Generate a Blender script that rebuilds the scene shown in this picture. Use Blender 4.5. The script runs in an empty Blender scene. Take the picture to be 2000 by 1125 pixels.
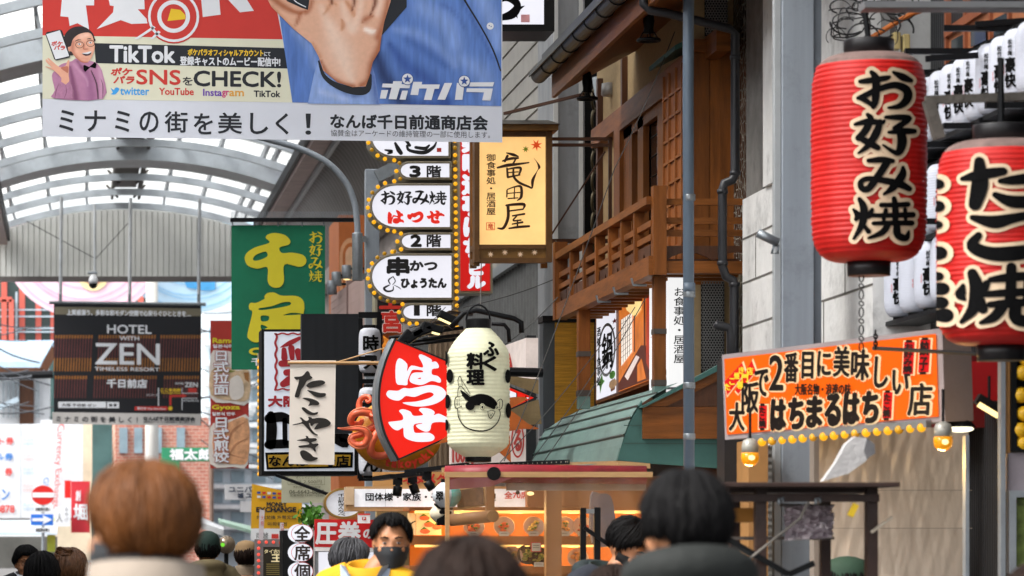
import bpy, bmesh, math, random
from mathutils import Vector, Matrix
from mathutils.geometry import tessellate_polygon
random.seed(7)
sc = bpy.context.scene
col = sc.collection
R = math.radians
# ------------------------------------------------------------------ camera, sky, sun, exposure
EXPO = 1.6
FPX = 7000.0            # focal length in pixels of a 2000 px wide picture (126 mm on 36 mm)
VX, HY, CZ = 140.0, 1080.0, 1.6   # where the street vanishes, eye height
cam = bpy.data.cameras.new('camera')
cam.sensor_width = 36; cam.lens = 36 * FPX / 2000
cam.shift_x = (1000 - VX) / 2000; cam.shift_y = (HY - 562.5) / 2000
cam.clip_start = .1; cam.clip_end = 3000
cam.dof.use_dof = True; cam.dof.focus_distance = 23.5; cam.dof.aperture_fstop = 6.3
camo = bpy.data.objects.new('camera', cam); col.objects.link(camo)
camo.location = (0, 0, CZ); camo.rotation_euler = (R(90), 0, 0)
sc.camera = camo
SUN_EL, SUN_AZ = 52, 250
w = bpy.data.worlds.new('World'); sc.world = w; w.use_nodes = True
nt = w.node_tree; bg = nt.nodes['Background']
sky = nt.nodes.new('ShaderNodeTexSky'); sky.sky_type = 'NISHITA'; sky.sun_disc = False
sky.sun_elevation = R(SUN_EL); sky.sun_rotation = R(SUN_AZ); sky.dust_density = 4; sky.air_density = 1.0
hs = nt.nodes.new('ShaderNodeHueSaturation'); hs.inputs['Saturation'].default_value = .22
nt.links.new(sky.outputs[0], hs.inputs['Color']); nt.links.new(hs.outputs[0], bg.inputs['Color'])
bg.inputs['Strength'].default_value = .15
sl = bpy.data.lights.new('sun', 'SUN'); sl.energy = 1.3; sl.angle = R(14); sl.color = (1, .96, .9)
so = bpy.data.objects.new('sun', sl); col.objects.link(so)
az = R(SUN_AZ); el = R(SUN_EL)
sd = Vector((math.sin(az) * math.cos(el), math.cos(az) * math.cos(el), math.sin(el)))
so.rotation_euler = sd.to_track_quat('Z', 'Y').to_euler(); so.location = (0, 0, 60)
vs = sc.view_settings; vs.view_transform = 'Standard'; vs.look = 'None'; vs.exposure = EXPO; vs.gamma = 1
sc.render.engine = 'CYCLES'
sc.cycles.use_denoising = True
sc.cycles.max_bounces = 8; sc.cycles.diffuse_bounces = 4; sc.cycles.transmission_bounces = 6; sc.cycles.transparent_max_bounces = 12
sc.cycles.sample_clamp_indirect = 6
GAIN = 2 ** -EXPO       # lit signs are given the brightness they have in the exposed picture

# ------------------------------------------------------------------ helpers
def W(u, v, D):
    return Vector(((u - VX) * D / FPX, D, CZ + (HY - v) * D / FPX))
def facing(D, k=0, u0=0, ws=1):
    def f(u, v, w=0):
        p = W(u, v + k * (u - u0), D); p.y -= w * ws; return p
    return f
def onwall(X):
    def f(u, v, w=0):
        D = X * FPX / (u - VX); p = W(u, v, D); p.x -= w; return p
    return f
def quad(TL, TR, BR, BL, box):
    TL, TR, BR, BL = map(Vector, (TL, TR, BR, BL))
    n = (TR - TL).cross(BL - TL).normalized()
    u0, v0, u1, v1 = box
    def f(u, v, w=0):
        s = (u - u0) / (u1 - u0); t = (v - v0) / (v1 - v0)
        return TL.lerp(TR, s).lerp(BL.lerp(BR, s), t) - n * w
    return f
def wpos(o):
    p = Vector((0, 0, 0))
    while o: p += o.location; o = o.parent
    return p
def tag(o, label=None, cat=None, group=None, kind=None):
    if label: o['label'] = label
    if cat: o['category'] = cat
    if group: o['group'] = group
    if kind: o['kind'] = kind
    return o
def thing(name, label, cat, base, group=None):
    o = bpy.data.objects.new(name, None); o.empty_display_size = .1
    col.objects.link(o); o.location = Vector(base); return tag(o, label, cat, group)
def catmull(pts, closed=True, n=4):
    P = [tuple(p) for p in pts]; out = []; N = len(P)
    for i in range(N if closed else N - 1):
        if closed: a, b, c, d = P[i - 1], P[i], P[(i + 1) % N], P[(i + 2) % N]
        else: a, b, c, d = P[max(i - 1, 0)], P[i], P[i + 1], P[min(i + 2, N - 1)]
        for k in range(n):
            t = k / n
            out.append(tuple(.5 * (2 * q + (r - p) * t + (2 * p - 5 * q + 4 * r - s) * t * t + (3 * q - p - 3 * r + s) * t ** 3)
                             for p, q, r, s in zip(a, b, c, d)))
    if not closed: out.append(P[-1])
    return out
def circ(cx, cy, r, n=24, ry=None, a0=0, a1=360):
    ry = ry or r
    m = n if a1 - a0 >= 360 else n + 1
    return [(cx + r * math.cos(R(a0 + (a1 - a0) * i / n)), cy + ry * math.sin(R(a0 + (a1 - a0) * i / n))) for i in range(m)]
def zz(pts, s, ox, oy):            # a tracing made in an enlargement -> picture units
    return [(p[0] / s + ox, p[1] / s + oy) + ((p[2] / s,) if len(p) > 2 else ()) for p in pts]
_fc = bpy.data.curves.new('letter', 'FONT'); _fc.resolution_u = 3
_fo = bpy.data.objects.new('letter', _fc)
_gc = {}
def glyph(body, shear=0):
    k = (body, shear)
    if k not in _gc:
        _fc.body = body; _fc.shear = shear
        m = _fo.to_mesh()
        _gc[k] = ([(v.co.x, v.co.y) for v in m.vertices], [tuple(p.vertices) for p in m.polygons])
        _fo.to_mesh_clear()
    return _gc[k]
def cut2d(vs_, fs, du, dv):
    bm = bmesh.new()
    b = [bm.verts.new((x, y, 0)) for x, y in vs_]
    for f in fs:
        try: bm.faces.new([b[i] for i in f])
        except ValueError: pass
    xs = [x for x, y in vs_]; ys = [y for x, y in vs_]
    for ax, lo, hi, d in ((0, min(xs), max(xs), du), (1, min(ys), max(ys), dv)):
        if not d: continue
        k = math.ceil(lo / d)
        while k * d < hi:
            co = Vector((0, 0, 0)); co[ax] = k * d; no = Vector((0, 0, 0)); no[ax] = 1
            bmesh.ops.bisect_plane(bm, geom=bm.verts[:] + bm.edges[:] + bm.faces[:], plane_co=co, plane_no=no, dist=1e-7)
            k += 1
    bm.verts.index_update()
    r = ([(v.co.x, v.co.y) for v in bm.verts], [tuple(v.index for v in f.verts) for f in bm.faces]); bm.free(); return r

class MB:
    def __init__(s): s.v = []; s.f = []
    def add(s, vs_, fs):
        o = len(s.v); s.v += [Vector(p) for p in vs_]; s.f += [tuple(i + o for i in f) for f in fs]; return s
    def box(s, x0, x1, y0, y1, z0, z1):
        return s.add([(x, y, z) for z in (z0, z1) for y in (y0, y1) for x in (x0, x1)],
              [(0, 1, 3, 2), (4, 5, 7, 6), (0, 1, 5, 4), (2, 3, 7, 6), (0, 2, 6, 4), (1, 3, 7, 5)])
    def prism(s, a, b):       # two matching loops
        n = len(a)
        return s.add(list(a) + list(b), [tuple(range(n)), tuple(range(n, 2 * n))] + [(i, (i + 1) % n, n + (i + 1) % n, n + i) for i in range(n)])
    def bar(s, p0, p1, w, h=None, up=(0, 0, 1)):
        h = h or w; p0 = Vector(p0); p1 = Vector(p1); d = (p1 - p0).normalized()
        up = Vector(up)
        if abs(d.dot(up)) > .98: up = Vector((0, 1, 0))
        x = d.cross(up).normalized(); y = x.cross(d)
        q = [x * (w / 2) + y * (h / 2), -x * (w / 2) + y * (h / 2), -x * (w / 2) - y * (h / 2), x * (w / 2) - y * (h / 2)]
        return s.prism([p0 + k for k in q], [p1 + k for k in q])
    def tube(s, pts, r, n=8, cap=True):
        pts = [Vector(p) for p in pts]; m = len(pts)
        rs = r if isinstance(r, (list, tuple)) else [r] * m
        vs_ = []; fs = []; prev = None
        for i, p in enumerate(pts):
            d = (pts[min(i + 1, m - 1)] - pts[max(i - 1, 0)])
            d = d.normalized() if d.length > 1e-9 else Vector((0, 0, 1))
            if prev is None:
                a = Vector((0, 0, 1)) if abs(d.z) < .9 else Vector((0, 1, 0))
                x = d.cross(a).normalized()
            else:
                x = (prev - d * prev.dot(d)); x = x.normalized() if x.length > 1e-9 else d.orthogonal().normalized()
            prev = x; y = d.cross(x)
            for k in range(n):
                t = 2 * math.pi * k / n; vs_.append(p + (x * math.cos(t) + y * math.sin(t)) * rs[i])
        for i in range(m - 1):
            for k in range(n): fs.append((i * n + k, i * n + (k + 1) % n, (i + 1) * n + (k + 1) % n, (i + 1) * n + k))
        if cap: fs += [tuple(range(n)), tuple(range((m - 1) * n, m * n))]
        return s.add(vs_, fs)
    def lathe(s, prof, c, n=32, axis='z', cap=True):
        c = Vector(c); vs_ = []; fs = []; m = len(prof)
        for r, z in prof:
            for k in range(n):
                t = 2 * math.pi * k / n; a, b = r * math.cos(t), r * math.sin(t)
                vs_.append(c + Vector((a, b, z) if axis == 'z' else (a, z, b) if axis == 'y' else (z, a, b)))
        for i in range(m - 1):
            for k in range(n): fs.append((i * n + k, i * n + (k + 1) % n, (i + 1) * n + (k + 1) % n, (i + 1) * n + k))
        if cap: fs += [tuple(range(n)), tuple(range((m - 1) * n, m * n))]
        return s.add(vs_, fs)
    def ball(s, c, r, n=12, m=None, rot=None):
        m = m or max(6, n * 2 // 3); c = Vector(c); r = (r, r, r) if not isinstance(r, (tuple, list)) else r
        vs_ = [Vector((0, 0, r[2]))]; fs = []
        for i in range(1, m):
            t = math.pi * i / m
            for k in range(n):
                p = 2 * math.pi * k / n
                vs_.append(Vector((r[0] * math.sin(t) * math.cos(p), r[1] * math.sin(t) * math.sin(p), r[2] * math.cos(t))))
        vs_.append(Vector((0, 0, -r[2]))); L = len(vs_) - 1
        for k in range(n):
            fs.append((0, 1 + k, 1 + (k + 1) % n)); fs.append((L, 1 + (m - 2) * n + (k + 1) % n, 1 + (m - 2) * n + k))
        for i in range(m - 2):
            for k in range(n):
                a = 1 + i * n; b = a + n; fs.append((a + k, b + k, b + (k + 1) % n, a + (k + 1) % n))
        if rot: vs_ = [rot @ v for v in vs_]
        return s.add([v + c for v in vs_], fs)
    def poly(s, fr, pts, w=0, holes=(), th=0, cut=None):     # flat outline in a frame, front face at w, thickness th behind it
        loops = [list(pts)] + [list(h) for h in holes]
        tris = tessellate_polygon([[Vector((p[0], p[1], 0)) for p in l] for l in loops])
        flat = [p for l in loops for p in l]
        if cut:
            fl, tr = cut2d(flat, tris, *cut); return s.add([fr(p[0], p[1], w) for p in fl], tr)
        s.add([fr(p[0], p[1], w) for p in flat], tris)
        if th:
            s.add([fr(p[0], p[1], w - th) for p in flat], tris)
            for l in loops:
                n = len(l)
                s.add([fr(p[0], p[1], w) for p in l] + [fr(p[0], p[1], w - th) for p in l], [(i, (i + 1) % n, n + (i + 1) % n, n + i) for i in range(n)])
        return s
    def rect(s, fr, u0, v0, u1, v1, w=0, th=0):
        return s.poly(fr, [(u0, v0), (u1, v0), (u1, v1), (u0, v1)], w, (), th)
    def ring(s, fr, u0, v0, u1, v1, t, w=0, th=0):   # rectangular frame
        return s.poly(fr, [(u0, v0), (u1, v0), (u1, v1), (u0, v1)], w, [[(u0 + t, v0 + t), (u0 + t, v1 - t), (u1 - t, v1 - t), (u1 - t, v0 + t)]], th)
    def stroke(s, fr, pts, w=0, grow=0, n=5):
        P = catmull(pts, False, n); L = []; Rr = []
        for i, p in enumerate(P):
            a = P[max(i - 1, 0)]; b = P[min(i + 1, len(P) - 1)]
            dx, dy = b[0] - a[0], b[1] - a[1]; q = math.hypot(dx, dy) or 1
            h = max(p[2] / 2, .05) + grow
            L.append((p[0] - dy / q * h, p[1] + dx / q * h)); Rr.append((p[0] + dy / q * h, p[1] - dx / q * h))
        def cap(p, q, a0):
            h = max(p[2] / 2, .05) + grow
            return [(p[0] + h * math.cos(a0 + math.pi * k / 6), p[1] + h * math.sin(a0 + math.pi * k / 6)) for k in range(1, 6)]
        N = len(P)
        s.add([fr(*p, w) for p in L] + [fr(*p, w) for p in Rr], [(i, i + 1, N + i + 1, N + i) for i in range(N - 1)])
        for i, j, A, B in ((0, 1, L[0], Rr[0]), (N - 1, N - 2, Rr[-1], L[-1])):
            p = P[i]; a0 = math.atan2(A[1] - p[1], A[0] - p[0])
            c = [A] + cap(p, P[j], a0) + [B]
            s.add([fr(*q, w) for q in c], [tuple(range(len(c)))])
        return s
    def strokes(s, fr, lst, w=0, grow=0):
        for i, st in enumerate(lst): s.stroke(fr, st, w + .00012 * i, grow)
        return s
    def text(s, fr, body, box, w=.004, bold=0, vert=False, shear=0, cut=None, n=8, em=False):
        u0, v0, u1, v1 = box
        items = []
        if vert:
            h = (v1 - v0) / len(body)
            for i, ch in enumerate(body): items.append((ch, (u0, v0 + i * h, u1, v0 + (i + 1) * h), True))
        else: items.append((body, box, em))
        for ch, (a, b, c, d), cell in items:
            if ch.strip() == '': continue
            vs_, fs = glyph(ch, shear)
            if not vs_: continue
            if cell: x0, y0, x1, y1 = 0.0, -.13, .95, .87
            else:
                x0 = min(x for x, y in vs_); x1 = max(x for x, y in vs_); y0 = min(y for x, y in vs_); y1 = max(y for x, y in vs_)
            q = [(a + (x - x0) / (x1 - x0 or 1) * (c - a), d - (y - y0) / (y1 - y0 or 1) * (d - b)) for x, y in vs_]
            if cut: q, fs = cut2d(q, fs, *cut)
            sh = [(0, 0)] + ([(bold * math.cos(2 * math.pi * k / n), bold * math.sin(2 * math.pi * k / n)) for k in range(n)] if bold else [])
            for i, (du, dv) in enumerate(sh): s.add([fr(x + du, y + dv, w + .00012 * i) for x, y in q], fs)
        return s
    def build(s, name, m, parent=None, smooth=False, label=None, cat=None, group=None, kind=None, base=None, bevel=0, recalc=True):
        if not s.v: return None
        if parent is not None: b = wpos(parent)
        elif base is not None: b = Vector(base)
        else:
            b = Vector(((min(p.x for p in s.v) + max(p.x for p in s.v)) / 2, (min(p.y for p in s.v) + max(p.y for p in s.v)) / 2, min(p.z for p in s.v)))
        me = bpy.data.meshes.new(name); me.from_pydata([p - b for p in s.v], [], s.f)
        if recalc:
            bm = bmesh.new(); bm.from_mesh(me); bmesh.ops.recalc_face_normals(bm, faces=bm.faces); bm.to_mesh(me); bm.free()
        me.materials.append(m)
        if smooth: me.polygons.foreach_set('use_smooth', [True] * len(me.polygons))
        o = bpy.data.objects.new(name, me); col.objects.link(o)
        if parent is not None: o.parent = parent
        else: o.location = b
        if bevel:
            md = o.modifiers.new('bevel', 'BEVEL'); md.width = bevel; md.segments = 2; md.limit_method = 'ANGLE'
        return tag(o, label, cat, group, kind)

class Sign:                       # collects the printed or cut pieces of one sign by part name and material
    def __init__(s, root, fr, cut=None): s.root = root; s.fr = fr; s.d = {}; s.cut = cut
    def g(s, name, m):
        return s.d.setdefault((name, m.name), (MB(), m))[0]
    def rect(s, name, m, *a, **k): s.g(name, m).rect(s.fr, *a, **k); return s
    def ring(s, name, m, *a, **k): s.g(name, m).ring(s.fr, *a, **k); return s
    def poly(s, name, m, pts, w=0, holes=(), th=0, sm=0):
        if sm: pts = catmull(pts, True, sm); holes = [catmull(h, True, sm) for h in holes]
        s.g(name, m).poly(s.fr, pts, w, holes, th, s.cut); return s
    def text(s, name, m, body, box, **k): s.g(name, m).text(s.fr, body, box, **k); return s
    def stroke(s, name, m, pts, w=.004, grow=0): s.g(name, m).stroke(s.fr, pts, w, grow); return s
    def strokes(s, name, m, l, w=.004, grow=0): s.g(name, m).strokes(s.fr, l, w, grow); return s
    def done(s):
        for (n, _), (mb, m) in s.d.items(): mb.build(n, m, s.root)

def copy_tree(o, parent=None):
    c = o.copy(); col.objects.link(c)
    if parent is not None: c.parent = parent
    for ch in list(o.children): copy_tree(ch, c)
    return c

# ------------------------------------------------------------------ materials
def lin(c):
    if isinstance(c, str): c = tuple(int(c[i:i + 2], 16) / 255 for i in (0, 2, 4))
    return tuple(((x + .055) / 1.055) ** 2.4 if x > .04045 else x / 12.92 for x in c) + (1,)
_mc = {}
def M(name, c, rough=.6, metal=0, var=.18, scale=6, bump=0, bscale=60, emit=0, stretch=(1, 1, 1), spec=.4, dirt=0, trans=0, wave=None, island=0):
    if name in _mc: return _mc[name]
    m = bpy.data.materials.new(name); m.use_nodes = True; _mc[name] = m
    t = m.node_tree; p = t.nodes['Principled BSDF']; L = t.links.new
    c = lin(c)
    p.inputs['Roughness'].default_value = rough; p.inputs['Metallic'].default_value = metal
    p.inputs['Specular IOR Level'].default_value = spec
    tc = t.nodes.new('ShaderNodeTexCoord'); mp = t.nodes.new('ShaderNodeMapping'); mp.inputs['Scale'].default_value = stretch
    L(tc.outputs['Object'], mp.inputs['Vector'])
    ns = t.nodes.new('ShaderNodeTexNoise'); ns.inputs['Scale'].default_value = scale; ns.inputs['Detail'].default_value = 6; ns.inputs['Roughness'].default_value = .65
    L(mp.outputs[0], ns.inputs['Vector'])
    rp = t.nodes.new('ShaderNodeValToRGB'); rp.color_ramp.elements[0].position = .3; rp.color_ramp.elements[1].position = .7
    rp.color_ramp.elements[0].color = tuple(x * (1 - var) for x in c[:3]) + (1,)
    rp.color_ramp.elements[1].color = tuple(min(1, x * (1 + var)) for x in c[:3]) + (1,)
    L(ns.outputs[0], rp.inputs[0]); out = rp.outputs[0]
    if dirt:
        n2 = t.nodes.new('ShaderNodeTexNoise'); n2.inputs['Scale'].default_value = scale * .35; n2.inputs['Detail'].default_value = 9; n2.inputs['Roughness'].default_value = .75
        L(tc.outputs['Object'], n2.inputs['Vector'])
        r2 = t.nodes.new('ShaderNodeValToRGB'); r2.color_ramp.elements[0].position = .52; r2.color_ramp.elements[1].position = .72
        r2.color_ramp.elements[1].color = (dirt, dirt, dirt, 1)
        L(n2.outputs[0], r2.inputs[0])
        mx = t.nodes.new('ShaderNodeMixRGB'); mx.inputs[2].default_value = tuple(x * .35 + .02 for x in c[:3]) + (1,)
        L(r2.outputs[0], mx.inputs[0]); L(out, mx.inputs[1]); out = mx.outputs[0]
    if island:         # every board its own tone
        ge = t.nodes.new('ShaderNodeNewGeometry'); ir = t.nodes.new('ShaderNodeMapRange'); ir.inputs[3].default_value = 1 - island; ir.inputs[4].default_value = 1 + island; L(ge.outputs['Random Per Island'], ir.inputs[0])
        iv = t.nodes.new('ShaderNodeVectorMath'); iv.operation = 'SCALE'; L(out, iv.inputs[0]); L(ir.outputs[0], iv.inputs['Scale']); out = iv.outputs[0]
    L(out, p.inputs['Base Color'])
    if bump or wave:
        b = t.nodes.new('ShaderNodeBump'); b.inputs['Strength'].default_value = bump or .5; b.inputs['Distance'].default_value = .01
        if wave:
            ws = t.nodes.new('ShaderNodeTexWave'); ws.bands_direction = wave[0]; ws.inputs['Scale'].default_value = wave[1]; ws.inputs['Distortion'].default_value = wave[2] if len(wave) > 2 else 0
            L(tc.outputs['Object'], ws.inputs['Vector']); L(ws.outputs['Fac'], b.inputs['Height'])
        else:
            n3 = t.nodes.new('ShaderNodeTexNoise'); n3.inputs['Scale'].default_value = bscale; n3.inputs['Detail'].default_value = 5
            L(mp.outputs[0], n3.inputs['Vector']); L(n3.outputs[0], b.inputs['Height'])
        L(b.outputs[0], p.inputs['Normal'])
    if emit:
        L(out, p.inputs['Emission Color']); p.inputs['Emission Strength'].default_value = emit * GAIN
    if trans:
        p.inputs['Transmission Weight'].default_value = trans
    m.diffuse_color = c
    return m
def E(name, c, s=1.0, var=.05, scale=3):     # lamps and backlit faces: mostly their own light
    m = M(name, c, .35, 0, var, scale, emit=s, spec=.3); t = m.node_tree; p = t.nodes['Principled BSDF']
    for l in list(p.inputs['Base Color'].links): t.links.remove(l)
    p.inputs['Base Color'].default_value = tuple(x * .25 for x in lin(c)[:3]) + (1,); return m
def thin(name, c, opacity, rough=.3, trl=.5, scale=4, bump=.4, tint=(1, 1, 1)):     # films, vinyl, milky panels
    m = bpy.data.materials.new(name); m.use_nodes = True; t = m.node_tree; t.nodes.clear(); L = t.links.new
    o = t.nodes.new('ShaderNodeOutputMaterial'); c = lin(c)
    tr = t.nodes.new('ShaderNodeBsdfTransparent'); tr.inputs[0].default_value = tint + (1,)
    df = t.nodes.new('ShaderNodeBsdfPrincipled'); df.inputs['Base Color'].default_value = c; df.inputs['Roughness'].default_value = rough
    tl = t.nodes.new('ShaderNodeBsdfTranslucent'); tl.inputs[0].default_value = c
    a = t.nodes.new('ShaderNodeMixShader'); a.inputs[0].default_value = trl; L(df.outputs[0], a.inputs[1]); L(tl.outputs[0], a.inputs[2])
    b = t.nodes.new('ShaderNodeMixShader'); L(tr.outputs[0], b.inputs[1]); L(a.outputs[0], b.inputs[2])
    tc = t.nodes.new('ShaderNodeTexCoord'); ns = t.nodes.new('ShaderNodeTexNoise'); ns.inputs['Scale'].default_value = scale; ns.inputs['Detail'].default_value = 5
    L(tc.outputs['Object'], ns.inputs['Vector'])
    mr = t.nodes.new('ShaderNodeMapRange'); mr.inputs[1].default_value = .3; mr.inputs[2].default_value = .7
    mr.inputs[3].default_value = max(0, opacity - .12); mr.inputs[4].default_value = min(1, opacity + .12)
    L(ns.outputs[0], mr.inputs[0]); L(mr.outputs[0], b.inputs[0])
    if bump:
        bp = t.nodes.new('ShaderNodeBump'); bp.inputs['Strength'].default_value = bump; bp.inputs['Distance'].default_value = .03
        L(ns.outputs[0], bp.inputs['Height']); L(bp.outputs[0], df.inputs['Normal'])
    L(b.outputs[0], o.inputs['Surface']); _mc[name] = m
    return m
steel = M('painted_steel', '9aa2a8', .45, .2, .12, 3, .08, 40, dirt=.35)
steelp = M('pillar_steel', '959da6', .45, .2, .16, 8, .06, 60, stretch=(1, 1, .05), dirt=.55)
galv = M('galvanised_steel', '8a9095', .38, .6, .15, 12, .05, 50)
darkmet = M('black_metal', '101114', .5, .3, .2, 10, spec=.25)
blackp = M('black_paint', '0c0d0e', .5, 0, .2, 10, spec=.2)
ink = M('black_ink', '0b0b0c', .8, 0, .1, 20, spec=.08)
whitep = M('white_print', 'dfe3ea', .6, 0, .04, 3, .1, 6)
redp = M('red_print', 'c8362f', .6, 0, .06, 4, .14, 5)
wood = M('orange_wood', '774418', .5, 0, .38, 4, .2, 30, stretch=(6, 6, .6), dirt=.35, spec=.25, island=.3)
woodh = M('orange_wood_long', '7f4a1c', .5, 0, .38, 4, .2, 30, stretch=(.6, .6, 6), dirt=.35, spec=.25, island=.3)
woodd = M('brown_wood', '52301a', .5, 0, .3, 5, .2, 30, stretch=(6, 6, .8), dirt=.25, island=.3)
plaster = M('sand_plaster', 'b39a72', .9, 0, .1, 30, .5, 220, dirt=.2)
tan = M('pale_wood', 'b58f62', .5, 0, .15, 6, .1, 40, stretch=(1, 1, 6))
green_cu = M('green_roof_sheet', '6d8a84', .55, .1, .3, 2.2, .35, 9, dirt=.55, stretch=(1, .35, 1))
green_cu2 = M('green_gable_sheet', '3d6660', .6, .1, .12, 5, .1, 20, dirt=.25)
gutterm = M('gutter_metal', '454644', .5, .3, .25, 8, dirt=.3)
pipebl = M('blue_grey_pipe', '5a6877', .4, 0, .12, 6, stretch=(1, 1, .2), dirt=.25)
pipedk = M('dark_drain_pipe', '2b2c30', .4, 0, .15, 8, dirt=.2)
yel = M('yellow_print', 'e8c22a', .6, 0, .06, 4)
bulb = E('bulb_amber', 'ffb21e', 1.0, .1)
bulbw = E('bulb_warm', 'ffd890', 2.2, .03)
lboxw = E('lightbox_white', 'eeeef8', .92, .03)

def airbrush(name, fr, outline, cell, base, marks, parent, w, fabric=None):      # a printed picture: soft printed tones over one outline
    tris = tessellate_polygon([[Vector((p[0], p[1], 0)) for p in outline]])
    P, F = cut2d([tuple(p[:2]) for p in outline], tris, cell, cell)
    mb = MB().add([fr(x, y, w) for x, y in P], F)
    if name + '_ink' not in _mc:
        m = bpy.data.materials.new(name + '_ink'); m.use_nodes = True; t = m.node_tree; p = t.nodes['Principled BSDF']; p.inputs['Roughness'].default_value = .65; p.inputs['Specular IOR Level'].default_value = .3
        at = t.nodes.new('ShaderNodeAttribute'); at.attribute_name = 'print'; out = at.outputs['Color']
        tc = t.nodes.new('ShaderNodeTexCoord'); mp = t.nodes.new('ShaderNodeMapping'); mp.inputs['Scale'].default_value = fabric[1] if fabric else (1, 1, 1)
        if fabric: mp.inputs['Rotation'].default_value = (0, R(20), 0)
        ns = t.nodes.new('ShaderNodeTexNoise'); ns.inputs['Scale'].default_value = fabric[0] if fabric else 30; ns.inputs['Detail'].default_value = 6; t.links.new(tc.outputs['Object'], mp.inputs[0]); t.links.new(mp.outputs[0], ns.inputs['Vector'])
        r_ = t.nodes.new('ShaderNodeMapRange'); v_ = fabric[2] if fabric else .05; r_.inputs[1].default_value = .3; r_.inputs[2].default_value = .7; r_.inputs[3].default_value = 1 - v_; r_.inputs[4].default_value = 1 + v_; t.links.new(ns.outputs[0], r_.inputs[0])
        mx = t.nodes.new('ShaderNodeVectorMath'); mx.operation = 'SCALE'; t.links.new(out, mx.inputs[0]); t.links.new(r_.outputs[0], mx.inputs['Scale']); t.links.new(mx.outputs[0], p.inputs['Base Color']); _mc[name + '_ink'] = m
    o = mb.build(name, _mc[name + '_ink'], parent, recalc=False)
    b0 = Vector(lin(base)[:3]); ms = []
    for pts, c, al in marks: ms.append((catmull(pts, False, 3), Vector(lin(c)[:3]), al))
    ca = o.data.color_attributes.new('print', 'FLOAT_COLOR', 'POINT')
    for i, (x, y) in enumerate(P):
        c = b0.copy()
        for pts, cc, al in ms:
            best = 0
            for k in range(len(pts) - 1):
                ax, ay, aw = pts[k]; bx, by, bw_ = pts[k + 1]; dx, dy = bx - ax, by - ay; q = dx * dx + dy * dy
                t_ = 0 if q == 0 else max(0, min(1, ((x - ax) * dx + (y - ay) * dy) / q)); d2 = (ax + dx * t_ - x) ** 2 + (ay + dy * t_ - y) ** 2; ww = max(.4, (aw + (bw_ - aw) * t_) / 2)
                best = max(best, math.exp(-1.1 * d2 / ww / ww))
            if best > .01: c = c.lerp(cc, best * al)
        ca.data[i].color = (c.x, c.y, c.z, 1)
    return o
# ------------------------------------------------------------------ ground
g = MB(); g.box(-400, 400, -300, 1500, -.4, 0)
g.build('ground', M('asphalt', '5c5a58', .85, 0, .2, 4, .3, 120, dirt=.3), kind='structure', base=(0, 0, -.4))

# ------------------------------------------------------------------ arcade roof
AX, RI = 1.2, 8.2; ZC = 9.28 - RI
arc = thing('arcade_roof', 'vaulted steel arcade roof with milky glazing over the left street', 'arcade', (AX, 60, 0))
def archpt(th, r, y): return (AX + r * math.sin(th), y, ZC + r * math.cos(th))
TH = math.asin(2.86 / RI)
def arch(y, h, d):
    mb = MB(); N = 36
    vs_ = []; fs = []
    for i in range(N + 1):
        t = -TH + 2 * TH * i / N
        vs_ += [archpt(t, RI, y), archpt(t, RI + h, y), archpt(t, RI + h, y + d), archpt(t, RI, y + d)]
    for i in range(N):
        for k in range(4): fs.append((4 * i + k, 4 * i + (k + 1) % 4, 4 * i + 4 + (k + 1) % 4, 4 * i + 4 + k))
    fs += [(0, 1, 2, 3), (4 * N, 4 * N + 1, 4 * N + 2, 4 * N + 3)]
    return mb.add(vs_, fs)
mst = M('arch_steel', 'b9c1c8', .45, .15, .12, 2.5, .1, 25, dirt=.45)
YS = [80 - 3.08 * k for k in range(29)]
for k, y in enumerate(YS):
    if k % 5 == 3: arch(y - .75, .36, 1.45).build('arch_girder', mst, arc)
    else: arch(y - .06, .135, .12).build('arch_rib', mst, arc)
offs = [-2.62, -2.42, -1.64, -.84, .84, 1.62, 2.4, 2.6]
pm = MB()
for ox in offs:
    t = math.asin(ox / RI)
    a = archpt(t, RI + .42, YS[-1]); b = archpt(t, RI + .42, 80)
    pm.bar(a, b, .05, .16)
    for y in YS: pm.bar(archpt(t, RI + .1, y), archpt(t, RI + .42, y), .05)
pm.build('purlin', M('purlin_grey', '8a8e92', .5, .3, .2, 6), arc)
rb = MB()
for s in (-1, 1): rb.bar(archpt(s * .035, RI + .34, YS[-1]), archpt(s * .035, RI + .34, 80), .06, .26)
rb.box(AX - .24, AX + .24, YS[-1], 80, ZC + RI + .48, ZC + RI + .62)
for y in YS:
    for s in (-1, 1): rb.bar(archpt(s * .02, RI + .2, y - .5), archpt(s * .05, RI + .5, y - .5), .05)
rb.build('ridge_box', M('ridge_brown', '4b443e', .6, .1, .25, 5), arc)
gz = thin('milky_glazing', 'eef0ea', .5, .45, .6, 1.2, 0)
gm = MB(); N = 24
for a, b in zip(YS[:-1], YS[1:]):
    for s in (-1, 1):
        t0, t1 = .029, TH
        P = [archpt(s * (t0 + (t1 - t0) * i / 12), RI + .5, y) for y in (b + .02, a - .02) for i in range(13)]
        gm.add(P, [(i, i + 1, 14 + i, 13 + i) for i in range(12)])
gm.build('glazing', gz, arc)
gb = MB()
for y in YS[:-1]:
    for q in (.35, .68):
        yy = y - 3.08 * q
        for s in (-1, 1):
            gb.tube([archpt(s * (.03 + (TH - .03) * i / 8), RI + .485, yy) for i in range(9)], .007, 4)
gb.build('glazing_bar', M('glazing_bar', 'c4c8c8', .5), arc)
gmat = M('gutter_pinkish', 'a78f8a', .5, .1, .2, 3, dirt=.5)
MB().box(4.06, 4.38, YS[-1], 80.2, 8.52, 8.86).build('gutter', gmat, arc)
MB().box(3.98, 4.055, YS[-1], 80.2, 8.6, 8.8).build('gutter_lip', darkmet, arc)
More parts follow.
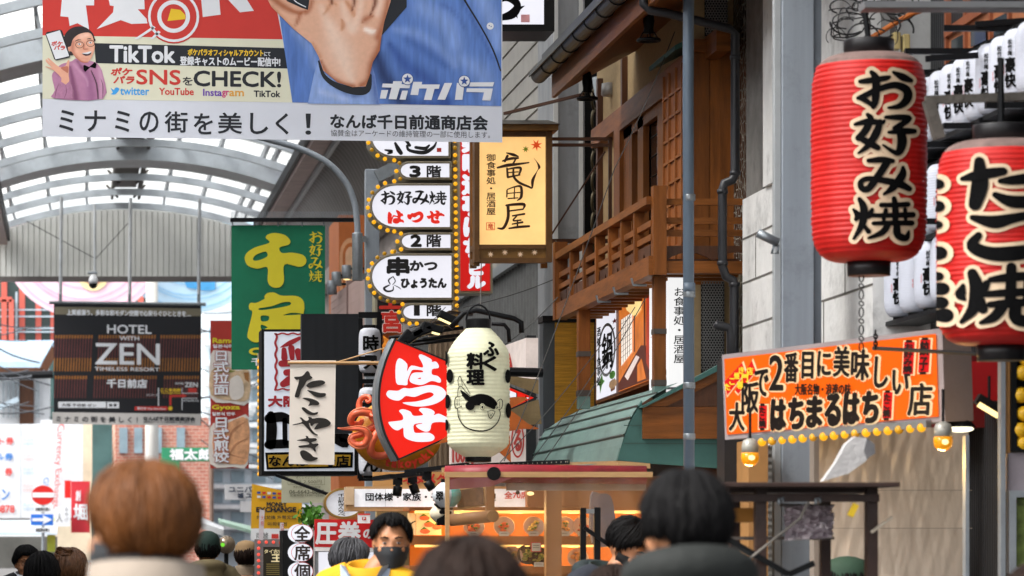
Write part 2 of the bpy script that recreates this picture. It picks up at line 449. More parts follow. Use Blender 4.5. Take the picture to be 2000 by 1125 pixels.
MB().box(4.385, 4.45, YS[-1], 80.2, 8.42, 8.56).build('gutter_lip', galv, arc)
MB().box(-1.74, -1.44, YS[-1], 80.2, 8.5, 8.9).build('gutter', gmat, arc)
MB().box(-1.435, -1.38, YS[-1], 80.2, 8.58, 8.8).build('gutter_lip', darkmet, arc)
# end wall of the arcade, ribbed sheet
ew = thing('arcade_end_wall', 'pale ribbed metal wall closing the far end of the arcade vault', 'wall', (AX, 80.3, 0))
mb = MB(); P = []; xs_ = []
for i in range(64): xs_ += [(-3.6 + .126 * i, 0), (-3.6 + .126 * i + .100, 0), (-3.6 + .126 * i + .106, .03), (-3.6 + .126 * i + .120, .03)]
for x, d_ in xs_:
    zt = ZC + math.sqrt(max(RI ** 2 - min(abs(x - AX), 2.86) ** 2, 0)) + .02
    P += [(x, 80.3 + d_, 7.76), (x, 80.3 + d_, zt)]
mb.add(P, [(2 * i, 2 * i + 2, 2 * i + 3, 2 * i + 1) for i in range(len(xs_) - 1)])
mb.build('ribbed_sheet', M('ribbed_sheet', 'bcbdb9', .5, .1, .08, 1.0, dirt=.3), ew)
MB().box(-3.6, 4.4, 80.2, 80.45, 7.68, 7.79).build('bottom_beam', M('beam_dark', '55504e', .5, .1, .15, 3), ew)
# side canopy of corrugated sheet between gutter and building line
sc_ = thing('side_canopy', 'dark corrugated curved canopy between the arcade gutter and the sign tower', 'canopy', (4.5, 60, 0))
mb = MB(); ny = 420; nx = 10; P = []; y0, y1 = 34, 80
for j in range(ny + 1):
    y = y0 + (y1 - y0) * j / ny
    k = .035 * (1 if (j % 4) < 2 else -1)
    for i in range(nx + 1):
        a = R(90) * i / nx
        P.append((4.45 + .62 * (1 - math.cos(a)), y, 7.3 + 1.25 * (1 - math.sin(a)) * .95 + 1.0 * 0 + k * .5))
P2 = []
for j in range(ny + 1):
    y = y0 + (y1 - y0) * j / ny; k = .02 * math.cos(j * math.pi / 2)
    for i in range(nx + 1):
        t = i / nx
        x = 4.43 + .72 * t; z = 8.5 - 1.25 * (t ** 1.6)
        P2.append((x + k, y, z + k))
mb.add(P2, [(j * (nx + 1) + i, j * (nx + 1) + i + 1, (j + 1) * (nx + 1) + i + 1, (j + 1) * (nx + 1) + i) for j in range(ny) for i in range(nx)])
mb.build('corrugated_sheet', M('corrugated_dark', '6c6764', .38, .45, .15, 2, dirt=.3), sc_, True)
MB().box(5.1, 5.3, 34, 80, 7.0, 7.28).build('edge_beam', M('edge_beam', 'b4aca8', .5, .1, .15, 2, dirt=.4), sc_)
# wall under the canopy
mb = MB(); mb.box(5.31, 8, 40, 80, 0, 9.5)
mb.build('shop_building', M('shop_wall', '8d8480', .8, 0, .2, 1.5, .2, 30, dirt=.4), label='dim grey shop building under the corrugated side canopy', cat='building')

# unseen shop buildings, added and sized to cut sky light on both sides
for lb_, x0, x1, y0, y1, z0, h_, c_ in (('pale shop building along the left side of the covered street', -9, -3.4, 14, 79, 0, 8, '8f8a84'), ('tall grey upper storeys rising behind the right shop fronts', 8.05, 12, 6, 80, 0, 10, '8a8784')):
    bo_ = MB().box(x0, x1, y0, y1, z0, h_); bo_.build('shop_building', M('wall_' + c_, c_, .8, 0, .15, 1, dirt=.3), label=lb_, cat='building')
# hanging camera with its drop pole
cc = thing('security_camera', 'white dome camera hanging on a thin pole below the arcade vault', 'camera', W(182, 560, 77.5))
fr = facing(77.5)
MB().tube([fr(185, 400), fr(185, 535)], .025).build('drop_pole', M('pole_pale', 'b4b8bc', .5), cc)
MB().tube([fr(172, 533), fr(190, 533)], .03).build('bracket', galv, cc)
p = fr(182, 548)
MB().lathe([(.04, .13), (.08, .08), (.1, 0), (.1, -.06)], p, 16).build('housing', M('cam_white', 'd5d7da', .4), cc, True)
MB().ball(p + Vector((0, 0, -.08)), (.095, .095, .1)).build('dome', M('cam_dome', '0d0e10', .1, 0, .1), cc, True)
for a, b in (((52, 432), (184, 504)), ((250, 436), (186, 506))):
    MB().tube([fr(*a), fr(*b)], .009, 5).build('guy_wire', darkmet, cc)

# ------------------------------------------------------------------ advertising banners
def street_banner(D, root, fr):
    pass
ban = thing('hanging_banner', 'huge advertising banner with a hand over a blue shirt, nearest under the vault', 'banner', W(530, 270, 23.5))
fr = facing(23.5, .0125, 83, .25); S = Sign(ban, fr)
cream = M('cream_print', 'd9d9c4', .65, 0, .04, 3, .14, 5)
navyk = M('navy_black_print', '1b2029', .6, 0, .06, 4)
skin = M('printed_skin', 'dba98e', .65, 0, .14, 3.2, .04, 20)
skin2 = M('printed_skin_deep', 'b4663f', .65, 0, .12, 5)
skin3 = M('printed_skin_light', 'e6c4b0', .65, 0, .08, 4)
denim = M('printed_denim', '5d80c4', .7, 0, .22, 26, .05, 60, stretch=(1, 1, .18))
denim2 = M('printed_denim_pale', '86a3dc', .7, 0, .14, 22, stretch=(1, 1, .2))
denim3 = M('printed_denim_deep', '33529a', .7, 0, .2, 20, stretch=(1, 1, .2))
S.rect('sheet', M('banner_vinyl', 'd3d8e4', .55, 0, .05, 1.5, .3, 4, dirt=.08), 83, -70, 981, 267, 0, th=.004)
S.poly('printed_panel', redp, [(83, -70), (524, -70), (552, 71), (83, 69)], .002)
S.poly('printed_panel', cream, [(83, 69), (552, 71), (571, 194), (83, 193)], .002)
S.poly('printed_panel', navyk, [(184, 83), (555, 88), (562, 128), (187, 122)], .004)
q = lambda pts: [(x, y - .0125 * (x - 83)) for x, y in zz(pts, 3.308, 0, 0)]
for pts in ([(405, -60), (390, 105), (442, 110), (450, 168), (500, 150), (575, 190), (555, 35), (608, 35), (610, -60)],
            [(690, -60), (710, 35), (735, 40), (730, 80), (625, 188), (780, 130), (850, 155), (972, 150), (890, 60), (935, 60), (930, -60)],
            [(1295, -60), (1310, 110), (1425, 95), (1412, -60)], [(1440, -60), (1475, 0), (1550, 80), (1640, 70), (1560, -60)]):
    S.poly('lettering', whitep, q(pts), .005)
c = (339, 29)
S.poly('printed_magnifier', redp, circ(*c, 53, 32), .006)
S.poly('printed_magnifier', whitep, circ(*c, 50, 32), .0072, [circ(*c, 45, 32)])
S.poly('printed_magnifier', whitep, circ(*c, 32, 32), .0072, [circ(*c, 24, 32)])
S.poly('printed_magnifier', yel, [(327, 38), (334, 14), (352, 16), (362, 26), (362, 34)], .0072)
S.poly('printed_magnifier', whitep, [(300, 48), (304, 51), (270, 74), (262, 74)], .0072)
S.poly('printed_magnifier', whitep, [(309, 57), (314, 60), (300, 73), (293, 74)], .0072)
S.text('lettering', whitep, 'TikTok', (215, 88, 341, 119), w=.006, bold=1.4)
S.text('lettering', yel, 'ポケパラオフィシャルアカウント', (367, 92, 514, 105), w=.006, bold=.5)
S.text('lettering', whitep, 'にて', (516, 96, 528, 104), w=.006, bold=.2)
S.text('lettering', whitep, '登録キャストのムービー配信中!', (352, 107, 547, 124), w=.006, bold=.6)
S.text('lettering', redp, 'ポケ', (217, 131, 258, 145), w=.004, bold=.9, shear=.2)
S.text('lettering', redp, 'パラ', (222, 147, 262, 161), w=.004, bold=.9, shear=.2)
S.text('lettering', redp, 'SNS', (267, 134, 352, 162), w=.004, bold=.9)
S.text('lettering', navyk, 'を', (357, 147, 376, 163), w=.004, bold=.4)
S.text('lettering', navyk, 'CHECK!', (379, 135, 548, 164), w=.004, bold=1.2)
S.text('lettering', M('sky_blue_print', '3a9ae0', .6), 'twitter', (235, 169, 291, 183), w=.004, bold=.5)
S.poly('printed_bird', M('sky_blue_print', '3a9ae0'), [(216, 170), (222, 174), (225, 170), (229, 169), (233, 172), (230, 178), (224, 183), (216, 182), (220, 179)], .004, sm=3)
S.text('lettering', redp, 'YouTube', (311, 169, 378, 182), w=.004, bold=.5)
S.text('lettering', M('purple_print', '6a3fae'), 'Insta', (397, 170, 433, 183), w=.004, bold=.5)
S.text('lettering', M('pink_print', 'c8407a'), 'gr', (434, 173, 447, 186), w=.004, bold=.5)
S.text('lettering', M('ochre_print', 'dca040'), 'am', (448, 173, 476, 183), w=.004, bold=.5)
S.text('lettering', navyk, 'TikTok', (496, 172, 547, 184), w=.004, bold=.5)
for i, (ch, x, y, hw) in enumerate([('ミ', 130, 235, 14), ('ナ', 186, 235, 20), ('ミ', 239, 235, 14), ('の', 291, 236, 18), ('街', 344, 235, 22), ('を', 397, 238, 18), ('美', 449, 236, 23), ('し', 506, 236, 17), ('く', 551, 236, 12), ('！', 602, 236, 5)]):
    S.text('lettering', navyk, ch, (x - hw, y - 20, x + hw, y + 20), w=.004, bold=.7)
S.text('lettering', navyk, 'なんば千日前通商店会', (646, 216, 952, 243), w=.004, bold=1.1)
S.text('lettering', M('grey_print', '4a4d55'), '協賛金はアーケードの維持管理の一部に使用します。', (646, 246, 957, 259), w=.004)
q = lambda pts: [(p[0], p[1] - .0125 * (p[0] - 83)) + tuple(p[2:]) for p in zz(pts, 4.348, 530, 0)]
dn_d, dn_l, dn_k = '2c4a94', '8fabe2', '1c2a55'
airbrush('printed_shirt', fr, [(528, -70), (979, -70), (979, 196), (571, 194), (545, 20)], 6, '5b7fc6', [(q([(1010, 380, 60), (1150, 560, 150), (1330, 680, 160), (1500, 860, 120)]), dn_d, .75), (q([(900, 480, 120), (960, 650, 160), (1100, 850, 160)]), dn_k, .9), (q([(1180, 880, 90), (1500, 880, 60)]), dn_d, .7), (q([(1150, 330, 80), (1330, 440, 110), (1480, 560, 60)]), dn_d, .5),
  (q([(1280, 60, 180), (1480, 200, 200), (1560, 380, 160)]), dn_l, .55), (q([(1050, 250, 60), (1250, 290, 100), (1450, 430, 80), (1560, 560, 60)]), dn_l, .45), (q([(1600, 500, 120), (1800, 640, 200), (1850, 860, 120)]), dn_l, .5), (q([(1700, -200, 160), (1880, 200, 160), (1930, 400, 100)]), dn_l, .6), (q([(1620, 0, 30), (1760, 260, 40), (1880, 500, 40)]), dn_d, .5), (q([(200, 260, 80), (330, 420, 100), (370, 560, 80)]), dn_l, .5), (q([(140, 250, 50), (200, 560, 90), (230, 860, 60)]), dn_d, .25), (q([(1450, 40, 60), (1560, 110, 40), (1640, 240, 30)]), dn_d, .35)], ban, .006, (30, (1, 1, .14), .2))
S.poly('printed_phone', navyk, q([(900, 320), (940, 298), (1148, 60), (1152, -250), (960, -250)]), .012)
airbrush('printed_cuff', fr, q([(400, 500), (430, 600), (640, 770), (800, 800), (850, 540), (880, 640), (920, 888), (310, 880), (360, 640)]), 6, '8ca8e0', [(q([(850, 560, 60), (870, 700, 60), (900, 880, 50)]), dn_d, .7), (q([(420, 780, 60), (640, 850, 50)]), 'b4c6ee', .6), (q([(440, 640, 20), (620, 790, 26), (800, 830, 20)]), dn_d, .5)], ban, .012, (30, (1, 1, .3), .14))
S.strokes('printed_cuff', navyk, [q([(402, 520, 14), (450, 650, 34), (560, 730, 50), (700, 770, 70), (810, 760, 60), (840, 640, 24)])], .018)
hd, hm, hl, hk = 'a2542c', 'c4835c', 'f0d6c6', '6a2c18'
airbrush('printed_hand', fr, q([(0, 60), (60, 120), (180, 240), (340, 370), (400, 480), (440, 600), (560, 700), (690, 742), (800, 735), (835, 640), (860, 530), (920, 430), (935, 310), (960, 180), (1010, 20), (1060, -250), (250, -250), (-130, -250), (-60, -60)]), 4, 'e0b096', [
  (q([(500, 230, 120), (580, 420, 220), (640, 600, 160), (690, 690, 40)]), hl, .75), (q([(420, 60, 60), (470, 180, 90)]), hl, .5), (q([(600, 30, 50), (640, 160, 90), (680, 260, 70)]), hl, .6), (q([(760, 0, 50), (750, 90, 60), (700, 240, 90)]), hl, .6), (q([(930, 0, 40), (900, 120, 50)]), hl, .7), (q([(800, 250, 40), (850, 270, 50), (880, 265, 20)]), 'fff4ec', .9),
  (q([(1000, -40, 40), (965, 140, 60), (935, 250, 80), (900, 320, 60)]), hd, .8), (q([(930, 330, 50), (905, 430, 70), (850, 550, 70), (825, 680, 60), (760, 725, 50)]), hd, .85), (q([(420, 520, 30), (480, 630, 40), (580, 705, 50), (700, 735, 40)]), hd, .8), (q([(350, 370, 30), (410, 480, 40)]), hm, .7),
  (q([(-20, -40, 70), (110, 60, 60), (230, 110, 40), (290, 95, 20)]), hd, .85), (q([(250, 110, 30), (225, 170, 40), (205, 220, 14)]), hd, .75), (q([(0, 60, 40), (90, 150, 40), (200, 260, 30)]), hm, .6), (q([(345, 10, 40), (320, 80, 50), (290, 120, 24)]), hd, .75), (q([(600, 170, 16), (608, 215, 44), (590, 265, 14)]), hm, .85), (q([(770, 190, 24), (805, 160, 60), (860, 135, 24)]), hd, .75), (q([(640, 20, 30), (690, 100, 44), (700, 140, 20)]), hm, .8), (q([(500, 40, 30), (470, 90, 30), (440, 130, 10)]), hm, .7), (q([(480, 0, 20), (550, 40, 20)]), hm, .6),
  (q([(520, -250, 20), (515, 0, 26), (500, 45, 8)]), hk, .95), (q([(720, -250, 20), (706, 0, 30), (686, 84, 8)]), hk, .95), (q([(900, -250, 24), (884, 0, 34), (865, 70, 26), (836, 138, 8)]), hk, .95), (q([(450, 420, 60), (560, 560, 60), (620, 660, 40)]), 'e6bca6', .5)], ban, .024)
S.poly('printed_phone', navyk, q([(60, -250), (360, -250), (310, 85), (250, 65), (130, 10)]), .03)
S.stroke('printed_phone', whitep, q([(170, -60, 8), (200, 10, 8), (290, 60, 8)]), .034)
S.stroke('printed_shirt', navyk, q([(1500, -250, 12), (1640, 0, 16), (1780, 230, 14), (1880, 420, 14), (1946, 600, 12)]), .012)
S.poly('printed_button', whitep, q(circ(1858, 222, 30, 20)), .012)
S.poly('printed_button', denim3, q(circ(1850, 218, 5, 8)), .016); S.poly('printed_button', denim3, q(circ(1866, 226, 5, 8)), .016)
for pts in ([(945, 710), (1030, 712), (1035, 690), (1110, 690), (1105, 715), (1180, 718), (1172, 750), (1090, 748), (1062, 845), (995, 842), (1020, 745), (938, 742)], [(935, 765), (992, 765), (972, 838), (920, 838)], [(1110, 770), (1160, 770), (1140, 848), (1088, 846)],
            [(1205, 695), (1280, 696), (1275, 718), (1430, 718), (1422, 755), (1385, 755), (1360, 850), (1295, 848), (1320, 752), (1255, 752), (1245, 808), (1180, 806)],
            [(1470, 705), (1535, 705), (1475, 848), (1410, 846)], [(1575, 705), (1640, 705), (1622, 848), (1558, 848)], [(1690, 700), (1892, 698), (1880, 735), (1680, 735)], [(1660, 750), (1880, 752), (1860, 855), (1790, 852), (1805, 785), (1655, 782)]):
    S.poly('lettering', whitep, q(pts), .016)
def star(cx, cy, r): return [(cx + (r if i % 2 == 0 else r * .42) * math.sin(math.pi * i / 5), cy - (r if i % 2 == 0 else r * .42) * math.cos(math.pi * i / 5)) for i in range(10)]
for cx, cy in ((1155, 672), (1637, 690)):
    S.poly('lettering', denim3, q(circ(cx, cy, 52, 24)), .020); S.poly('lettering', whitep, q(circ(cx, cy, 46, 24)), .024); S.poly('lettering', denim3, q(star(cx, cy, 38)), .028)
# printed presenter at the lower left of the banner
q = lambda pts: [(p[0], p[1] - .0125 * (p[0] - 83)) + tuple(p[2:]) for p in zz(pts, 7.03, 80, 40)]
shirt = M('printed_mauve', 'b07a9c', .65, 0, .18, 30); shirtd = M('printed_mauve_deep', '8a567a', .65, 0, .12, 20); pface = M('printed_face', 'e2a890', .65, 0, .08, 12); pfd = M('printed_face_deep', 'bf7460', .65, 0, .08, 12)
phair = M('printed_hair', '2a2226', .6, 0, .2, 30); brown = M('printed_brown', '3c2430', .6)
sd, sl2, sk3 = '7a4468', 'd0a2c0', '4c2a44'
airbrush('printed_presenter', fr, catmull(q([(150, 760), (200, 680), (280, 600), (420, 560), (500, 520), (700, 560), (790, 610), (855, 760), (850, 1075), (180, 1070), (190, 960)]), True, 3), 2.2, 'b57fa2', [(q([(400, 640, 40), (440, 850, 90), (480, 1075, 110)]), sd, .9), (q([(560, 640, 60), (660, 780, 120), (700, 1075, 160)]), '96608a', .8), (q([(500, 560, 40), (570, 660, 50), (600, 700, 30)]), sd, .7), (q([(690, 690, 16), (760, 860, 20), (788, 1075, 18)]), sk3, .95), (q([(800, 660, 50), (830, 850, 60), (820, 1060, 50)]), sl2, .6), (q([(450, 600, 40), (620, 800, 40), (640, 900, 20)]), sl2, .45), (q([(200, 700, 40), (250, 760, 40)]), sd, .5)], ban, .008)
S.poly('printed_presenter', phair, q([(330, 330), (320, 220), (380, 130), (480, 85), (600, 90), (700, 160), (735, 240), (725, 300), (430, 480), (380, 400)]), .0095, sm=4)
airbrush('printed_face', fr, catmull(q([(440, 260), (520, 190), (640, 165), (700, 200), (725, 280), (738, 380), (700, 500), (640, 575), (560, 560), (470, 500), (420, 430), (385, 420), (370, 370), (410, 350)]), True, 4), 2.0, 'e4aa92', [(q([(440, 300, 60), (440, 440, 60), (540, 560, 50), (640, 580, 40)]), 'b9705c', .75), (q([(560, 220, 80), (640, 200, 60)]), 'f4cbb8', .7), (q([(600, 300, 16), (590, 385, 34), (640, 395, 24)]), 'c9836c', .8), (q([(500, 420, 70)] * 2), 'f0bca6', .6), (q([(690, 400, 50)] * 2), 'f0bca6', .6), (q([(560, 520, 30), (640, 530, 30)]), 'cf8a78', .5), (q([(380, 390, 30), (400, 420, 20)]), 'c47a66', .7), (q([(480, 300, 40), (560, 300, 40)]), 'd09680', .5), (q([(640, 280, 40), (710, 280, 30)]), 'd09680', .5)], ban, .0105)
S.poly('printed_presenter', phair, q([(430, 240), (520, 170), (640, 160), (690, 180), (600, 110), (480, 100), (400, 180), (385, 330), (415, 345)]), .0115, sm=3)
for cx, cy in ((530, 325), (680, 305)):
    S.poly('printed_presenter', whitep, q(circ(cx - 3, cy, 24, 14, 14)), .0117); S.poly('printed_presenter', brown, q(circ(cx - 3, cy, 10, 10)), .0127)
    S.poly('printed_presenter', ink, q(circ(cx, cy + 10, 58, 24, 46)), .0135, [q(circ(cx, cy + 10, 52, 24, 40))])
S.poly('printed_presenter', whitep, q([(570, 450), (620, 440), (680, 425), (690, 440), (650, 465), (590, 465)]), .0117, sm=3)
S.poly('printed_presenter', brown, q([(565, 455), (640, 462), (692, 438), (670, 475), (610, 485)]), .0125, sm=3)
for l in ([(470, 285, 8), (510, 268, 12), (550, 268, 5)], [(635, 255, 6), (670, 250, 12), (690, 255, 5)]): S.stroke('printed_presenter', phair, q(l), .0117)
for l in ([(600, 330, 6), (585, 390, 14), (640, 392, 8)], [(470, 500, 8), (560, 565, 18), (640, 578, 6)]): S.stroke('printed_presenter', pfd, q(l), .0118)
S.poly('printed_presenter', ink, q([(580, 620), (600, 610), (660, 640), (740, 570), (765, 600), (750, 660), (680, 640), (610, 705), (585, 680)]), .0117)
S.poly('printed_presenter', navyk, q([(60, 190), (80, 160), (260, 125), (290, 140), (400, 480), (390, 510), (210, 548), (180, 530)]), .012)
S.poly('printed_presenter', whitep, q([(72, 190), (260, 135), (388, 490), (200, 535)]), .0132)
S.text('lettering', redp, 'ポケ', tuple(v for p in q([(145, 285), (295, 350)]) for v in p), w=.0145, bold=.5, shear=.1)
S.text('lettering', redp, 'パラ', tuple(v for p in q([(180, 345), (330, 405)]) for v in p), w=.0145, bold=.5, shear=.1)
S.poly('printed_presenter', pface, q([(65, 555), (75, 530), (130, 580), (90, 525), (110, 520), (200, 600), (260, 640), (340, 620), (360, 560), (390, 545), (385, 640), (380, 760), (390, 830), (340, 880), (275, 840), (280, 790), (180, 690), (65, 640), (75, 630), (150, 650), (90, 590)]), .012, sm=2)
S.poly('printed_presenter', pfd, q([(270, 650), (340, 630), (375, 640), (370, 720), (330, 700)]), .013, sm=3)
S.poly('printed_presenter', shirt, q([(275, 840), (340, 882), (395, 830), (450, 960), (440, 1070), (180, 1070), (200, 960)]), .0122)
for l in ([(250, 860, 4), (210, 960, 14), (190, 1065, 6)], [(340, 890, 4), (350, 980, 12), (320, 1065, 6)], [(420, 860, 4), (440, 960, 10), (430, 1060, 4)], [(690, 700, 8), (760, 860, 10), (785, 1075, 8)], [(820, 800, 3), (850, 900, 8), (845, 1060, 3)]): S.stroke('printed_presenter', shirtd if l[0][0] < 600 else brown, q(l), .0132)
S.done()
MB().tube([fr(70, -72), fr(995, -72)], .02).build('top_pole', galv, ban)

zen = thing('hanging_banner', 'dark hotel banner with orange slats and a map, hanging at the far end', 'banner', W(248, 830, 72.5))
fr = facing(72.5, .012, 105, .5); S = Sign(zen, fr)
q = lambda pts: [(x, y - .012 * (x - 105)) for x, y in zz(pts, 3.517, 0, 540)]
dk = M('hotel_black', '14161d', .6, 0, .1, 2); amber = M('hotel_amber', '94602a', .6, 0, .3, 5); maroon = M('hotel_maroon', '5c3030', .6, 0, .3, 5); olive = M('hotel_olive', '77715f', .6, 0, .06, 3)
S.rect('sheet', dk, 105, 592, 393, 828, 0, th=.01)
S.rect('printed_panel', olive, 107, 599, 392, 614, .005)
for (x0, x1) in ((375, 650), (675, 1075), (1100, 1385)):
    n = int((x1 - x0) / 19)
    for i in range(n):
        x = x0 + 19 * i
        S.poly('printed_slat', maroon, q([(x + 3, 408), (x + 12, 408), (x + 1, 640), (x - 8, 640)]), .006)
        S.poly('printed_slat', amber, q([(x - 4, 560), (x + 5, 560), (x + 1, 652), (x - 8, 652)]), .008)
        S.poly('printed_slat', amber, q([(x + 4, 402), (x + 15, 402), (x + 14, 425), (x + 2, 425)]), .008)
for (x0, x1) in ((375, 620), (645, 1090), (1125, 1375)):
    n = int((x1 - x0) / 19)
    for i in range(n):
        x = x0 + 19 * i
        S.poly('printed_slat', maroon, q([(x + 2, 690), (x + 11, 690), (x + 5, 835), (x - 4, 835)]), .006)
        S.poly('printed_slat', amber, q([(x + 3, 682), (x + 14, 682), (x + 13, 705), (x + 1, 705)]), .008)
T_ = lambda b, x0, y0, x1, y1, m=whitep, bold=.5: S.text('lettering', m, b, (x0 / 3.517, y0 / 3.517 + 540 - .012 * (x0 / 3.517 - 105), x1 / 3.517, y1 / 3.517 + 540 - .012 * (x0 / 3.517 - 105)), w=.012, bold=bold)
T_('上質感漂う、多彩な和モダン空間で心安らぐひとときを…', 460, 228, 1310, 265)
T_('HOTEL', 737, 332, 1040, 390, bold=.4); T_('WITH', 822, 410, 955, 438, bold=.25); T_('ZEN', 655, 460, 1095, 600, bold=.9); T_('TIMELESS RESORT', 650, 622, 1095, 646, bold=.2)
T_('千日前店', 735, 705, 1008, 762, bold=.8); T_('ZEN', 1270, 728, 1358, 758, bold=.3); T_('HOTEL', 1205, 728, 1265, 742, bold=.1)
S.poly('printed_panel', whitep, q([(400, 860), (728, 860), (728, 903), (400, 903)]), .008); S.poly('printed_panel', whitep, q([(735, 862), (818, 862), (818, 905), (735, 905)]), .008)
T_('大阪 千日前 ゼン', 425, 872, 660, 893, navyk, .2); T_('検 索', 748, 874, 802, 893, navyk, .2)
S.poly('printed_panel', redp, q([(925, 893), (1150, 893), (1150, 920), (925, 920)]), .008); T_('現在地 You Are Here', 942, 897, 1138, 915, whitep, .15)
S.poly('printed_panel', yel, q(circ(1170, 906, 15, 14)), .008); S.poly('printed_panel', redp, q([(1163, 885), (1163, 815), (1250, 813), (1250, 803), (1285, 820), (1250, 836), (1250, 826), (1177, 828), (1177, 885)]), .008)
T_('ここを右折', 1105, 768, 1242, 790, yel, .4); T_('Turn Right Here', 1105, 794, 1240, 808, yel, .15); T_('ユニバース', 1005, 806, 1085, 820, whitep, .1); T_('ホテルアルプス', 1258, 845, 1365, 860, whitep, .15)
S.poly('printed_panel', redp, q([(1292, 768), (1350, 768), (1350, 797), (1292, 797)]), .008)
for pts in ([(1085, 765), (1092, 765), (1092, 890), (1085, 890)], [(1248, 835), (1355, 835), (1355, 839), (1248, 839)], [(1248, 765), (1252, 765), (1252, 800), (1248, 800)], [(1248, 800), (1360, 800), (1360, 804), (1248, 804)], [(1248, 840), (1253, 840), (1253, 918), (1248, 918)]): S.poly('printed_panel', whitep, q(pts), .008)
S.rect('printed_panel', M('banner_foot', 'c8c6c4', .6, 0, .04), 102, 805, 392, 828, .006)
T_('ミ ナ ミ の 街 を 美 し く ！', 385, 958, 945, 998, navyk, .35); T_('なんば千日前通商店会', 985, 962, 1340, 990, navyk, .5); T_('協賛金はアーケードの維持管理の一部に使用します', 985, 994, 1340, 1004, navyk, .1)
S.done()
MB().tube([fr(96, 591), fr(402, 591)], .035).build('top_rail', galv, zen)
for x in (118, 253, 388):
    MB().tube([fr(x + 2, 385), fr(x, 590)], .035).build('hanging_pole', M('pole_pale', 'b4b8bc', .5), zen)
    MB().box(fr(x - 3, 0).x, fr(x + 3, 0).x, 72.45, 72.56, fr(0, 590).z, fr(0, 576).z).build('clamp', galv, zen)
# ------------------------------------------------------------------ street beyond the arcade (sunlit; haze and glare also put into paler paints)
def fbox(mb, D, u0, v0, u1, v1, dep, w=0):
    a = W(u0, v1, D); b = W(u1, v0, D); return mb.box(a.x, b.x, D - w, D + dep, a.z, b.z)
bw = M('bg_white_wall', 'd8dbde', .8, 0, .12, .8, dirt=.3)
rdb = M('bg_red_paint', 'cc6254', .6, 0, .15, 1)  # red made paler to stand in for far haze
rb = thing('red_building', 'red columned building with dark green glass behind the round signs', 'building', W(250, 1080, 131))
fbox(MB(), 131.2, -260, 490, 760, 1110, 8).build('wall', M('bg_dark_glass', '47615f', .2, 0, .25, .6), rb)
mb = MB()
for u in (8, 43, 75, 104, 140, 172, 205, 240, 275, 310, 345, 378, 410, 445, 480): fbox(mb, 131, u - 5.5, 492, u + 5.5, 678, .3)
for u in (8, 22): mb.bar(W(u, 585, 130.6), W(u, 690, 130.6), .18)
mb.bar(W(0, 585, 130.6), W(23, 585, 130.6), .18)
mb.build('column', rdb, rb)
mb = MB()
for v in (605, 618, 641, 648): fbox(mb, 130.8, -60, v - 1.4, 480, v + 1.4, .1)
fbox(mb, 130.7, 30, 570, 34, 680, .1)
mb.build('rail', M('bg_pale_blue', 'aebfca', .5), rb)
def roundsign(label, cx, cy, r, c1, c2, D):
    o = thing('round_sign', label, 'sign', W(cx, cy + r, D)); f = facing(D)
    cl_ = lambda P: [(x, max(y, 434)) for x, y in P]
    MB().poly(f, cl_(circ(cx, cy, r, 64)), 0, (), .3).build('disc', M('disc_' + c1, c1, .5, 0, .1, .7), o)
    mb = MB()
    for k, rr in enumerate((.93, .85, .76, .66, .55, .42)):
        P = [(x, y) for x, y in circ(cx + 4 * math.sin(k * 2), cy + 3 * math.cos(k * 3), r * rr, 96, None, 0, 180)]
        mb.stroke(f, [(x, y, 2.6) for x, y in P[::6]], .02)
    mb.build('painted_ring', M('ring_' + c2, c2, .5, 0, .2, 2), o)
    return o, f
o, f = roundsign('huge pale pink round sign beyond the arcade end wall', 165, 455, 166, 'f6ccd8', 'eeaec2', 112)  # pink washed out in the colour itself, for overexposure and haze
MB().poly(f, circ(182, 538, 30, 32), .04).build('painted_eye', M('eye_cream', 'f0d8a0', .5), o); MB().poly(f, circ(182, 536, 20, 32), .06).build('painted_eye', rdb, o)
o, f = roundsign('huge pale blue round sign beside the pink one beyond the arcade', 372, 458, 152, 'bfe0f2', '98cbea', 113)  # blue washed out in the colour itself, like the pink disc
MB().poly(f, [(352, 530), (420, 530), (420, 566), (400, 568), (365, 562)], .04).build('painted_eye', M('eye_blue', '4a9fd8', .5), o)
# old tiled house
h = thing('old_house', 'old timber house with a pale blue tiled roof beyond the arcade', 'house', W(40, 900, 108))
fbox(MB(), 108.4, -120, 718, 96, 1110, 6).build('wall', bw, h)
mb = MB(); a, b, c, d = W(-130, 722, 107.6), W(82, 722, 107.6), W(106, 680, 111), W(-130, 680, 111)
mb.prism([a, b, c, d], [p + Vector((0, .1, .25)) for p in (a, b, c, d)]); mb.build('roof', M('bg_roof_blue', '8fa6b8', .6, 0, .2, 2, wave=('X', 3), bump=.3), h)
mb = MB(); mb.bar(W(85, 722, 107.5), W(108, 680, 107.5), .25); mb.bar(W(-100, 723, 107.5), W(84, 723, 107.5), .15); mb.build('eave_board', woodd, h)
fbox(MB(), 108.3, 38, 742, 66, 830, .1).build('door', woodd, h)
mb = MB()
for u in (5, 15, 25, 34, 70, 74): fbox(mb, 108.2, u, 745, u + 3, 815, .08)
mb.build('shutter', M('bg_grey_board', '9aa4aa', .7), h)
MB().bar(W(-10, 800, 107.4), W(36, 780, 107.4), .5, .15).build('awning', M('bg_pale_blue', 'aebfca', .5), h)
MB().tube([W(-40, 736, 106), W(104, 731, 106)], .12).build('overhead_pipe', darkmet, label='dark pipe running across in front of the tiled house', cat='pipe')
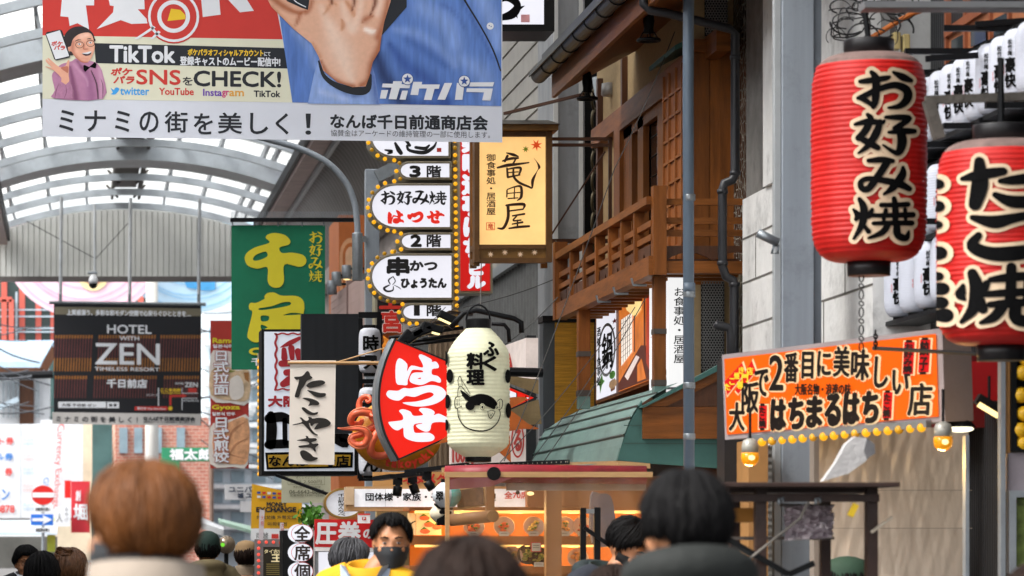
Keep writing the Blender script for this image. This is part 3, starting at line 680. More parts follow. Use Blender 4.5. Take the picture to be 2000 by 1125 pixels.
# white exchange building with sign panels
ex = thing('exchange_building', 'white ticket exchange building covered in sign panels at far left', 'building', W(50, 1080, 96))
f = facing(96, .0); S = Sign(ex, f)
S.rect('wall', bw, -160, 828, 105, 1012, 0, th=5)
bl = M('bg_blue_print', '2a7ac8', .5); rd = M('bg_red_print', 'd8403a', .5)
S.text('lettering', rd, '券', (12, 854, 26, 868), w=.03, bold=.5); S.text('lettering', rd, 'ト', (-2, 856, 8, 868), w=.03, bold=.4)
S.text('lettering', bl, '券', (10, 885, 25, 899), w=.03, bold=.5); S.text('lettering', bl, 'ル', (-6, 886, 7, 898), w=.03, bold=.4)
S.text('lettering', rd, '券', (10, 914, 24, 929), w=.03, bold=.5); S.text('lettering', bl, 'ョン', (-14, 956, 19, 977), w=.03, bold=.4); S.text('lettering', rd, '0878', (-8, 987, 28, 1001), w=.03, bold=.5)
for i, (m_, v) in enumerate(((bl, 855), (rd, 885), (bl, 912), (rd, 945), (bl, 982))): S.text('lettering', M('faint_' + m_.name, 'a8c4dc' if m_ is bl else 'e6b4b0', .6), '商品券', (45, v, 67, v + 7), w=.03); S.text('lettering', M('faint_' + m_.name, 'a8c4dc' if m_ is bl else 'e6b4b0', .6), '各種買取', (45, v + 9, 67, v + 15), w=.03)
for u in (40, 78): S.rect('panel_joint', M('bg_grey_board', '9aa4aa', .7), u, 828, u + .8, 1012, .02)
S.done()
fbox(MB(), 95.8, 79, 820, 162, 1012, 6).build('side_wall', bw, ex)
S = Sign(ex, quad(W(104, 832, 95.7), W(132, 826, 95.7), W(120, 990, 95.7), W(98, 996, 95.7), (0, 0, 1, 6)))
def vtxt(S, m, body, u0, u1, v0, v1, w):      # a word turned to run down
    vs_, fs = glyph(body); x0 = min(x for x, y in vs_); x1 = max(x for x, y in vs_); y0 = min(y for x, y in vs_); y1 = max(y for x, y in vs_)
    S.g('lettering', m).add([S.fr(u0 + (y - y0) / (y1 - y0) * (u1 - u0), v0 + (x - x0) / (x1 - x0) * (v1 - v0), w) for x, y in vs_], fs)
vtxt(S, rd, 'Currency Exchange', .15, .8, 0, 6, .03); vtxt(S, bl, 'GIFT', -.65, -.2, 3.6, 4.9, .03); S.done()
mb = MB(); n = 14; P = []
for s in (-1, 1):
    for i in range(n + 1):
        a = math.pi * i / n * .5
        P.append(W(-80 if s < 0 else 112, 1045 - 28 * math.sin(a), 94) + Vector((0, -1.2 * math.cos(a), 0)))
mb.add(P, [(i, i + 1, n + 2 + i, n + 1 + i) for i in range(n)]); mb.build('awning', M('bg_grey_awning', '9fb0bd', .4, 0, .1, 1), ex, True)
fbox(MB(), 94.5, -80, 1048, 112, 1110, .2).build('shop_front', M('bg_shopfront', '6a6a66', .5, 0, .3, 1), ex)
fbox(MB(), 93.6, 92, 1012, 108, 1078, .1).build('shop_poster', M('bg_green_poster', 'b5c84a', .6, 0, .2, 2), ex)
# no entry sign with arrow plate
ne = thing('road_sign', 'red no entry disc over a blue one way arrow plate on a pole', 'road sign', W(84, 1110, 90))
f = facing(90); S = Sign(ne, f)
rs = M('sign_red', 'd02a26', .35, 0, .04); wsn = M('sign_white', 'e4e6ea', .4, 0, .04); bs = M('sign_blue', '2a6fd0', .35, 0, .05)
S.poly('disc', wsn, circ(84, 967, 23.5, 40, 20), 0, th=.03); S.poly('disc_face', rs, circ(84, 967, 22.5, 40, 19), .008); S.rect('bar', wsn, 63, 962, 106, 971.5, .016)
S.rect('name_plate', wsn, 68, 989, 100, 1000, 0, th=.02); S.text('lettering', ink, '自転車を除く', (70, 991, 98, 998), w=.008, bold=.2)
S.rect('arrow_plate', wsn, 59, 1003, 105, 1027, 0, th=.03); S.rect('arrow_face', bs, 60.5, 1004.5, 103.5, 1025.5, .008)
S.poly('arrow', wsn, [(63, 1012), (85, 1012), (83, 1006), (102, 1015), (83, 1024.5), (86, 1018), (63, 1018)], .016)
S.rect('name_plate', wsn, 68, 1030, 99, 1040, 0, th=.02); S.text('lettering', ink, '自転車を除く', (70, 1031.5, 97, 1038.5), w=.008, bold=.2)
S.done(); MB().tube([(f(84, 0).x, 90.09, 0), (f(84, 0).x, 90.09, f(84, 950).z)], .04).build('pole', galv, ne)
# red shop signs beside the exchange building
o = thing('shop_sign', 'red box sign with white brush lettering left of the brown haired head', 'sign', W(155, 1040, 92))
S = Sign(o, facing(92)); S.rect('box', M('bg_red_sign', 'c8303a', .5, 0, .1, 1), 139, 940, 176, 1040, 0, th=1.0); S.text('lettering', wsn, '堀', (144, 985, 172, 1015), w=.03, bold=1); S.text('lettering', wsn, '創', (148, 958, 157, 978), w=.03, bold=.3)
S.rect('side', rs, 126, 938, 138.5, 972, -.3, th=.2); S.done()
o = thing('shop_sign', 'white shop sign with black brush letters beneath the currency panel', 'sign', W(118, 1028, 91.5))
S = Sign(o, facing(91.5)); S.rect('box', wsn, 107, 990, 137, 1028, 0, th=.4); S.text('lettering', ink, 'みやげ', (126, 990, 133, 1020), w=.03, vert=True); S.text('lettering', ink, '人', (110, 1002, 122, 1020), w=.03); S.done()
o = thing('shop_sign', 'blue and red round shop sign beside the masked face of the brown haired person', 'sign', W(210, 1110, 84))
S = Sign(o, facing(84)); S.rect('box', bs, 194, 1070, 222, 1118, 0, th=.3); S.poly('badge', rs, circ(210, 1092, 11, 24), .02); S.text('lettering', wsn, '仁', (206, 1088, 214, 1098), w=.03); S.done()
o = thing('food_poster', 'white poster with red letters behind the bun haired person', 'poster', W(180, 1125, 60))
S = Sign(o, facing(60)); S.rect('sheet', wsn, 158, 1094, 196, 1135, 0, th=.05); S.text('lettering', rs, 'ラーメン', (166, 1097, 172, 1128), w=.01, vert=True); S.text('lettering', rs, 'カレー', (174, 1097, 180, 1128), w=.01, vert=True); S.done()
# tall pale buildings, brick building, green signs
fbox(MB(), 118, 100, 820, 180, 1110, 8).build('pale_building', M('bg_cream_wall', 'd6ccb4', .8, 0, .2, .7, dirt=.4), label='cream shabby building with pipes between the exchange and brick buildings', cat='building')
br = thing('brick_building', 'red brick building behind the utility pole under the dark hotel banner', 'building', W(300, 1110, 116))
bm_ = bpy.data.materials.new('bg_brick'); bm_.use_nodes = True; t = bm_.node_tree; bt = t.nodes.new('ShaderNodeTexBrick'); bt.inputs['Color1'].default_value = lin('c4806c'); bt.inputs['Color2'].default_value = lin('b06a58'); bt.inputs['Mortar'].default_value = lin('c9b4a4'); bt.inputs['Scale'].default_value = 2.2  # brick tones lightened to imitate overexposed distance
tc = t.nodes.new('ShaderNodeTexCoord'); mp = t.nodes.new('ShaderNodeMapping'); mp.inputs['Rotation'].default_value = (R(90), 0, 0); t.links.new(tc.outputs['Object'], mp.inputs[0]); t.links.new(mp.outputs[0], bt.inputs[0]); t.links.new(bt.outputs[0], t.nodes['Principled BSDF'].inputs['Base Color'])
fbox(MB(), 116, 225, 815, 408, 1110, 8).build('wall', bm_, br)
mb = MB()
for u in (233, 262, 300, 345): fbox(mb, 115.9, u, 835, u + 16, 885, .2)
mb.build('window', M('bg_window', '8fa3ad', .2, 0, .2, 2), br)
fbox(MB(), 115.8, 312, 898, 350, 960, .2).build('green_panel', M('bg_green_panel', '3f8a5c', .5, 0, .2, 1), br)
o = thing('shop_sign', 'green sign board with white brush letters above the brown haired head', 'sign', W(362, 905, 100))
S = Sign(o, facing(100)); S.rect('board', M('bg_green_sign', '2f8a62', .5, 0, .1, 1), 316, 874, 412, 901, 0, th=.3); S.text('lettering', wsn, '福太郎', (332, 877, 412, 898), w=.02, bold=.9); S.done()
MB().tube([(W(296, 0, 104).x, 104, 0), (W(297, 0, 104).x, 104, W(0, 540, 104).z)], [.22, .17], 12).build('utility_pole', M('bg_concrete', 'b4b2ac', .8, 0, .1, 2), None, True, label='pale concrete utility pole under the blue round sign', cat='pole')
# white and grey building in the gap right of the dark banner
gp = thing('pale_building', 'bleached apartment building with balconies seen right of the hotel banner', 'building', W(470, 1110, 124))
fbox(MB(), 124, 400, 560, 760, 1110, 8).build('wall', M('bg_blue_white', 'c4d0d8', .7, 0, .12, .7, dirt=.3), gp)  # wall colour kept near white to stand in for overexposure
mb = MB(); mb2 = MB()
for i in range(11):
    v = 640 + 40 * i
    for j in range(5):
        u = 405 + 42 * j
        fbox(mb, 123.95, u + 4, v, u + 30, v + 22, .2)
    fbox(mb2, 123.3, 398, v + 26, 640, v + 34, .6)
mb.build('window', M('bg_window', '8fa3ad', .2, 0, .2, 2), gp); mb2.build('balcony', M('bg_balcony', 'cfd4d6', .7), gp)
fbox(MB(), 95, 392, 958, 415, 1110, 4).build('brick_pier', bm_, label='narrow brick pier right of the brown haired head', cat='pier', base=W(403, 1110, 95))
MB().tube([(W(413, 0, 92).x, 92, 0), (W(413, 0, 92).x, 92, W(0, 830, 92).z)], .06).build('utility_pole', M('bg_rust_pole', '6a5448', .6), label='thin rusty pole in front of the narrow brick pier', cat='pole')
o = thing('shop_sign', 'white sign with blue katakana letters left of the yellow exchange banner', 'sign', W(468, 976, 60))
S = Sign(o, facing(60)); S.rect('board', wsn, 440, 946, 492, 976, 0, th=.2); S.text('lettering', M('bg_navy', '2a3a55'), 'ユニバ', (447, 950, 492, 961), w=.02, bold=.5); S.text('lettering', M('bg_navy', '2a3a55'), '城 ユ', (464, 963, 491, 973), w=.02, bold=.5); S.rect('board', wsn, 470, 978, 498, 1000, 0, th=.2); S.done()
mb = MB(); a = [W(392, 1020, 70), W(437, 1035, 70), W(437, 1029, 74), W(388, 1008, 74)]; mb.prism(a, [p - Vector((0, 0, .12)) for p in a]); mb.build('awning', wsn, label='small white awning above the green beanie walker', cat='awning')
mb = MB(); a = [W(430, 1018, 66), W(492, 1036, 66), W(492, 1028, 70), W(426, 1012, 70)]; mb.prism(a, [p - Vector((0, 0, .06)) for p in a]); mb.build('awning', M('bg_mint', 'a8c8b8', .6), label='pale mint awning right of the small white one', cat='awning')
# overhead cables in the far street
mb = MB()
for i in range(26):
    D = random.uniform(98, 110); v = random.uniform(600, 900); u0 = random.choice((-60, 392)); u1 = random.uniform(u0 + 110, u0 + 170)
    dv = random.uniform(-60, 90); sag = random.uniform(4, 14)
    mb.tube([W(u0 + (u1 - u0) * k / 8, v + dv * k / 8 + sag * math.sin(math.pi * k / 8), D) for k in range(9)], random.uniform(.012, .03), 4)
mb.build('cables', M('cable_grey', '3a3d42', .6), kind='stuff', label='tangle of overhead cables across the far street', cat='cables')
mb = MB()
for i in range(9):
    u, v = random.uniform(396, 500), random.uniform(660, 960); D = random.uniform(112, 121)
    fbox(mb, D, u, v, u + random.uniform(10, 22), v + random.uniform(8, 16), .6)
mb.build('air_conditioner', M('bg_ac', 'b9bec0', .6), gp)

# ------------------------------------------------------------------ grey clad building behind the signs (right frontage)
gb_ = thing('clad_building', 'grey metal clad building behind the lit signs with lapped siding', 'building', (3.9, 33, 0))
sid = M('lap_siding', '96928b', .5, .1, .12, 4, dirt=.4, island=.08)
mb = MB(); mb.box(3.93, 7, 28.9, 41, 0, 11)
mb.build('wall', sid, gb_)
mb = MB()
for i in range(30): mb.box(3.915, 3.93, 28.9, 41, 4.2 + i * .19, 4.2 + i * .19 + .165)
mb.build('lap_boards', sid, gb_)
mb = MB()
for i in range(60): mb.box(3.9, 3.93, 28.95 + i * .2, 28.95 + i * .2 + .012, 0, 4.15)
mb.build('seam', M('seam_grey', '77797a', .5, .2), gb_)
mb = MB(); mb.box(3.86, 3.93, 28.7, 41, 4.12, 4.2); mb.build('rail', galv, gb_)
mb = MB(); mb.box(3.85, 3.95, 28.7, 28.9, 0, 11); mb.build('corner_post', M('post_white', 'b9bab8', .5, .1, .1, 3), gb_)
# grey piers between it and the timber house
pr = thing('grey_pier', 'tall grey metal pier between the clad building and the timber house', 'pier', (3.9, 27.9, 0))
fbox(MB(), 28.0, 1083, -300, 1142, 1200, 1).build('shaft', M('pier_grey', '85878a', .5, .2, .2, 6, .05, 20, stretch=(1, 1, .15), dirt=.6), pr)
mb = MB(); fbox(mb, 27.97, 1081, -300, 1090, 1200, .02); fbox(mb, 27.97, 1131, -300, 1139, 1200, .02); mb.build('edge_trim', M('post_white', 'b9bab8', .5, .1, .1, 3), pr)
fbox(MB(), 28.3, 1142, -300, 1215, 1200, 1).build('gap_shade', blackp, pr)  # solid black block puts the dark gap's shade into colour
mb = MB()
for i in range(8):
    c = W(1163, 195 + 40 * i, 27.6); mb.tube([c + Vector((.035 * math.cos(a), .05 * math.cos(a), .085 * math.sin(a))) for a in [R(20 * k) for k in range(19)]], .011, 6)
mb.build('brass_ring', M('brass', '4a4230', .4, .6), pr, True)
mb = MB(); mb.tube([W(1166, 150, 27.4), W(1184, 260, 27.4), W(1186, 480, 27.4)], .04); mb.build('pipe', M('pier_pipe', '7d8488', .4, .3), pr, True)

# ------------------------------------------------------------------ timber restaurant
th_ = thing('timber_restaurant', 'two storey timber restaurant front with balcony, sliding windows and green awning', 'restaurant', (3.8, 22.5, 0))
DN = 20.5
MB().box(3.84, 8, 21.3, 26.2, 0, 6.5).build('wall', plaster, th_)
# eave: soffit, fascia, gutter
mb = MB(); y0, y1 = 16.5, 24.4
mb.prism([(3.3, y0, 4.72), (3.9, y0, 5.05), (3.9, y0, 5.11), (3.3, y0, 4.86)], [(3.3, y1, 4.72), (3.9, y1, 5.05), (3.9, y1, 5.11), (3.3, y1, 4.86)])
mb.build('soffit', wood, th_); MB().box(3.27, 3.297, y0, y1 + .02, 4.70, 4.88).build('fascia', woodh, th_)
mb = MB(); P = []
for y in (y0, y1 + .15):
    for k in range(9):
        a = math.pi + math.pi * k / 8; P.append((3.2 + .055 * math.cos(a), y, 4.87 + .055 * math.sin(a)))
mb.add(P, [(k, k + 1, 10 + k, 9 + k) for k in range(8)] + [tuple(range(9, 18))]); mb.box(3.13, 3.138, y0, y1 + .15, 4.86, 4.89)
mb.build('gutter', gutterm, th_)
mb = MB(); y = 17.0
while y < y1:
    mb.tube([(3.2 + .059 * math.cos(a), y, 4.87 + .059 * math.sin(a)) for a in [math.pi + math.pi * k / 8 for k in range(9)]] , .005, 5); mb.box(3.2, 3.3, y - .006, y + .006, 4.9, 4.915); y += .5
mb.build('gutter_bracket', darkmet, th_)
mb = MB(); mb.prism([(3.2, y0, 4.92), (5.5, y0, 5.9), (5.5, y0, 5.98), (3.2, y0, 4.99)], [(3.2, y1, 4.92), (5.5, y1, 5.9), (5.5, y1, 5.98), (3.2, y1, 4.99)])
mb.build('roof', M('roof_dark', '3a3c40', .5, .3), th_)
# lintel, studs, window
MB().box(3.76, 3.84, 20.9, 25.95, 4.53, 4.66).build('lintel', woodh, th_)
mb = MB()
for y in (24.75, 25.9, 21.9): mb.box(3.80, 3.84, y, y + .07, 4.66, 5.03)
mb.box(3.8, 3.84, 25.9, 25.97, 3.2, 4.53); mb.build('stud', woodd, th_)
win = MB()
win.box(3.76, 3.85, 24.6, 24.86, 3.2, 4.53); win.box(3.76, 3.85, 22.3, 24.6, 4.50, 4.535)
wf = win.build('window', wood, th_)
mb = MB()
for y0_, y1_ in ((24.22, 24.58), (23.74, 23.97), (22.97, 23.16)): mb.box(3.785, 3.825, y0_, y1_, 3.2, 4.5)
mb.box(3.785, 3.825, 23.16, 24.6, 4.43, 4.5); mb.box(3.79, 3.825, 22.3, 22.97, 4.43, 4.5); mb.build('sash', wood, wf)
mb = MB()
for k in range(9): mb.box(3.825, 3.83, 23.98, 24.2, 3.3 + .13 * k, 3.306 + .13 * k); mb.box(3.825, 3.83, 23.2, 23.7, 3.3 + .13 * k, 3.304 + .13 * k)
mb.build('glazing_wire', darkmet, wf)
MB().box(3.832, 3.839, 22.3, 24.6, 3.2, 4.5).build('pane', M('dark_pane', '111519', .06, 0, .4, 1.5), wf)
# lattice shutter box
mb = MB(); mb.box(3.68, 3.84, 21.55, 22.25, 3.0, 4.60)
mb.build('shutter_box', M('shutter_wood', '8c5228', .55, 0, .25, 5, .15, 30, stretch=(4, 4, .6), spec=.25), th_)
mb = MB()
for y in (21.55, 21.78, 22.02, 22.22): mb.box(3.665, 3.68, y, y + .025, 3.0, 4.55)
z = 3.05
while z < 4.5: mb.box(3.668, 3.68, 21.55, 22.25, z, z + .016); z += .135
mb.build('lattice', M('lattice_wood', '8c5428', .55, 0, .25, 5, spec=.25), th_)
mb = MB(); mb.prism([(3.6, 21.4, 4.60), (3.84, 21.4, 4.72), (3.84, 21.4, 4.75), (3.6, 21.4, 4.63)], [(3.6, 22.35, 4.60), (3.84, 22.35, 4.72), (3.84, 22.35, 4.75), (3.6, 22.35, 4.63)])
mb.build('small_roof', green_cu2, th_)
# end wall that faces the street mouth
f = facing(21.28)
S = Sign(th_, f)
S.rect('end_boards', wood, 1352, 100, 1386, 640, .0, th=.1); S.rect('end_boards', wood, 1387, 100, 1449, 640, .0, th=.1)
S.rect('end_plaster', plaster, 1340, -60, 1462, 99, -.02, th=.1); S.rect('end_plaster', plaster, 1340, 527, 1462, 760, .03, th=.1)
S.rect('end_beam', woodh, 1346, 79, 1449, 103, .06, th=.08)
S.rect('corner_board', wood, 1449.5, -80, 1463, 760, .05, th=.2); S.rect('end_beam', woodh, 1446, -60, 1449.4, 99, .03, th=.05)
S.done()
def perf(u0, v0, u1, v1, D):
    f = facing(D); mb = MB(); d = 5.6; rows = int((v1 - v0) / (d * .87)); r = 2.05
    mbk = MB(); mbk.rect(f, u0, v0, u1, v1, -.02)
    mbk.build('vent_backing', M('vent_back', '16171a', .7), th_)
    # hexagonal mesh: three sets of short bars
    for j in range(rows):
        v = v0 + j * d * .87
        for i in range(int((u1 - u0) / d)):
            u = u0 + 2.5 + i * d + (d / 2 if j % 2 else 0)
            if u > u1 - 2.5: continue
            P = [(u + 3.35 * math.cos(R(30 + 60 * k)), v + 2.9 + 3.35 * math.sin(R(30 + 60 * k))) for k in range(6)]
            H = [(u + r * math.cos(R(30 + 60 * k)), v + 2.9 + r * math.sin(R(30 + 60 * k))) for k in range(6)]
            mb.add([f(*p, 0) for p in P] + [f(*p, 0) for p in H], [(k, (k + 1) % 6, 6 + (k + 1) % 6, 6 + k) for k in range(6)])
    mb.build('vent_mesh', M('vent_grey', '8f8f8d', .45, .5), th_)
perf(1377, -20, 1422, 70, 21.2); perf(1370, 530, 1416, 728, 21.2)
# balcony
bal = thing('balcony', 'orange timber balcony with slatted railing on the restaurant front', 'balcony', (3.5, 22.4, 3.2))
mb = MB(); mb.box(3.30, 3.37, DN, 24.5, 3.19, 3.30); mb.box(3.37, 4.02, DN, DN + .1, 3.2, 3.27)
mb.build('bottom_beam', woodh, bal)
mb = MB(); mb.box(3.295, 3.375, DN + .05, 24.5, 3.60, 3.645); mb.build('handrail', woodh, bal)
mb = MB()
for z in (3.395, 3.475): mb.box(3.32, 3.35, DN + .05, 24.5, z, z + .035)
for v in (393, 430, 454):
    z = W(0, v, DN).z; h = .018
    mb.box(3.375, 3.98, DN + .03, DN + .06, z - h, z + h)
mb.build('rail', woodh, bal)
mb = MB()
for y in (21.05, 21.55, 22.05, 22.6, 23.15, 23.75): mb.box(3.305, 3.365, y, y + .05, 3.29, 3.61)
mb.build('baluster', wood, bal)
mb = MB()
for y in (24.42,): mb.box(3.29, 3.38, y, y + .09, 3.19, 3.72)
mb.build('post', wood, bal)
mb = MB(); mb.box(3.325, 3.40, DN - .02, DN + .07, 3.19, 3.70); mb.build('post', wood, bal)
mb = MB(); y = DN + .1
while y < 24.3:
    y2 = y + .5
    P = [(3.325, y, 3.30), (3.325, y + .17, 3.30), (3.325, y + .22, 3.34), (3.325, y + .27, 3.30), (3.325, y2 - .03, 3.30), (3.325, y2 - .03, 3.375), (3.325, y, 3.375)]
    mb.prism(P, [(a + .02, b, c) for a, b, c in P]); y = y2
P = [(3.4 + .55 * k / 12, DN + .04, 3.275 + .05 * abs(math.sin(k * math.pi / 6))) for k in range(13)] + [(3.97, DN + .04, 3.36), (3.4, DN + .04, 3.36)]
mb.prism(P, [(a, b + .02, c) for a, b, c in P]); mb.build('scalloped_board', woodd, bal)
mb = MB(); y = DN + .15
while y < 24.4: mb.box(3.37, 3.84, y, y + .05, 3.19, 3.25); y += .28
mb.build('joist', woodh, bal); MB().box(3.37, 3.84, DN + .1, 24.5, 3.255, 3.29).build('deck', woodd, bal)
mb = MB()
for y in (21.0, 21.7, 22.4): mb.tube([(3.37, y, 3.17), (3.29, y, 3.17), (3.28, y, 3.21)], .008, 5)
mb.build('hook', galv, bal)
# two awning pillars with grey bands
def pillar(u0, u1, vtop, vbot, D, label):
    o = thing('timber_pillar', label, 'pillar', W((u0 + u1) / 2, vbot, D), 'timber pillars under the balcony')
    fbox(MB(), D, u0, vtop, u1, vbot - 18, .085).build('post', wood, o)
    mb = MB(); fbox(mb, D, u0 - .8, vbot - 30, u1 + .8, vbot - 19, .1, .008); fbox(mb, D, u0 - .8, (vtop + vbot) / 2 - 8, u1 + .8, (vtop + vbot) / 2 + 2, .1, .008); mb.build('band', M('band_grey', '4a4440', .5, .2), o)
    fbox(MB(), D, u0, vbot - 18, u1, vbot + 6, .085).build('foot', green_cu, o)
pillar(1130, 1153, 596, 792, 23.45, 'timber pillar in front of the bamboo panel under the balcony')
pillar(1278, 1301, 528, 772, 20.62, 'timber pillar between the two white light boxes under the balcony end')
# bamboo panel
bp = thing('bamboo_panel', 'yellow bamboo mat panel in a dark frame left of the timber pillar', 'panel', W(1120, 830, 25.6))
f = facing(25.6); S = Sign(bp, f)
S.rect('frame', M('frame_slate', '4a5258', .5, .2, .15, 4, dirt=.3), 1061, 618, 1165, 850, 0, th=.2); S.rect('cap', darkmet, 1059, 617, 1165, 629, .03, th=.26)
S.rect('bamboo_mat', M('bamboo', 'b98a26', .5, 0, .35, 40, .5, 60, stretch=(.12, .12, 3)), 1083, 630, 1160, 845, .01); S.done()
# light boxes
lb = thing('picture_lightbox', 'backlit wall panel with a hotpot emblem and a photograph of a timber dining room', 'light box', (3.55, 23.4, 2.6))
X = 3.6
def WX(u, v): return onwall(X)(u, v)
f = quad(WX(1164, 617), WX(1272, 573), WX(1272, 742), WX(1164, 783), (0, 0, 108, 166)); S = Sign(lb, f)
S.rect('frame', woodh, -4, -5, 111, 171, -.01, th=.1)
S.rect('emblem_panel', lboxw, 1, 1, 42, 165, .0); roomc = E('room_photo_orange', 'd4742e', .95, .35, 7)
S.rect('photo', roomc, 47, 1, 107, 165, .0)
S.poly('emblem', M('emblem_grey', '8a8a8a'), circ(24, 75, 18, 32, 52), .004, [circ(24, 75, 15, 32, 46)]); S.text('emblem', ink, '鍋', (15, 42, 36, 112), w=.006, bold=.9)
S.text('emblem', ink, '酒処・食事処', (3, 24, 11, 140), w=.004, bold=.3, vert=True)
S.poly('emblem', M('leaf_green', '5a9a3a'), [(10, 128), (14, 118), (16, 130), (20, 134), (14, 140), (10, 156), (9, 140), (4, 136)], .004); S.poly('emblem', M('bowl_brown', '8a5a3a'), [(30, 140), (41, 136), (41, 158), (33, 160)], .005); S.poly('emblem', redp, star(40, 25, 6), .004)
S.poly('emblem', M('leaf_green', '5a9a3a'), circ(36, 128, 6, 12, 8), .006); S.poly('emblem', M('bowl_tan', 'caa27a'), circ(37, 146, 8, 16, 9), .0055)
S.poly('photo', E('room_light', 'f4e6d8', 1.1, .1), [(53, 28), (74, 22), (74, 98), (53, 118)], .004); S.poly('photo', E('room_glow', 'ffd08a', 1.1, .2), [(60, 2), (92, 2), (90, 24), (80, 34), (64, 14)], .004)
for i in range(5): S.poly('photo', ink, [(53 + 4.2 * i, 28 - i), (53.8 + 4.2 * i, 28 - i), (53.8 + 4.2 * i, 116 - 3.5 * i), (53 + 4.2 * i, 116 - 3.5 * i)], .006)
for i in range(7): S.poly('photo', ink, [(53, 36 + 11 * i), (74, 30 + 10.4 * i), (74, 30.8 + 10.4 * i), (53, 36.8 + 11 * i)], .0062)
rmd = E('room_dark', '5a2418', .8, .2, 8)
S.poly('photo', rmd, [(47, 150), (90, 92), (107, 100), (107, 164), (47, 164)], .003); S.poly('photo', E('room_pale', 'eed8d0', .9, .1), [(60, 140), (82, 108), (88, 114), (66, 150)], .005); S.poly('photo', roomc, [(84, 128), (92, 118), (100, 160), (84, 160)], .005)
S.poly('photo', rmd, [(96, 4), (99, 4), (99, 110), (96, 112)], .005); S.poly('photo', E('room_red', 'b83a22', .9, .3, 10), [(100, 4), (107, 4), (107, 150), (100, 130)], .004)
S.poly('photo', rmd, [(78, 30), (80, 30), (80, 100), (78, 100)], .005); S.done()
wl = thing('lightbox_sign', 'tall white light box reading restaurant and tavern beside the blue pipe', 'light box', W(1322, 756, 20.9))
p0 = W(1306, 0, 20.9).x; zt, zb = W(0, 526, 20.9).z, W(0, 757, 20.9).z
MB().box(p0, p0 + .115, 20.9, 21.6, zb, zt).build('case', E('lightbox_white_b', 'f2f2f2', .98, .02), wl)
f = facing(20.9); S = Sign(wl, f); S.text('lettering', ink, 'お食事処・居酒屋', (1315, 561, 1337, 710), w=.004, bold=.25, vert=True)
S.rect('edge', galv, 1305, 524, 1346, 527, .004, th=.1); S.rect('edge', galv, 1305, 756, 1346, 759, .004, th=.1); S.done()
f = quad((p0, 21.58, zt), (p0, 20.92, zt), (p0, 20.92, zb), (p0, 21.58, zb), (0, 0, 10, 230)); S = Sign(wl, f)
S.text('lettering', ink, '088', (6, 190, 9.5, 225), w=.004); S.text('lettering', ink, '日', (1, 205, 3, 222), w=.004); S.poly('leaf_print', redp, star(8.2, 30, 1.0), .004); S.poly('leaf_print', redp, star(1.5, 120, 1.2), .004); S.done()
# green awning and gable
aw = thing('green_awning', 'green copper sheet awning with curved front over the restaurant entrance', 'awning', (3.2, 22.4, 2.1))
prof = [(3.47, 2.575), (3.35, 2.52), (3.238, 2.44)] + [(3.238 - .115 * math.sin(R(90) * k / 8) , 2.43 - .30 * (1 - math.cos(R(90) * k / 8)) ) for k in range(1, 9)]
prof = [(3.47, 2.575), (3.35, 2.515), (3.238, 2.44), (3.212, 2.40), (3.188, 2.35), (3.165, 2.29), (3.145, 2.22), (3.125, 2.13)]
ya, yb = 20.5, 24.5
mb = MB(); P = [(x, y, z) for y in (ya, yb) for x, z in prof]; n = len(prof); mb.add(P, [(i, i + 1, n + i + 1, n + i) for i in range(n - 1)])
mb.build('sheet', green_cu, aw, recalc=False)
mb = MB()
for x, z in [prof[1], prof[2], (3.198, 2.375), (3.16, 2.275)]: mb.bar((x - .004, ya - .01, z + .002), (x - .004, yb, z + .002), .008, .009)
mb.build('seam', M('seam_green', '3a4f4a', .4, .2), aw)
f = facing(ya); S = Sign(aw, f)
S.poly('gable_sheet', green_cu2, [(1246, 796), (1254, 782), (1254, 857), (1420, 857), (1420, 916), (1266, 905), (1206, 899), (1212, 876), (1222, 846), (1234, 816)], 0, th=.05)
for v in (830, 865): S.poly('gable_seam', M('seam_green', '3a4f4a', .4, .2), [(1218, v), (1420, v + 1), (1420, v + 2.6), (1218, v + 1.6)], .004)
S.rect('gable_beam', woodh, 1254, 795, 1420, 857, .03, th=.06)
S.poly('gable_boards', woodd, [(1300, 794), (1420, 733), (1420, 794)], .012, th=.02)
S.poly('barge_board', woodh, [(1256, 794), (1300, 794), (1420, 734), (1420, 716)], .035, th=.05); S.poly('roof_edge', green_cu2, [(1246, 797), (1254, 797), (1422, 714), (1422, 702)], .06, th=.12); S.done()
mb = MB(); P = [W(1040, 905, 24.4), W(1206, 900, 20.5), W(1270, 905, 20.5), W(1100, 912, 24.4)]; mb.prism(P, [p + Vector((0, 0, -.03)) for p in P]); mb.build('underside', tan, aw)
MB().box(3.55, 7.5, 20.6, 26, 0, 2.55).build('entrance_wall', woodd, aw)
# pipes on the front
o = thing('blue_pipe', 'tall blue grey pipe running up in front of the restaurant end wall', 'pipe', (W(1346, 0, 20).x, 20, 0))
a = W(1344, 0, 20).x; MB().tube([(a + .01, 20, 0), (a, 20, 4.2), (a + .012, 20, 6)], .031, 14).build('pipe', pipebl, o, True)
mb = MB()
for v in (386, 575, 753, 853): z = W(0, v, 20).z; mb.lathe([(.033, -.018), (.0345, -.012), (.0345, .012), (.033, .018)], (a + .006, 20, z), 14)
mb.build('clamp', galv, o, True); mb = MB(); mb.lathe([(.034, -.03), (.034, .03)], (a + .006, 20, W(0, 563, 20).z), 14); mb.build('joint', pipebl, o, True)
dp = thing('drain_pipe', 'dark cast drain pipe with bends running down the restaurant end wall', 'pipe', W(1430, 760, 20.35))
f = facing(20.35)
MB().tube([f(1255, -20), f(1257, 8), f(1270, 20), f(1300, 25), f(1425, 56), f(1436, 66), f(1436, 340), f(1430, 352), f(1415, 358), f(1411, 372), f(1411, 520), f(1418, 540), f(1432, 548), f(1434, 560), f(1434, 640), f(1434, 720)], .026, 10).build('pipe', pipedk, dp, True)
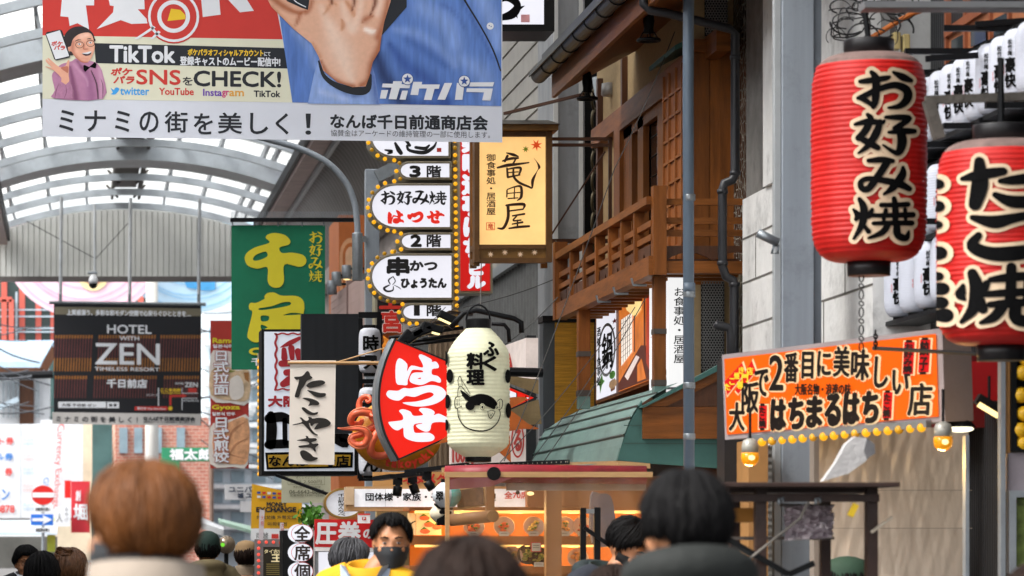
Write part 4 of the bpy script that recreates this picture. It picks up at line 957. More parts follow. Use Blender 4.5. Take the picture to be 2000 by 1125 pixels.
MB().tube([f(1396, 632), f(1402, 636), f(1424, 640), f(1428, 655), f(1428, 720)], .026, 10).build('branch', pipedk, dp, True)
mb = MB()
for u, v in ((1436, 112), (1436, 338), (1411, 514), (1434, 556), (1411, 374)): mb.tube([f(u, v - 4), f(u, v + 4)], .031, 10)
mb.build('collar', pipedk, dp, True)
# ring lamps under the eave
for u, v, D in ((1267, 62, 21.2), (1147, 178, 23.8)):
    o = thing('spot_lamp', 'black caged lamp hanging under the eave ' + ('nearest the blue pipe' if u > 1200 else 'above the lantern sign arm'), 'lamp', W(u, v + 14, D), 'black lamps under the restaurant eave')
    c = W(u, v, D); MB().lathe([(.02, .13), (.03, .11), (.035, .06), (.028, .02), (.03, -.01)], c, 12).build('holder', darkmet, o, True)
    MB().tube([c + Vector((.062 * math.cos(R(15 * k)), .062 * math.sin(R(15 * k)), -.05)) for k in range(25)], .011, 6).build('ring', darkmet, o, True)
    mb = MB()
    for k in range(4): mb.bar(c + Vector((.03 * math.cos(R(90 * k)), .03 * math.sin(R(90 * k)), .0)), c + Vector((.06 * math.cos(R(90 * k)), .06 * math.sin(R(90 * k)), -.05)), .007)
    mb.bar(c + Vector((0, 0, .12)), c + Vector((0.05, 0, .24)), .015); mb.build('cage', darkmet, o)
c = W(1189, 174, 25.5); MB().lathe([(.001, .05), (.05, .04), (.055, -.04), (.045, -.05)], c, 16).build('vent_cowl', M('cowl_grey', '8d8a86', .4, .4), th_, True)

# ------------------------------------------------------------------ mosaic strip, white block building, steel pillar
mo = bpy.data.materials.new('mosaic_stone'); mo.use_nodes = True; t = mo.node_tree; p = t.nodes['Principled BSDF']; L = t.links.new
tc = t.nodes.new('ShaderNodeTexCoord'); v1 = t.nodes.new('ShaderNodeTexVoronoi'); v1.feature = 'DISTANCE_TO_EDGE'; v1.inputs['Scale'].default_value = 17
v2 = t.nodes.new('ShaderNodeTexVoronoi'); v2.inputs['Scale'].default_value = 17; L(tc.outputs['Object'], v1.inputs['Vector']); L(tc.outputs['Object'], v2.inputs['Vector'])
r1 = t.nodes.new('ShaderNodeValToRGB'); r1.color_ramp.elements[0].position = .045; r1.color_ramp.elements[1].position = .08; L(v1.outputs[0], r1.inputs[0])
hsv = t.nodes.new('ShaderNodeHueSaturation'); hsv.inputs['Saturation'].default_value = .15; hsv.inputs['Value'].default_value = .03; L(v2.outputs['Color'], hsv.inputs['Color'])
mx = t.nodes.new('ShaderNodeMixRGB'); mx.inputs[1].default_value = lin('8a877c'); L(r1.outputs[0], mx.inputs[0]); L(hsv.outputs[0], mx.inputs[2]); L(mx.outputs[0], p.inputs['Base Color']); p.inputs['Roughness'].default_value = .25
bp_ = t.nodes.new('ShaderNodeBump'); bp_.inputs['Strength'].default_value = .6; bp_.inputs['Distance'].default_value = .01; L(r1.outputs[0], bp_.inputs['Height']); L(bp_.outputs[0], p.inputs['Normal'])
o = thing('stone_strip', 'dark crazy paved stone strip between the restaurant and the white block building', 'wall', W(1476, 1110, 20.8))
fbox(MB(), 20.8, 1463, -80, 1496, 1200, 2).build('stone_face', mo, o)
bb = thing('block_building', 'white flaking block building behind the grey steel pillar', 'building', (4.2, 18.5, 0))
flak = M('flaking_white', 'dededc', .8, 0, .08, 7, .4, 25, dirt=.75)
f = onwall(3.8)
MB().box(3.8, 7, 17.0, 20.3, 0, 3.6).build('wall', flak, bb)
MB().box(3.78, 7, 17.0, 19.6, 3.6, 6.5).build('upper_wall', M('flaking_grey', 'd0d0ce', .8, 0, .1, 7, .4, 25, dirt=.9), bb)
mb = MB()
for z in (2.62, 2.87, 3.12, 3.37): mb.box(3.797, 3.8, 17, 20.3, z, z + .01)
for z, y in ((2.62, 18.1), (2.87, 17.6), (3.12, 18.6), (2.87, 19.3), (3.12, 19.9)): mb.box(3.797, 3.8, y, y + .01, z, z + .25)
mb.build('block_joint', M('joint_dark', '6b6863', .9), bb)
fbox(MB(), 20.35, 1490, -80, 1530, 600, .5).build('concrete_edge', M('edge_concrete', '7f7d79', .9, 0, .2, 8, .3, 20, dirt=.8), bb)
MB().box(3.78, 3.8, 17.0, 17.8, 2.1, 2.58).build('brown_panel', M('brown_panel', '8a5a40', .7, 0, .15, 3), bb)
sp = thing('steel_pillar', 'big grey steel pillar standing behind the orange sign', 'pillar', (W(1565, 0, 17.2).x, 17.2, 0))
x0, x1 = W(1527, 0, 17.2).x, W(1590, 0, 17.2).x
MB().box(x0, x1, 17.2, 17.42, 0, 7).build('shaft', steelp, sp, bevel=.006)
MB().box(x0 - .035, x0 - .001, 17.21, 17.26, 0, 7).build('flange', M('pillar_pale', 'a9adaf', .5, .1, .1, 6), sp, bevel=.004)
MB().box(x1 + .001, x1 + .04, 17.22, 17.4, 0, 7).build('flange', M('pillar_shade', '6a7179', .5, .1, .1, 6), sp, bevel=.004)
mb = MB(); fr = facing(17.0); mb.tube([fr(1480, 455), fr(1520, 474)], .022); mb.tube([fr(1512, 478), fr(1507, 495), fr(1519, 495), fr(1520, 478)], .006, 6); mb.build('bracket', galv, sp, True)
mb = MB(); fbox(mb, 17.6, 1500, 870, 1600, 1130, .1); mb.build('roller_shutter', M('shutter_white', 'b9b5ae', .5, 0, .1, 3, wave=('Z', 9), bump=.5), label='white roller shutter behind the steel pillar foot', cat='shutter')
fbox(MB(), 17.0, 1462, 860, 1500, 1130, .3).build('timber_post', M('post_tan', 'a87a48', .6, 0, .15, 4), label='tan timber post left of the white shutter', cat='post')
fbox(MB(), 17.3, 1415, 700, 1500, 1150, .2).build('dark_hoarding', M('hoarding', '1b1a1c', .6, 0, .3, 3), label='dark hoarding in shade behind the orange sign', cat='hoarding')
# ------------------------------------------------------------------ brush glyphs (each drawn as brush strokes in its own tracing)
OKONOMI = {
 'o': [[(298, 118, 16), (350, 112, 28), (440, 98, 24), (462, 90, 10)], [(362, 65, 20), (385, 100, 36), (385, 180, 38), (380, 240, 30), (370, 268, 14)], [(372, 262, 14), (330, 228, 24), (290, 212, 14)],
       [(286, 214, 14), (330, 196, 26), (400, 162, 28), (490, 138, 32), (555, 165, 40), (560, 215, 42), (520, 258, 28), (455, 270, 8)], [(482, 64, 10), (535, 92, 36), (582, 112, 16)]],
 'su': [[(270, 365, 12), (340, 350, 30), (415, 355, 22), (432, 345, 10)], [(340, 310, 16), (355, 335, 32), (328, 400, 34), (288, 445, 28)], [(288, 440, 20), (340, 468, 34), (395, 500, 26)], [(410, 350, 24), (385, 420, 38), (340, 490, 26), (288, 532, 5)],
        [(440, 325, 14), (520, 325, 28), (572, 330, 22), (525, 368, 28), (490, 388, 22)], [(458, 412, 12), (540, 405, 30), (598, 405, 22)], [(510, 380, 30), (530, 450, 46), (520, 510, 40), (495, 530, 24), (425, 485, 5)]],
 'mi': [[(345, 575, 18), (420, 570, 30), (478, 578, 20)], [(450, 580, 34), (400, 660, 34), (345, 735, 32), (308, 735, 28), (302, 700, 24), (340, 680, 24), (430, 690, 30), (520, 712, 36), (570, 738, 24)], [(535, 615, 14), (530, 660, 38), (480, 730, 34), (430, 770, 8)]],
 'yaki': [[(262, 858, 8), (285, 890, 30), (275, 915, 14)], [(295, 798, 18), (318, 850, 36), (310, 940, 32), (262, 1028, 6)], [(365, 858, 14), (350, 890, 28), (332, 906, 10)], [(315, 945, 12), (345, 985, 22)],
          [(415, 832, 20), (490, 832, 22), (560, 828, 24)], [(485, 794, 20), (492, 850, 30), (492, 930, 26)], [(440, 862, 18), (428, 915, 16)], [(545, 858, 18), (548, 915, 14)], [(355, 892, 16), (470, 892, 22), (588, 888, 26)], [(372, 938, 16), (470, 936, 22), (582, 936, 24)],
          [(452, 945, 26), (420, 990, 28), (345, 1024, 8)], [(500, 945, 30), (505, 1005, 36), (550, 1022, 30), (565, 985, 8)]]}
def mapped(st, src, dst):       # strokes drawn in one box set into another
    sx = (dst[2] - dst[0]) / (src[2] - src[0]); sy = (dst[3] - dst[1]) / (src[3] - src[1])
    return [[(dst[0] + (x - src[0]) * sx, dst[1] + (y - src[1]) * sy, ww * (sx + sy) / 2) for x, y, ww in s] for s in st]
def bbox(st): return (min(p[0] for s in st for p in s), min(p[1] for s in st for p in s), max(p[0] for s in st for p in s), max(p[1] for s in st for p in s))
HATSUSE = [([(160, 215), (195, 145), (270, 200), (268, 270), (310, 215), (415, 235), (412, 190), (380, 130), (405, 108), (500, 155), (505, 180), (545, 178), (572, 215), (565, 240), (510, 250), (508, 300), (560, 315), (592, 350), (580, 380), (505, 362), (430, 395), (375, 400), (310, 380), (292, 350), (310, 300), (345, 282), (415, 280), (412, 262), (330, 255), (305, 280), (275, 355), (270, 400), (220, 400), (165, 380)], [[(368, 340), (400, 330), (398, 344)]]),
 ([(70, 490), (90, 455), (140, 455), (185, 455), (235, 430), (290, 435), (380, 420), (470, 403), (540, 405), (600, 425), (638, 465), (635, 510), (590, 555), (510, 590), (400, 607), (310, 600), (225, 570), (350, 560), (470, 530), (520, 500), (515, 480), (480, 470), (420, 485), (340, 515), (260, 505), (225, 530), (190, 550), (140, 545), (95, 525)], []),
 ([(90, 760), (130, 750), (225, 735), (225, 690), (192, 650), (230, 632), (300, 655), (330, 695), (415, 690), (412, 670), (382, 640), (410, 620), (490, 630), (533, 660), (525, 690), (570, 675), (640, 705), (690, 725), (680, 765), (600, 755), (510, 765), (490, 830), (455, 848), (420, 840), (375, 815), (355, 785), (410, 770), (405, 765), (335, 780), (335, 840), (360, 860), (465, 855), (520, 880), (530, 915), (490, 940), (380, 945), (300, 930), (245, 900), (235, 850), (230, 810), (180, 835), (130, 815)], [])]

# ------------------------------------------------------------------ lit sign tower
beige = M('sign_beige', '9d9684', .45, .1, .1, 6, dirt=.25)
tw = thing('sign_tower', 'stack of white lit tenant signs with rounded ends and amber bulbs, floors one to three', 'sign', W(845, 630, 27))
f = facing(27); S = Sign(tw, f); bl_ = []
def dshape(u0, v0, u1, v1, n=14):
    r = (v1 - v0) / 2; c = (u0 + r * 1.12, (v0 + v1) / 2)
    return [(u1, v0), (u1, v1)] + [(c[0] - r * 1.12 * math.sin(R(180) * k / n), c[1] + r * math.cos(R(180) * k / n)) for k in range(n + 1)]
def grow(p, d):
    cx = (min(q[0] for q in p) + max(q[0] for q in p)) / 2; cy = (min(q[1] for q in p) + max(q[1] for q in p)) / 2
    sx = (max(q[0] for q in p) - min(q[0] for q in p)) / 2; sy = (max(q[1] for q in p) - min(q[1] for q in p)) / 2
    return [(cx + (q[0] - cx) * (sx + d) / sx, cy + (q[1] - cy) * (sy + d) / sy) for q in p]
TB = [(722, 228, 880, 309), (778, 315, 882, 351), (722, 358, 883, 448), (780, 454, 884, 489), (722, 495, 886, 586), (783, 592, 886, 627)]
for i, b in enumerate(TB):
    o_ = dshape(*b); n_ = grow(o_, -4.5)
    lf = MB().poly(f, n_, .0); lf.build('lit_face', lboxw, tw)
    S.poly('frame', beige, o_, .012, [n_], .36); S.poly('frame_bead', M('sign_bead', '7d7768', .4, .2), grow(o_, -2.6), .016, [grow(o_, -3.6)], .01)
    S.poly('back_case', beige, grow(o_, -1), -.06, (), .3)
    # bulbs along the rounded edge
    P = o_[2:]; L_ = 0; last = None; step = 14.5
    for k in range(len(P) - 1):
        d = math.hypot(P[k + 1][0] - P[k][0], P[k + 1][1] - P[k][1])
        while L_ < d:
            t = L_ / d; x = P[k][0] + (P[k + 1][0] - P[k][0]) * t; y = P[k][1] + (P[k + 1][1] - P[k][1]) * t
            cx, cy = b[0] + (b[3] - b[1]) * .55, (b[1] + b[3]) / 2; q = math.hypot(x - cx, y - cy)
            if not (x > b[0] + (b[3] - b[1]) * .5): bl_.append((x + (x - cx) / q * 4, y + (y - cy) / q * 4))
            L_ += step
        L_ -= d
    if b[3] - b[1] > 60:
        for x in range(int(b[0] + 48), 790 if i < 5 else 870, 14):
            if x < 782: bl_.append((x, b[3] + 4)); bl_.append((x, b[1] - 4)) if i else None
for x in range(800, 880, 14): bl_.append((x, 632))
for y in range(275, 640, 14): bl_.append((888.5 + (y - 275) * .012, y))
S.rect('bulb_strip', beige, 884.5, 230, 895, 640, -.04, th=.3)
dark = M('sign_ink', '15171c', .5)
dx = 0
for g_, (u0, u1) in zip(('o', 'su', 'mi', 'yaki'), ((744, 771), (775, 804), (807, 837), (839, 871))):
    S.strokes('lettering', dark, mapped(OKONOMI[g_], bbox(OKONOMI[g_]), (u0, 374, u1, 399)), .004, .45)
for (p, hs_), (u0, v0, u1, v1) in zip(HATSUSE, ((757, 410, 789, 437), (795, 413, 827, 435), (833, 411, 868, 437))):
    b = (min(x for x, y in p), min(y for x, y in p), max(x for x, y in p), max(y for x, y in p))
    S.poly('lettering', M('sign_red_ink', 'e2281c', .5, emit=.5), [(u0 + (x - b[0]) / (b[2] - b[0]) * (u1 - u0), v0 + (y - b[1]) / (b[3] - b[1]) * (v1 - v0)) for x, y in p], .004, sm=3)
for n_, (ua, ub), (va, vb) in (('3', (801, 820), (325, 345)), ('2', (803, 822), (460, 481)), ('1', (809, 819), (597, 616))):
    S.text('lettering', dark, n_, (ua, va, ub, vb), w=.004, bold=1.8 if n_ != '1' else .8); S.text('lettering', dark, '階', (834, va - 1, 861, vb + 1), w=.004, bold=.9)
S.text('lettering', dark, '串', (757, 504, 798, 537), w=.004, bold=2.2); S.text('lettering', dark, 'かつ', (801, 510, 853, 528), w=.004, bold=1.4)
S.text('lettering', dark, 'ひょうたん', (784, 544, 871, 562), w=.004, bold=1.5)
S.strokes('emblem', dark, [[(768, 540, 1.5), (759, 547, 3), (762, 555, 2)], [(768, 541, 2), (772, 549, 2), (767, 556, 1.5)], [(760, 557, 2.5), (750, 563, 4.5), (756, 569, 4), (767, 567, 3), (768, 559, 1.5)], [(770, 557, 1), (778, 561, 2), (783, 565, 1)]], .004)
for l in ([(752, 293, 3), (765, 296, 7), (758, 300, 4)], [(772, 280, 5), (778, 292, 9), (783, 299, 8)], [(795, 285, 5), (800, 294, 6), (828, 298, 8), (846, 288, 6), (852, 278, 3)], [(812, 288, 6), (830, 290, 7), (838, 284, 4)], [(790, 270, 6), (800, 284, 6)]): S.stroke('lettering', dark, l, .004)
S.rect('seal', redp, 853, 289, 862, 297, .004)
S.done()
mb = MB()
for x, y in bl_: mb.ball(f(x, y, .0), .0125, 10)
k = len(bl_)
# bulbs are parts of the tower: the largest hundred on their own, sharing one mesh
first = MB().ball(f(*bl_[0], 0), .0165, 10).build('bulb', bulb, tw, True)
dimb = M('bulb_dim', 'b98a1c', .3, emit=.25)
for i, (x, y) in enumerate(bl_[1:100]):
    c = first.copy(); col.objects.link(c); c.parent = tw
    if random.random() < .2: c.material_slots[0].link = 'OBJECT'; c.material_slots[0].material = dimb
    c.location = f(x, y, 0) - f(*bl_[0], 0)
rest = MB()
for x, y in bl_[100:]: rest.ball(f(x, y, 0), .0165, 10)
if rest.v: tag(rest.build('more_bulbs', bulb, tw, True), kind='stuff')
mb = MB()
for x, y in bl_: mb.ball(f(x, y, -.02), (.012, .02, .012), 8)
mb.build('bulb_socket', M('socket_red', '7a4a30', .5), tw, True)
# red vertical sign behind the tower
o = thing('vertical_sign', 'tall red lit sign with white letters squeezed between the sign tower and the lantern box', 'sign', W(928, 572, 28))
f = facing(28); S = Sign(o, f); S.rect('case', beige, 894, 200, 962, 573, 0, th=.3); S.rect('lit_face', E('sign_red_lit', 'd01c1c', .85, .04), 899, 200, 957, 568, .004)
S.text('lettering', lboxw, '楽味道亭はち', (902, 258, 946, 505), w=.008, bold=3.0, vert=True); S.text('lettering', lboxw, 'ビル', (912, 512, 946, 564), w=.008, bold=3.0, vert=True); S.done()
# upper sign at the top edge
o = thing('lightbox_sign', 'white lit sign in a black frame at the top beside the banner', 'light box', W(1020, 60, 25))
S = Sign(o, facing(25)); S.rect('frame', blackp, 900, -120, 1083, 61, 0, th=.5); S.rect('lit_face', lboxw, 900, -120, 1062, 48, .01)
S.strokes('lettering', ink, [[(960, 5, 10), (990, -6, 18), (1010, 10, 14), (1000, 28, 18), (975, 36, 10)], [(1004, 22, 10), (1012, 18, 8), (1024, 12, 1)], [(1006, 24, 7), (1010, 36, 1)]], .014); S.rect('seal', M('seal_pink', 'd89aa0'), 1017, 29, 1034, 44, .014); S.done()

# ------------------------------------------------------------------ lantern box sign
tb = thing('lantern_box_sign', 'wooden framed amber light box with brushed name and maple leaves on a bracket', 'light box', W(1000, 515, 25))
f = facing(25); S = Sign(tb, f)
fw = M('frame_wood', '6e4c28', .5, 0, .3, 8, .15, 30, dirt=.3); fw2 = M('frame_wood_light', '8a6530', .5, 0, .25, 8)
MB().box(f(937, 0).x, f(1066, 0).x, 25.02, 25.26, f(0, 505).z, f(0, 262).z).build('lit_case', M('amber_paper', 'f0c27c', .5, 0, .10, 2.5, emit=.95), tb)
S.rect('frame', fw, 926, 255, 936, 512, .02, th=.06); S.rect('frame', fw, 1066, 255, 1078, 512, .02, th=.06); S.rect('frame', fw, 935.2, 478, 1065.8, 486, .015, th=.05); S.rect('frame', fw, 935.2, 504, 1065.8, 514, .015, th=.05); S.rect('frame', fw, 935.2, 255, 1065.8, 267, .015, th=.05)
S.rect('lower_panel', fw2, 935.2, 486, 1065.8, 504, .0, th=.04)
mb = MB(); x0 = f(926, 0).x
for y in (25.05, 25.24): mb.box(x0 - .0, x0 + .045, y, y + .05, f(0, 518).z, f(0, 255).z)
for v in (262, 482, 508): mb.box(x0, x0 + .04, 25.11, 25.23, f(0, v + 5).z, f(0, v - 5).z)
x1 = f(1078, 0).x; mb.box(x1 - .045, x1, 25.24, 25.29, f(0, 518).z, f(0, 255).z)
mb.build('side_frame', fw, tb)
MB().box(x0 - .04, x1 + .035, 24.93, 25.38, f(0, 256).z, f(0, 245).z).build('top_board', fw2, tb)
mb = MB(); mb.prism([(x0 - .05, 24.9, f(0, 245).z), (x1 + .045, 24.9, f(0, 245).z), (x1 + .045, 25.38, f(0, 245).z), (x0 - .05, 25.38, f(0, 245).z)], [(x0 + .05, 24.96, f(0, 236).z), (x1 - .03, 24.96, f(0, 236).z), (x1 - .03, 25.34, f(0, 236).z), (x0 + .05, 25.34, f(0, 236).z)])
mb.build('roof', M('slate_cap', '55534f', .5, .2, .15, 5), tb)
q = lambda l: [zz(s, 4.33, 930, 260) for s in l]
bk = M('brush_brown', '3c2413', .6, emit=.02)
S.strokes('lettering', bk, q([[(255, 170, 10), (310, 185, 26), (352, 200, 12)], [(222, 238, 14), (290, 218, 24), (352, 214, 16)], [(178, 295, 16), (260, 275, 28), (340, 266, 22), (442, 252, 12)], [(262, 195, 22), (240, 240, 20)], [(335, 215, 14), (308, 265, 16)],
   [(258, 300, 16), (264, 372, 20)], [(262, 308, 12), (330, 296, 18), (374, 300, 22), (360, 352, 16)], [(270, 337, 10), (352, 330, 10)], [(265, 376, 18), (310, 367, 16), (366, 356, 12)], [(312, 308, 16), (315, 370, 20), (360, 420, 22), (440, 455, 18), (470, 464, 14), (476, 400, 26), (515, 320, 5), (530, 290, 22), (512, 250, 8), (485, 215, 2)],
   [(258, 488, 14), (256, 542, 12)], [(262, 478, 10), (330, 455, 14), (376, 458, 22), (378, 540, 24), (345, 572, 8)], [(322, 460, 10), (318, 556, 12)], [(266, 512, 10), (366, 504, 10)], [(268, 556, 12), (350, 550, 10)],
   [(252, 614, 18), (320, 606, 24), (402, 606, 26), (396, 642, 12)], [(270, 662, 14), (392, 646, 14)], [(266, 620, 26), (266, 720, 26), (228, 804, 24), (180, 806, 12)], [(305, 702, 14), (404, 686, 18)], [(338, 705, 14), (310, 742, 14), (374, 738, 14)], [(302, 772, 12), (388, 756, 18)], [(346, 740, 14), (346, 798, 14)], [(275, 808, 14), (360, 796, 22), (444, 790, 20)]]), .02)
S.text('lettering', bk, '御食事処・居酒屋', (949, 301, 967, 421), w=.02, bold=.3, vert=True)
sr = M('seal_red', 'd85a30', .6, emit=.2)
S.ring('seal', sr, 949, 435, 966, 450, 1.3, .02); S.text('seal', sr, '竜', (952, 437, 963, 448), w=.02, bold=.3)
def maple(cx, cy, r, a0=0):
    out = []
    for k in range(7):
        a = R(a0 + k * 360 / 7); out.append((cx + r * math.sin(a), cy - r * math.cos(a))); a += R(180 / 7); out.append((cx + r * .38 * math.sin(a), cy - r * .38 * math.cos(a)))
    return out
S.poly('leaf', M('leaf_orange', 'e8501c', .6, emit=.45), maple(1047, 284, 12, 20), .02); S.poly('leaf', M('leaf_olive', '7d8a1c', .6, emit=.3), maple(1026, 292, 7.5, 5), .02)
for x, y in ((958, 498), (986, 494), (1016, 498), (1044, 494)): S.poly('leaf', M('leaf_pale', 'e6c6a4', .6, emit=.3), maple(x, y - 1, 6.5, 0), .004)
S.done()
mb = MB()
for v in (265, 277): mb.bar(f(1078, v) + Vector((0, .2, 0)), f(1200, v) + Vector((0, .2, 0)), .022)
mb.bar(f(1200, 262) + Vector((0, .2, 0)), f(1200, 480) + Vector((0, .2, 0)), .024); mb.bar(f(1078, 466) + Vector((0, .2, 0)), f(1200, 466) + Vector((0, .2, 0)), .03); mb.bar(f(1084, 454) + Vector((0, .2, 0)), f(1190, 290) + Vector((0, .2, 0)), .012)
mb.bar(W(985, 222, 25), W(1140, 184, 24.5), .02)
mb.build('bracket', M('bracket_brown', '4a3226', .5, .3), tb)

# ------------------------------------------------------------------ street lamp arm and steel post at the canopy
o = thing('steel_post', 'grey steel box post holding the sign tower, beside the curved lamp arm', 'post', (W(728, 0, 30).x, 30, 0))
f = facing(30); mb = MB(); fbox(mb, 30, 714, 330, 741, 1330, .12); mb.build('shaft', steelp, o, bevel=.005)
mb = MB(); mb.bar(f(735, 345), f(790, 318), .1, .1); mb.bar(f(700, 467), f(716, 467), .03, .05); mb.bar(f(700, 540), f(716, 540), .03, .05); mb.build('bracket', galv, o)
o = thing('street_lamp', 'curved grey lamp arm sweeping up left behind the huge banner', 'street lamp', W(698, 548, 29.8))
f = facing(29.8); arcp = catmull([(698, 470), (698, 440), (692, 395), (675, 355), (640, 318), (590, 292), (545, 278), (480, 262), (400, 250)], False, 4)
MB().tube([f(*p) for p in arcp], .026, 12).build('arm', steelp, o, True)
MB().lathe([(.042, f(0, 548).z), (.044, f(0, 546).z), (.044, f(0, 457).z), (.042, f(0, 455).z)], (f(698, 0).x, 29.8, 0), 16).build('sleeve', galv, o, True)
# orange arch front and slatted screen behind the post
o = thing('arched_shopfront', 'orange shop column with a painted arch behind the slatted screen', 'building', W(675, 1080, 52))
f = facing(52); S = Sign(o, f); S.rect('column', M('orange_front', 'b0622e', .6, 0, .2, 1, dirt=.3), 662, 420, 720, 1200, 0, th=2)
for r_, c_ in ((22, 'd09a70'), (16, 'b0622e'), (11, 'd8ac88')): S.poly('painted_arch', M('arch_' + c_, c_, .6), [(685 + r_, 600), (685 + r_, 500)] + [(685 + r_ * math.cos(R(a)), 500 - 1.6 * r_ * math.sin(R(a))) for a in range(0, 181, 15)] + [(685 - r_, 600)], .02 + (24 - r_) * .002)
S.done()
o = thing('slatted_screen', 'pinkish slatted screen wall left of the black tenant sign', 'screen', W(690, 760, 42))
mb = MB(); sl_ = M('slat_pink', '9c857f', .6, 0, .15, 2)
for i in range(15):
    v = 560 + i * 13.5; mb.bar(W(650, v + 26, 42), W(724, v - 22, 38.5), .05, .075)
mb.build('slat', sl_, o); fbox(MB(), 40.3, 677, 548, 697, 800, .08).build('upright', M('slat_mauve', '7a6460', .6, 0, .1, 2), o)
for u, v in ((677, 535), (657, 548), (648, 565)):
    o = thing('spot_lamp', {677: 'small lit grey spotlight on the orange arched front, topmost', 657: 'small grey spotlight at the top corner of the slatted screen', 648: 'small dark spotlight sticking out lowest left of the slatted screen'}[u], 'lamp', W(u, v, 41))
    c = W(u, v, 41); MB().lathe([(.05, .1), (.055, .09), (.06, -.05), (.055, -.06)], c, 12).build('housing', galv, o, True); MB().tube([c + Vector((.05, 0, .06)), c + Vector((.2, .0, .06))], .015).build('arm', darkmet, o)
    if u == 677: MB().ball(c + Vector((0, 0, -.05)), (.05, .05, .02)).build('lens', bulbw, o, True)
# black tenant sign with red glyph and fire photo
o = thing('tenant_sign', 'black lit sign with a red outlined glyph and flame picture beneath the sign tower', 'sign', W(757, 720, 28.5))
f = facing(28.5); S = Sign(o, f); S.rect('case', beige, 733, 570, 786, 725, 0, th=.3); S.rect('lit_face', M('tenant_black', '1c1a1c', .4, emit=.3), 737, 570, 786, 722, .004)
S.text('lettering', M('outline_pale', 'd8cfc8', .6, emit=.3), '宮', (745, 608, 786, 648), w=.006, bold=3); S.text('lettering', M('tenant_red', 'b02a20', .5, emit=.35), '宮', (745, 608, 786, 648), w=.012, bold=1.6); S.text('lettering', M('tenant_red', 'b02a20', .5), '王', (742, 572, 782, 602), w=.012, bold=2)
fire = E('flame_photo', 'e0802a', .8, .6, 30)
S.poly('photo', fire, [(737, 690), (750, 668), (748, 655), (765, 668), (786, 650), (786, 722), (737, 722)], .008); S.poly('photo', E('flame_dark', '6a3010', .6, .4, 20), [(738, 665), (760, 640), (786, 640), (786, 656), (764, 674)], .006); S.done()
# column of small white lanterns behind
def rib_prof(R0, H, neck, p=6, n=24, rib=0, nr=0):
    out = []
    N = n if not rib else nr * 4
    for i in range(N + 1):
        t = i / N; r = R0 * (neck + (1 - neck) * max(0, 1 - abs(2 * t - 1) ** p) ** .5)
        if rib: r += rib * (abs(math.sin(math.pi * nr * t)) - .5) * min(1, 12 * t * (1 - t) + .25)
        out.append((r, H * t))
    return out
def cylf(c, R0, D):                # picture position -> place on the lantern's round wall
    cx = c[0]
    def f(u, v, w=0):
        y = c[1] - R0 * .9
        for _ in range(5):
            x = max(-R0 * .999, min(R0 * .999, (u - VX) * y / FPX - cx)); a = math.asin(x / R0); y = c[1] - R0 * math.cos(a)
        z = CZ + (HY - v) * y / FPX; r = R0 + w
        return Vector((cx + r * math.sin(a), c[1] - r * math.cos(a), z))
    return f
paper = M('white_paper', 'c9ccd6', .6, 0, .05, 6, wave=('Z', 28), bump=.35)
lab = ['uppermost of the white lanterns stacked behind the takoyaki flag', 'middle white lantern stacked behind the takoyaki flag', 'lowest white lantern stacked behind the octopus sign']
for i, (v0, v1, tx) in enumerate(((640, 730, '時ス'), (756, 838, '合町'), (846, 930, '南ん'))):
    c = W(722, v1, 27.6); o = thing('paper_lantern', lab[i], 'lantern', c, 'white lanterns behind the octopus sign')
    H = W(0, v0, 27.6).z - c.z; pr_ = rib_prof(.085, H, .5, 6, 20)
    MB().lathe(pr_, c, 24).build('body', paper, o, True); fl = cylf(c, .085, 27.6)
    MB().text(fl, tx, (708, v0 + 14, 738, v1 - 6), w=.003, bold=1.1, vert=True, cut=(4, 0)).build('lettering', ink, o)
    MB().lathe([(.05, -.02), (.05, .01)], c, 16).build('cap', blackp, o); MB().lathe([(.05, H - .01), (.05, H + .02)], c, 16).build('cap', blackp, o)
mb = MB()
for u in (703, 741): mb.bar(W(u, 615, 27.9), W(u, 935, 27.9), .04)
for v in (614, 640, 690, 745, 800, 840, 935): mb.bar(W(700, v, 27.9), W(744, v, 27.9), .035)
mb.build('lantern_rack', darkmet, label='black steel rack holding the small white lanterns beside the dark panel', cat='rack')

# ------------------------------------------------------------------ big flags and signs on the left of the tower
gf = thing('hanging_flag', 'green cloth flag with a huge yellow character hanging from a spiked bar', 'flag', W(543, 722, 31))
f = facing(31); S = Sign(gf, f); ylw = M('flag_yellow', 'd3c62a', .7, 0, .06, 3)
S.rect('cloth', M('flag_green', '0a6b4c', .75, 0, .16, 2.2, .35, 3.5), 452, 440, 635, 722, 0, th=.006)
q = lambda l: zz(l, 3.747, 450, 430)
S.poly('printed_glyph', ylw, q([(258, 130), (275, 105), (330, 94), (400, 110), (437, 150), (425, 180), (360, 200), (375, 240), (450, 238), (530, 255), (555, 290), (545, 325), (500, 342), (395, 325), (392, 440), (370, 485), (330, 495), (290, 480), (272, 440), (270, 345), (200, 355), (130, 335), (105, 285), (120, 240), (180, 200), (285, 165)]), .005, [q([(165, 285), (185, 255), (250, 230), (268, 240), (270, 265), (220, 290), (180, 297)])], sm=4)
S.poly('printed_glyph', ylw, q([(135, 625), (150, 605), (190, 605), (250, 575), (248, 560), (270, 535), (320, 530), (375, 552), (480, 555), (530, 585), (542, 640), (535, 690), (560, 720), (565, 820), (400, 830), (235, 820), (222, 880), (180, 895), (135, 870), (125, 830), (160, 680), (140, 655)]), .005, [q([(212, 645), (300, 630), (380, 602), (435, 600), (440, 618), (400, 632), (300, 650), (220, 658)]), q([(225, 700), (280, 703), (275, 735), (228, 740)]), q([(225, 765), (272, 785), (228, 800)]), q([(395, 692), (450, 678), (520, 684), (520, 690), (400, 697)])], sm=4)
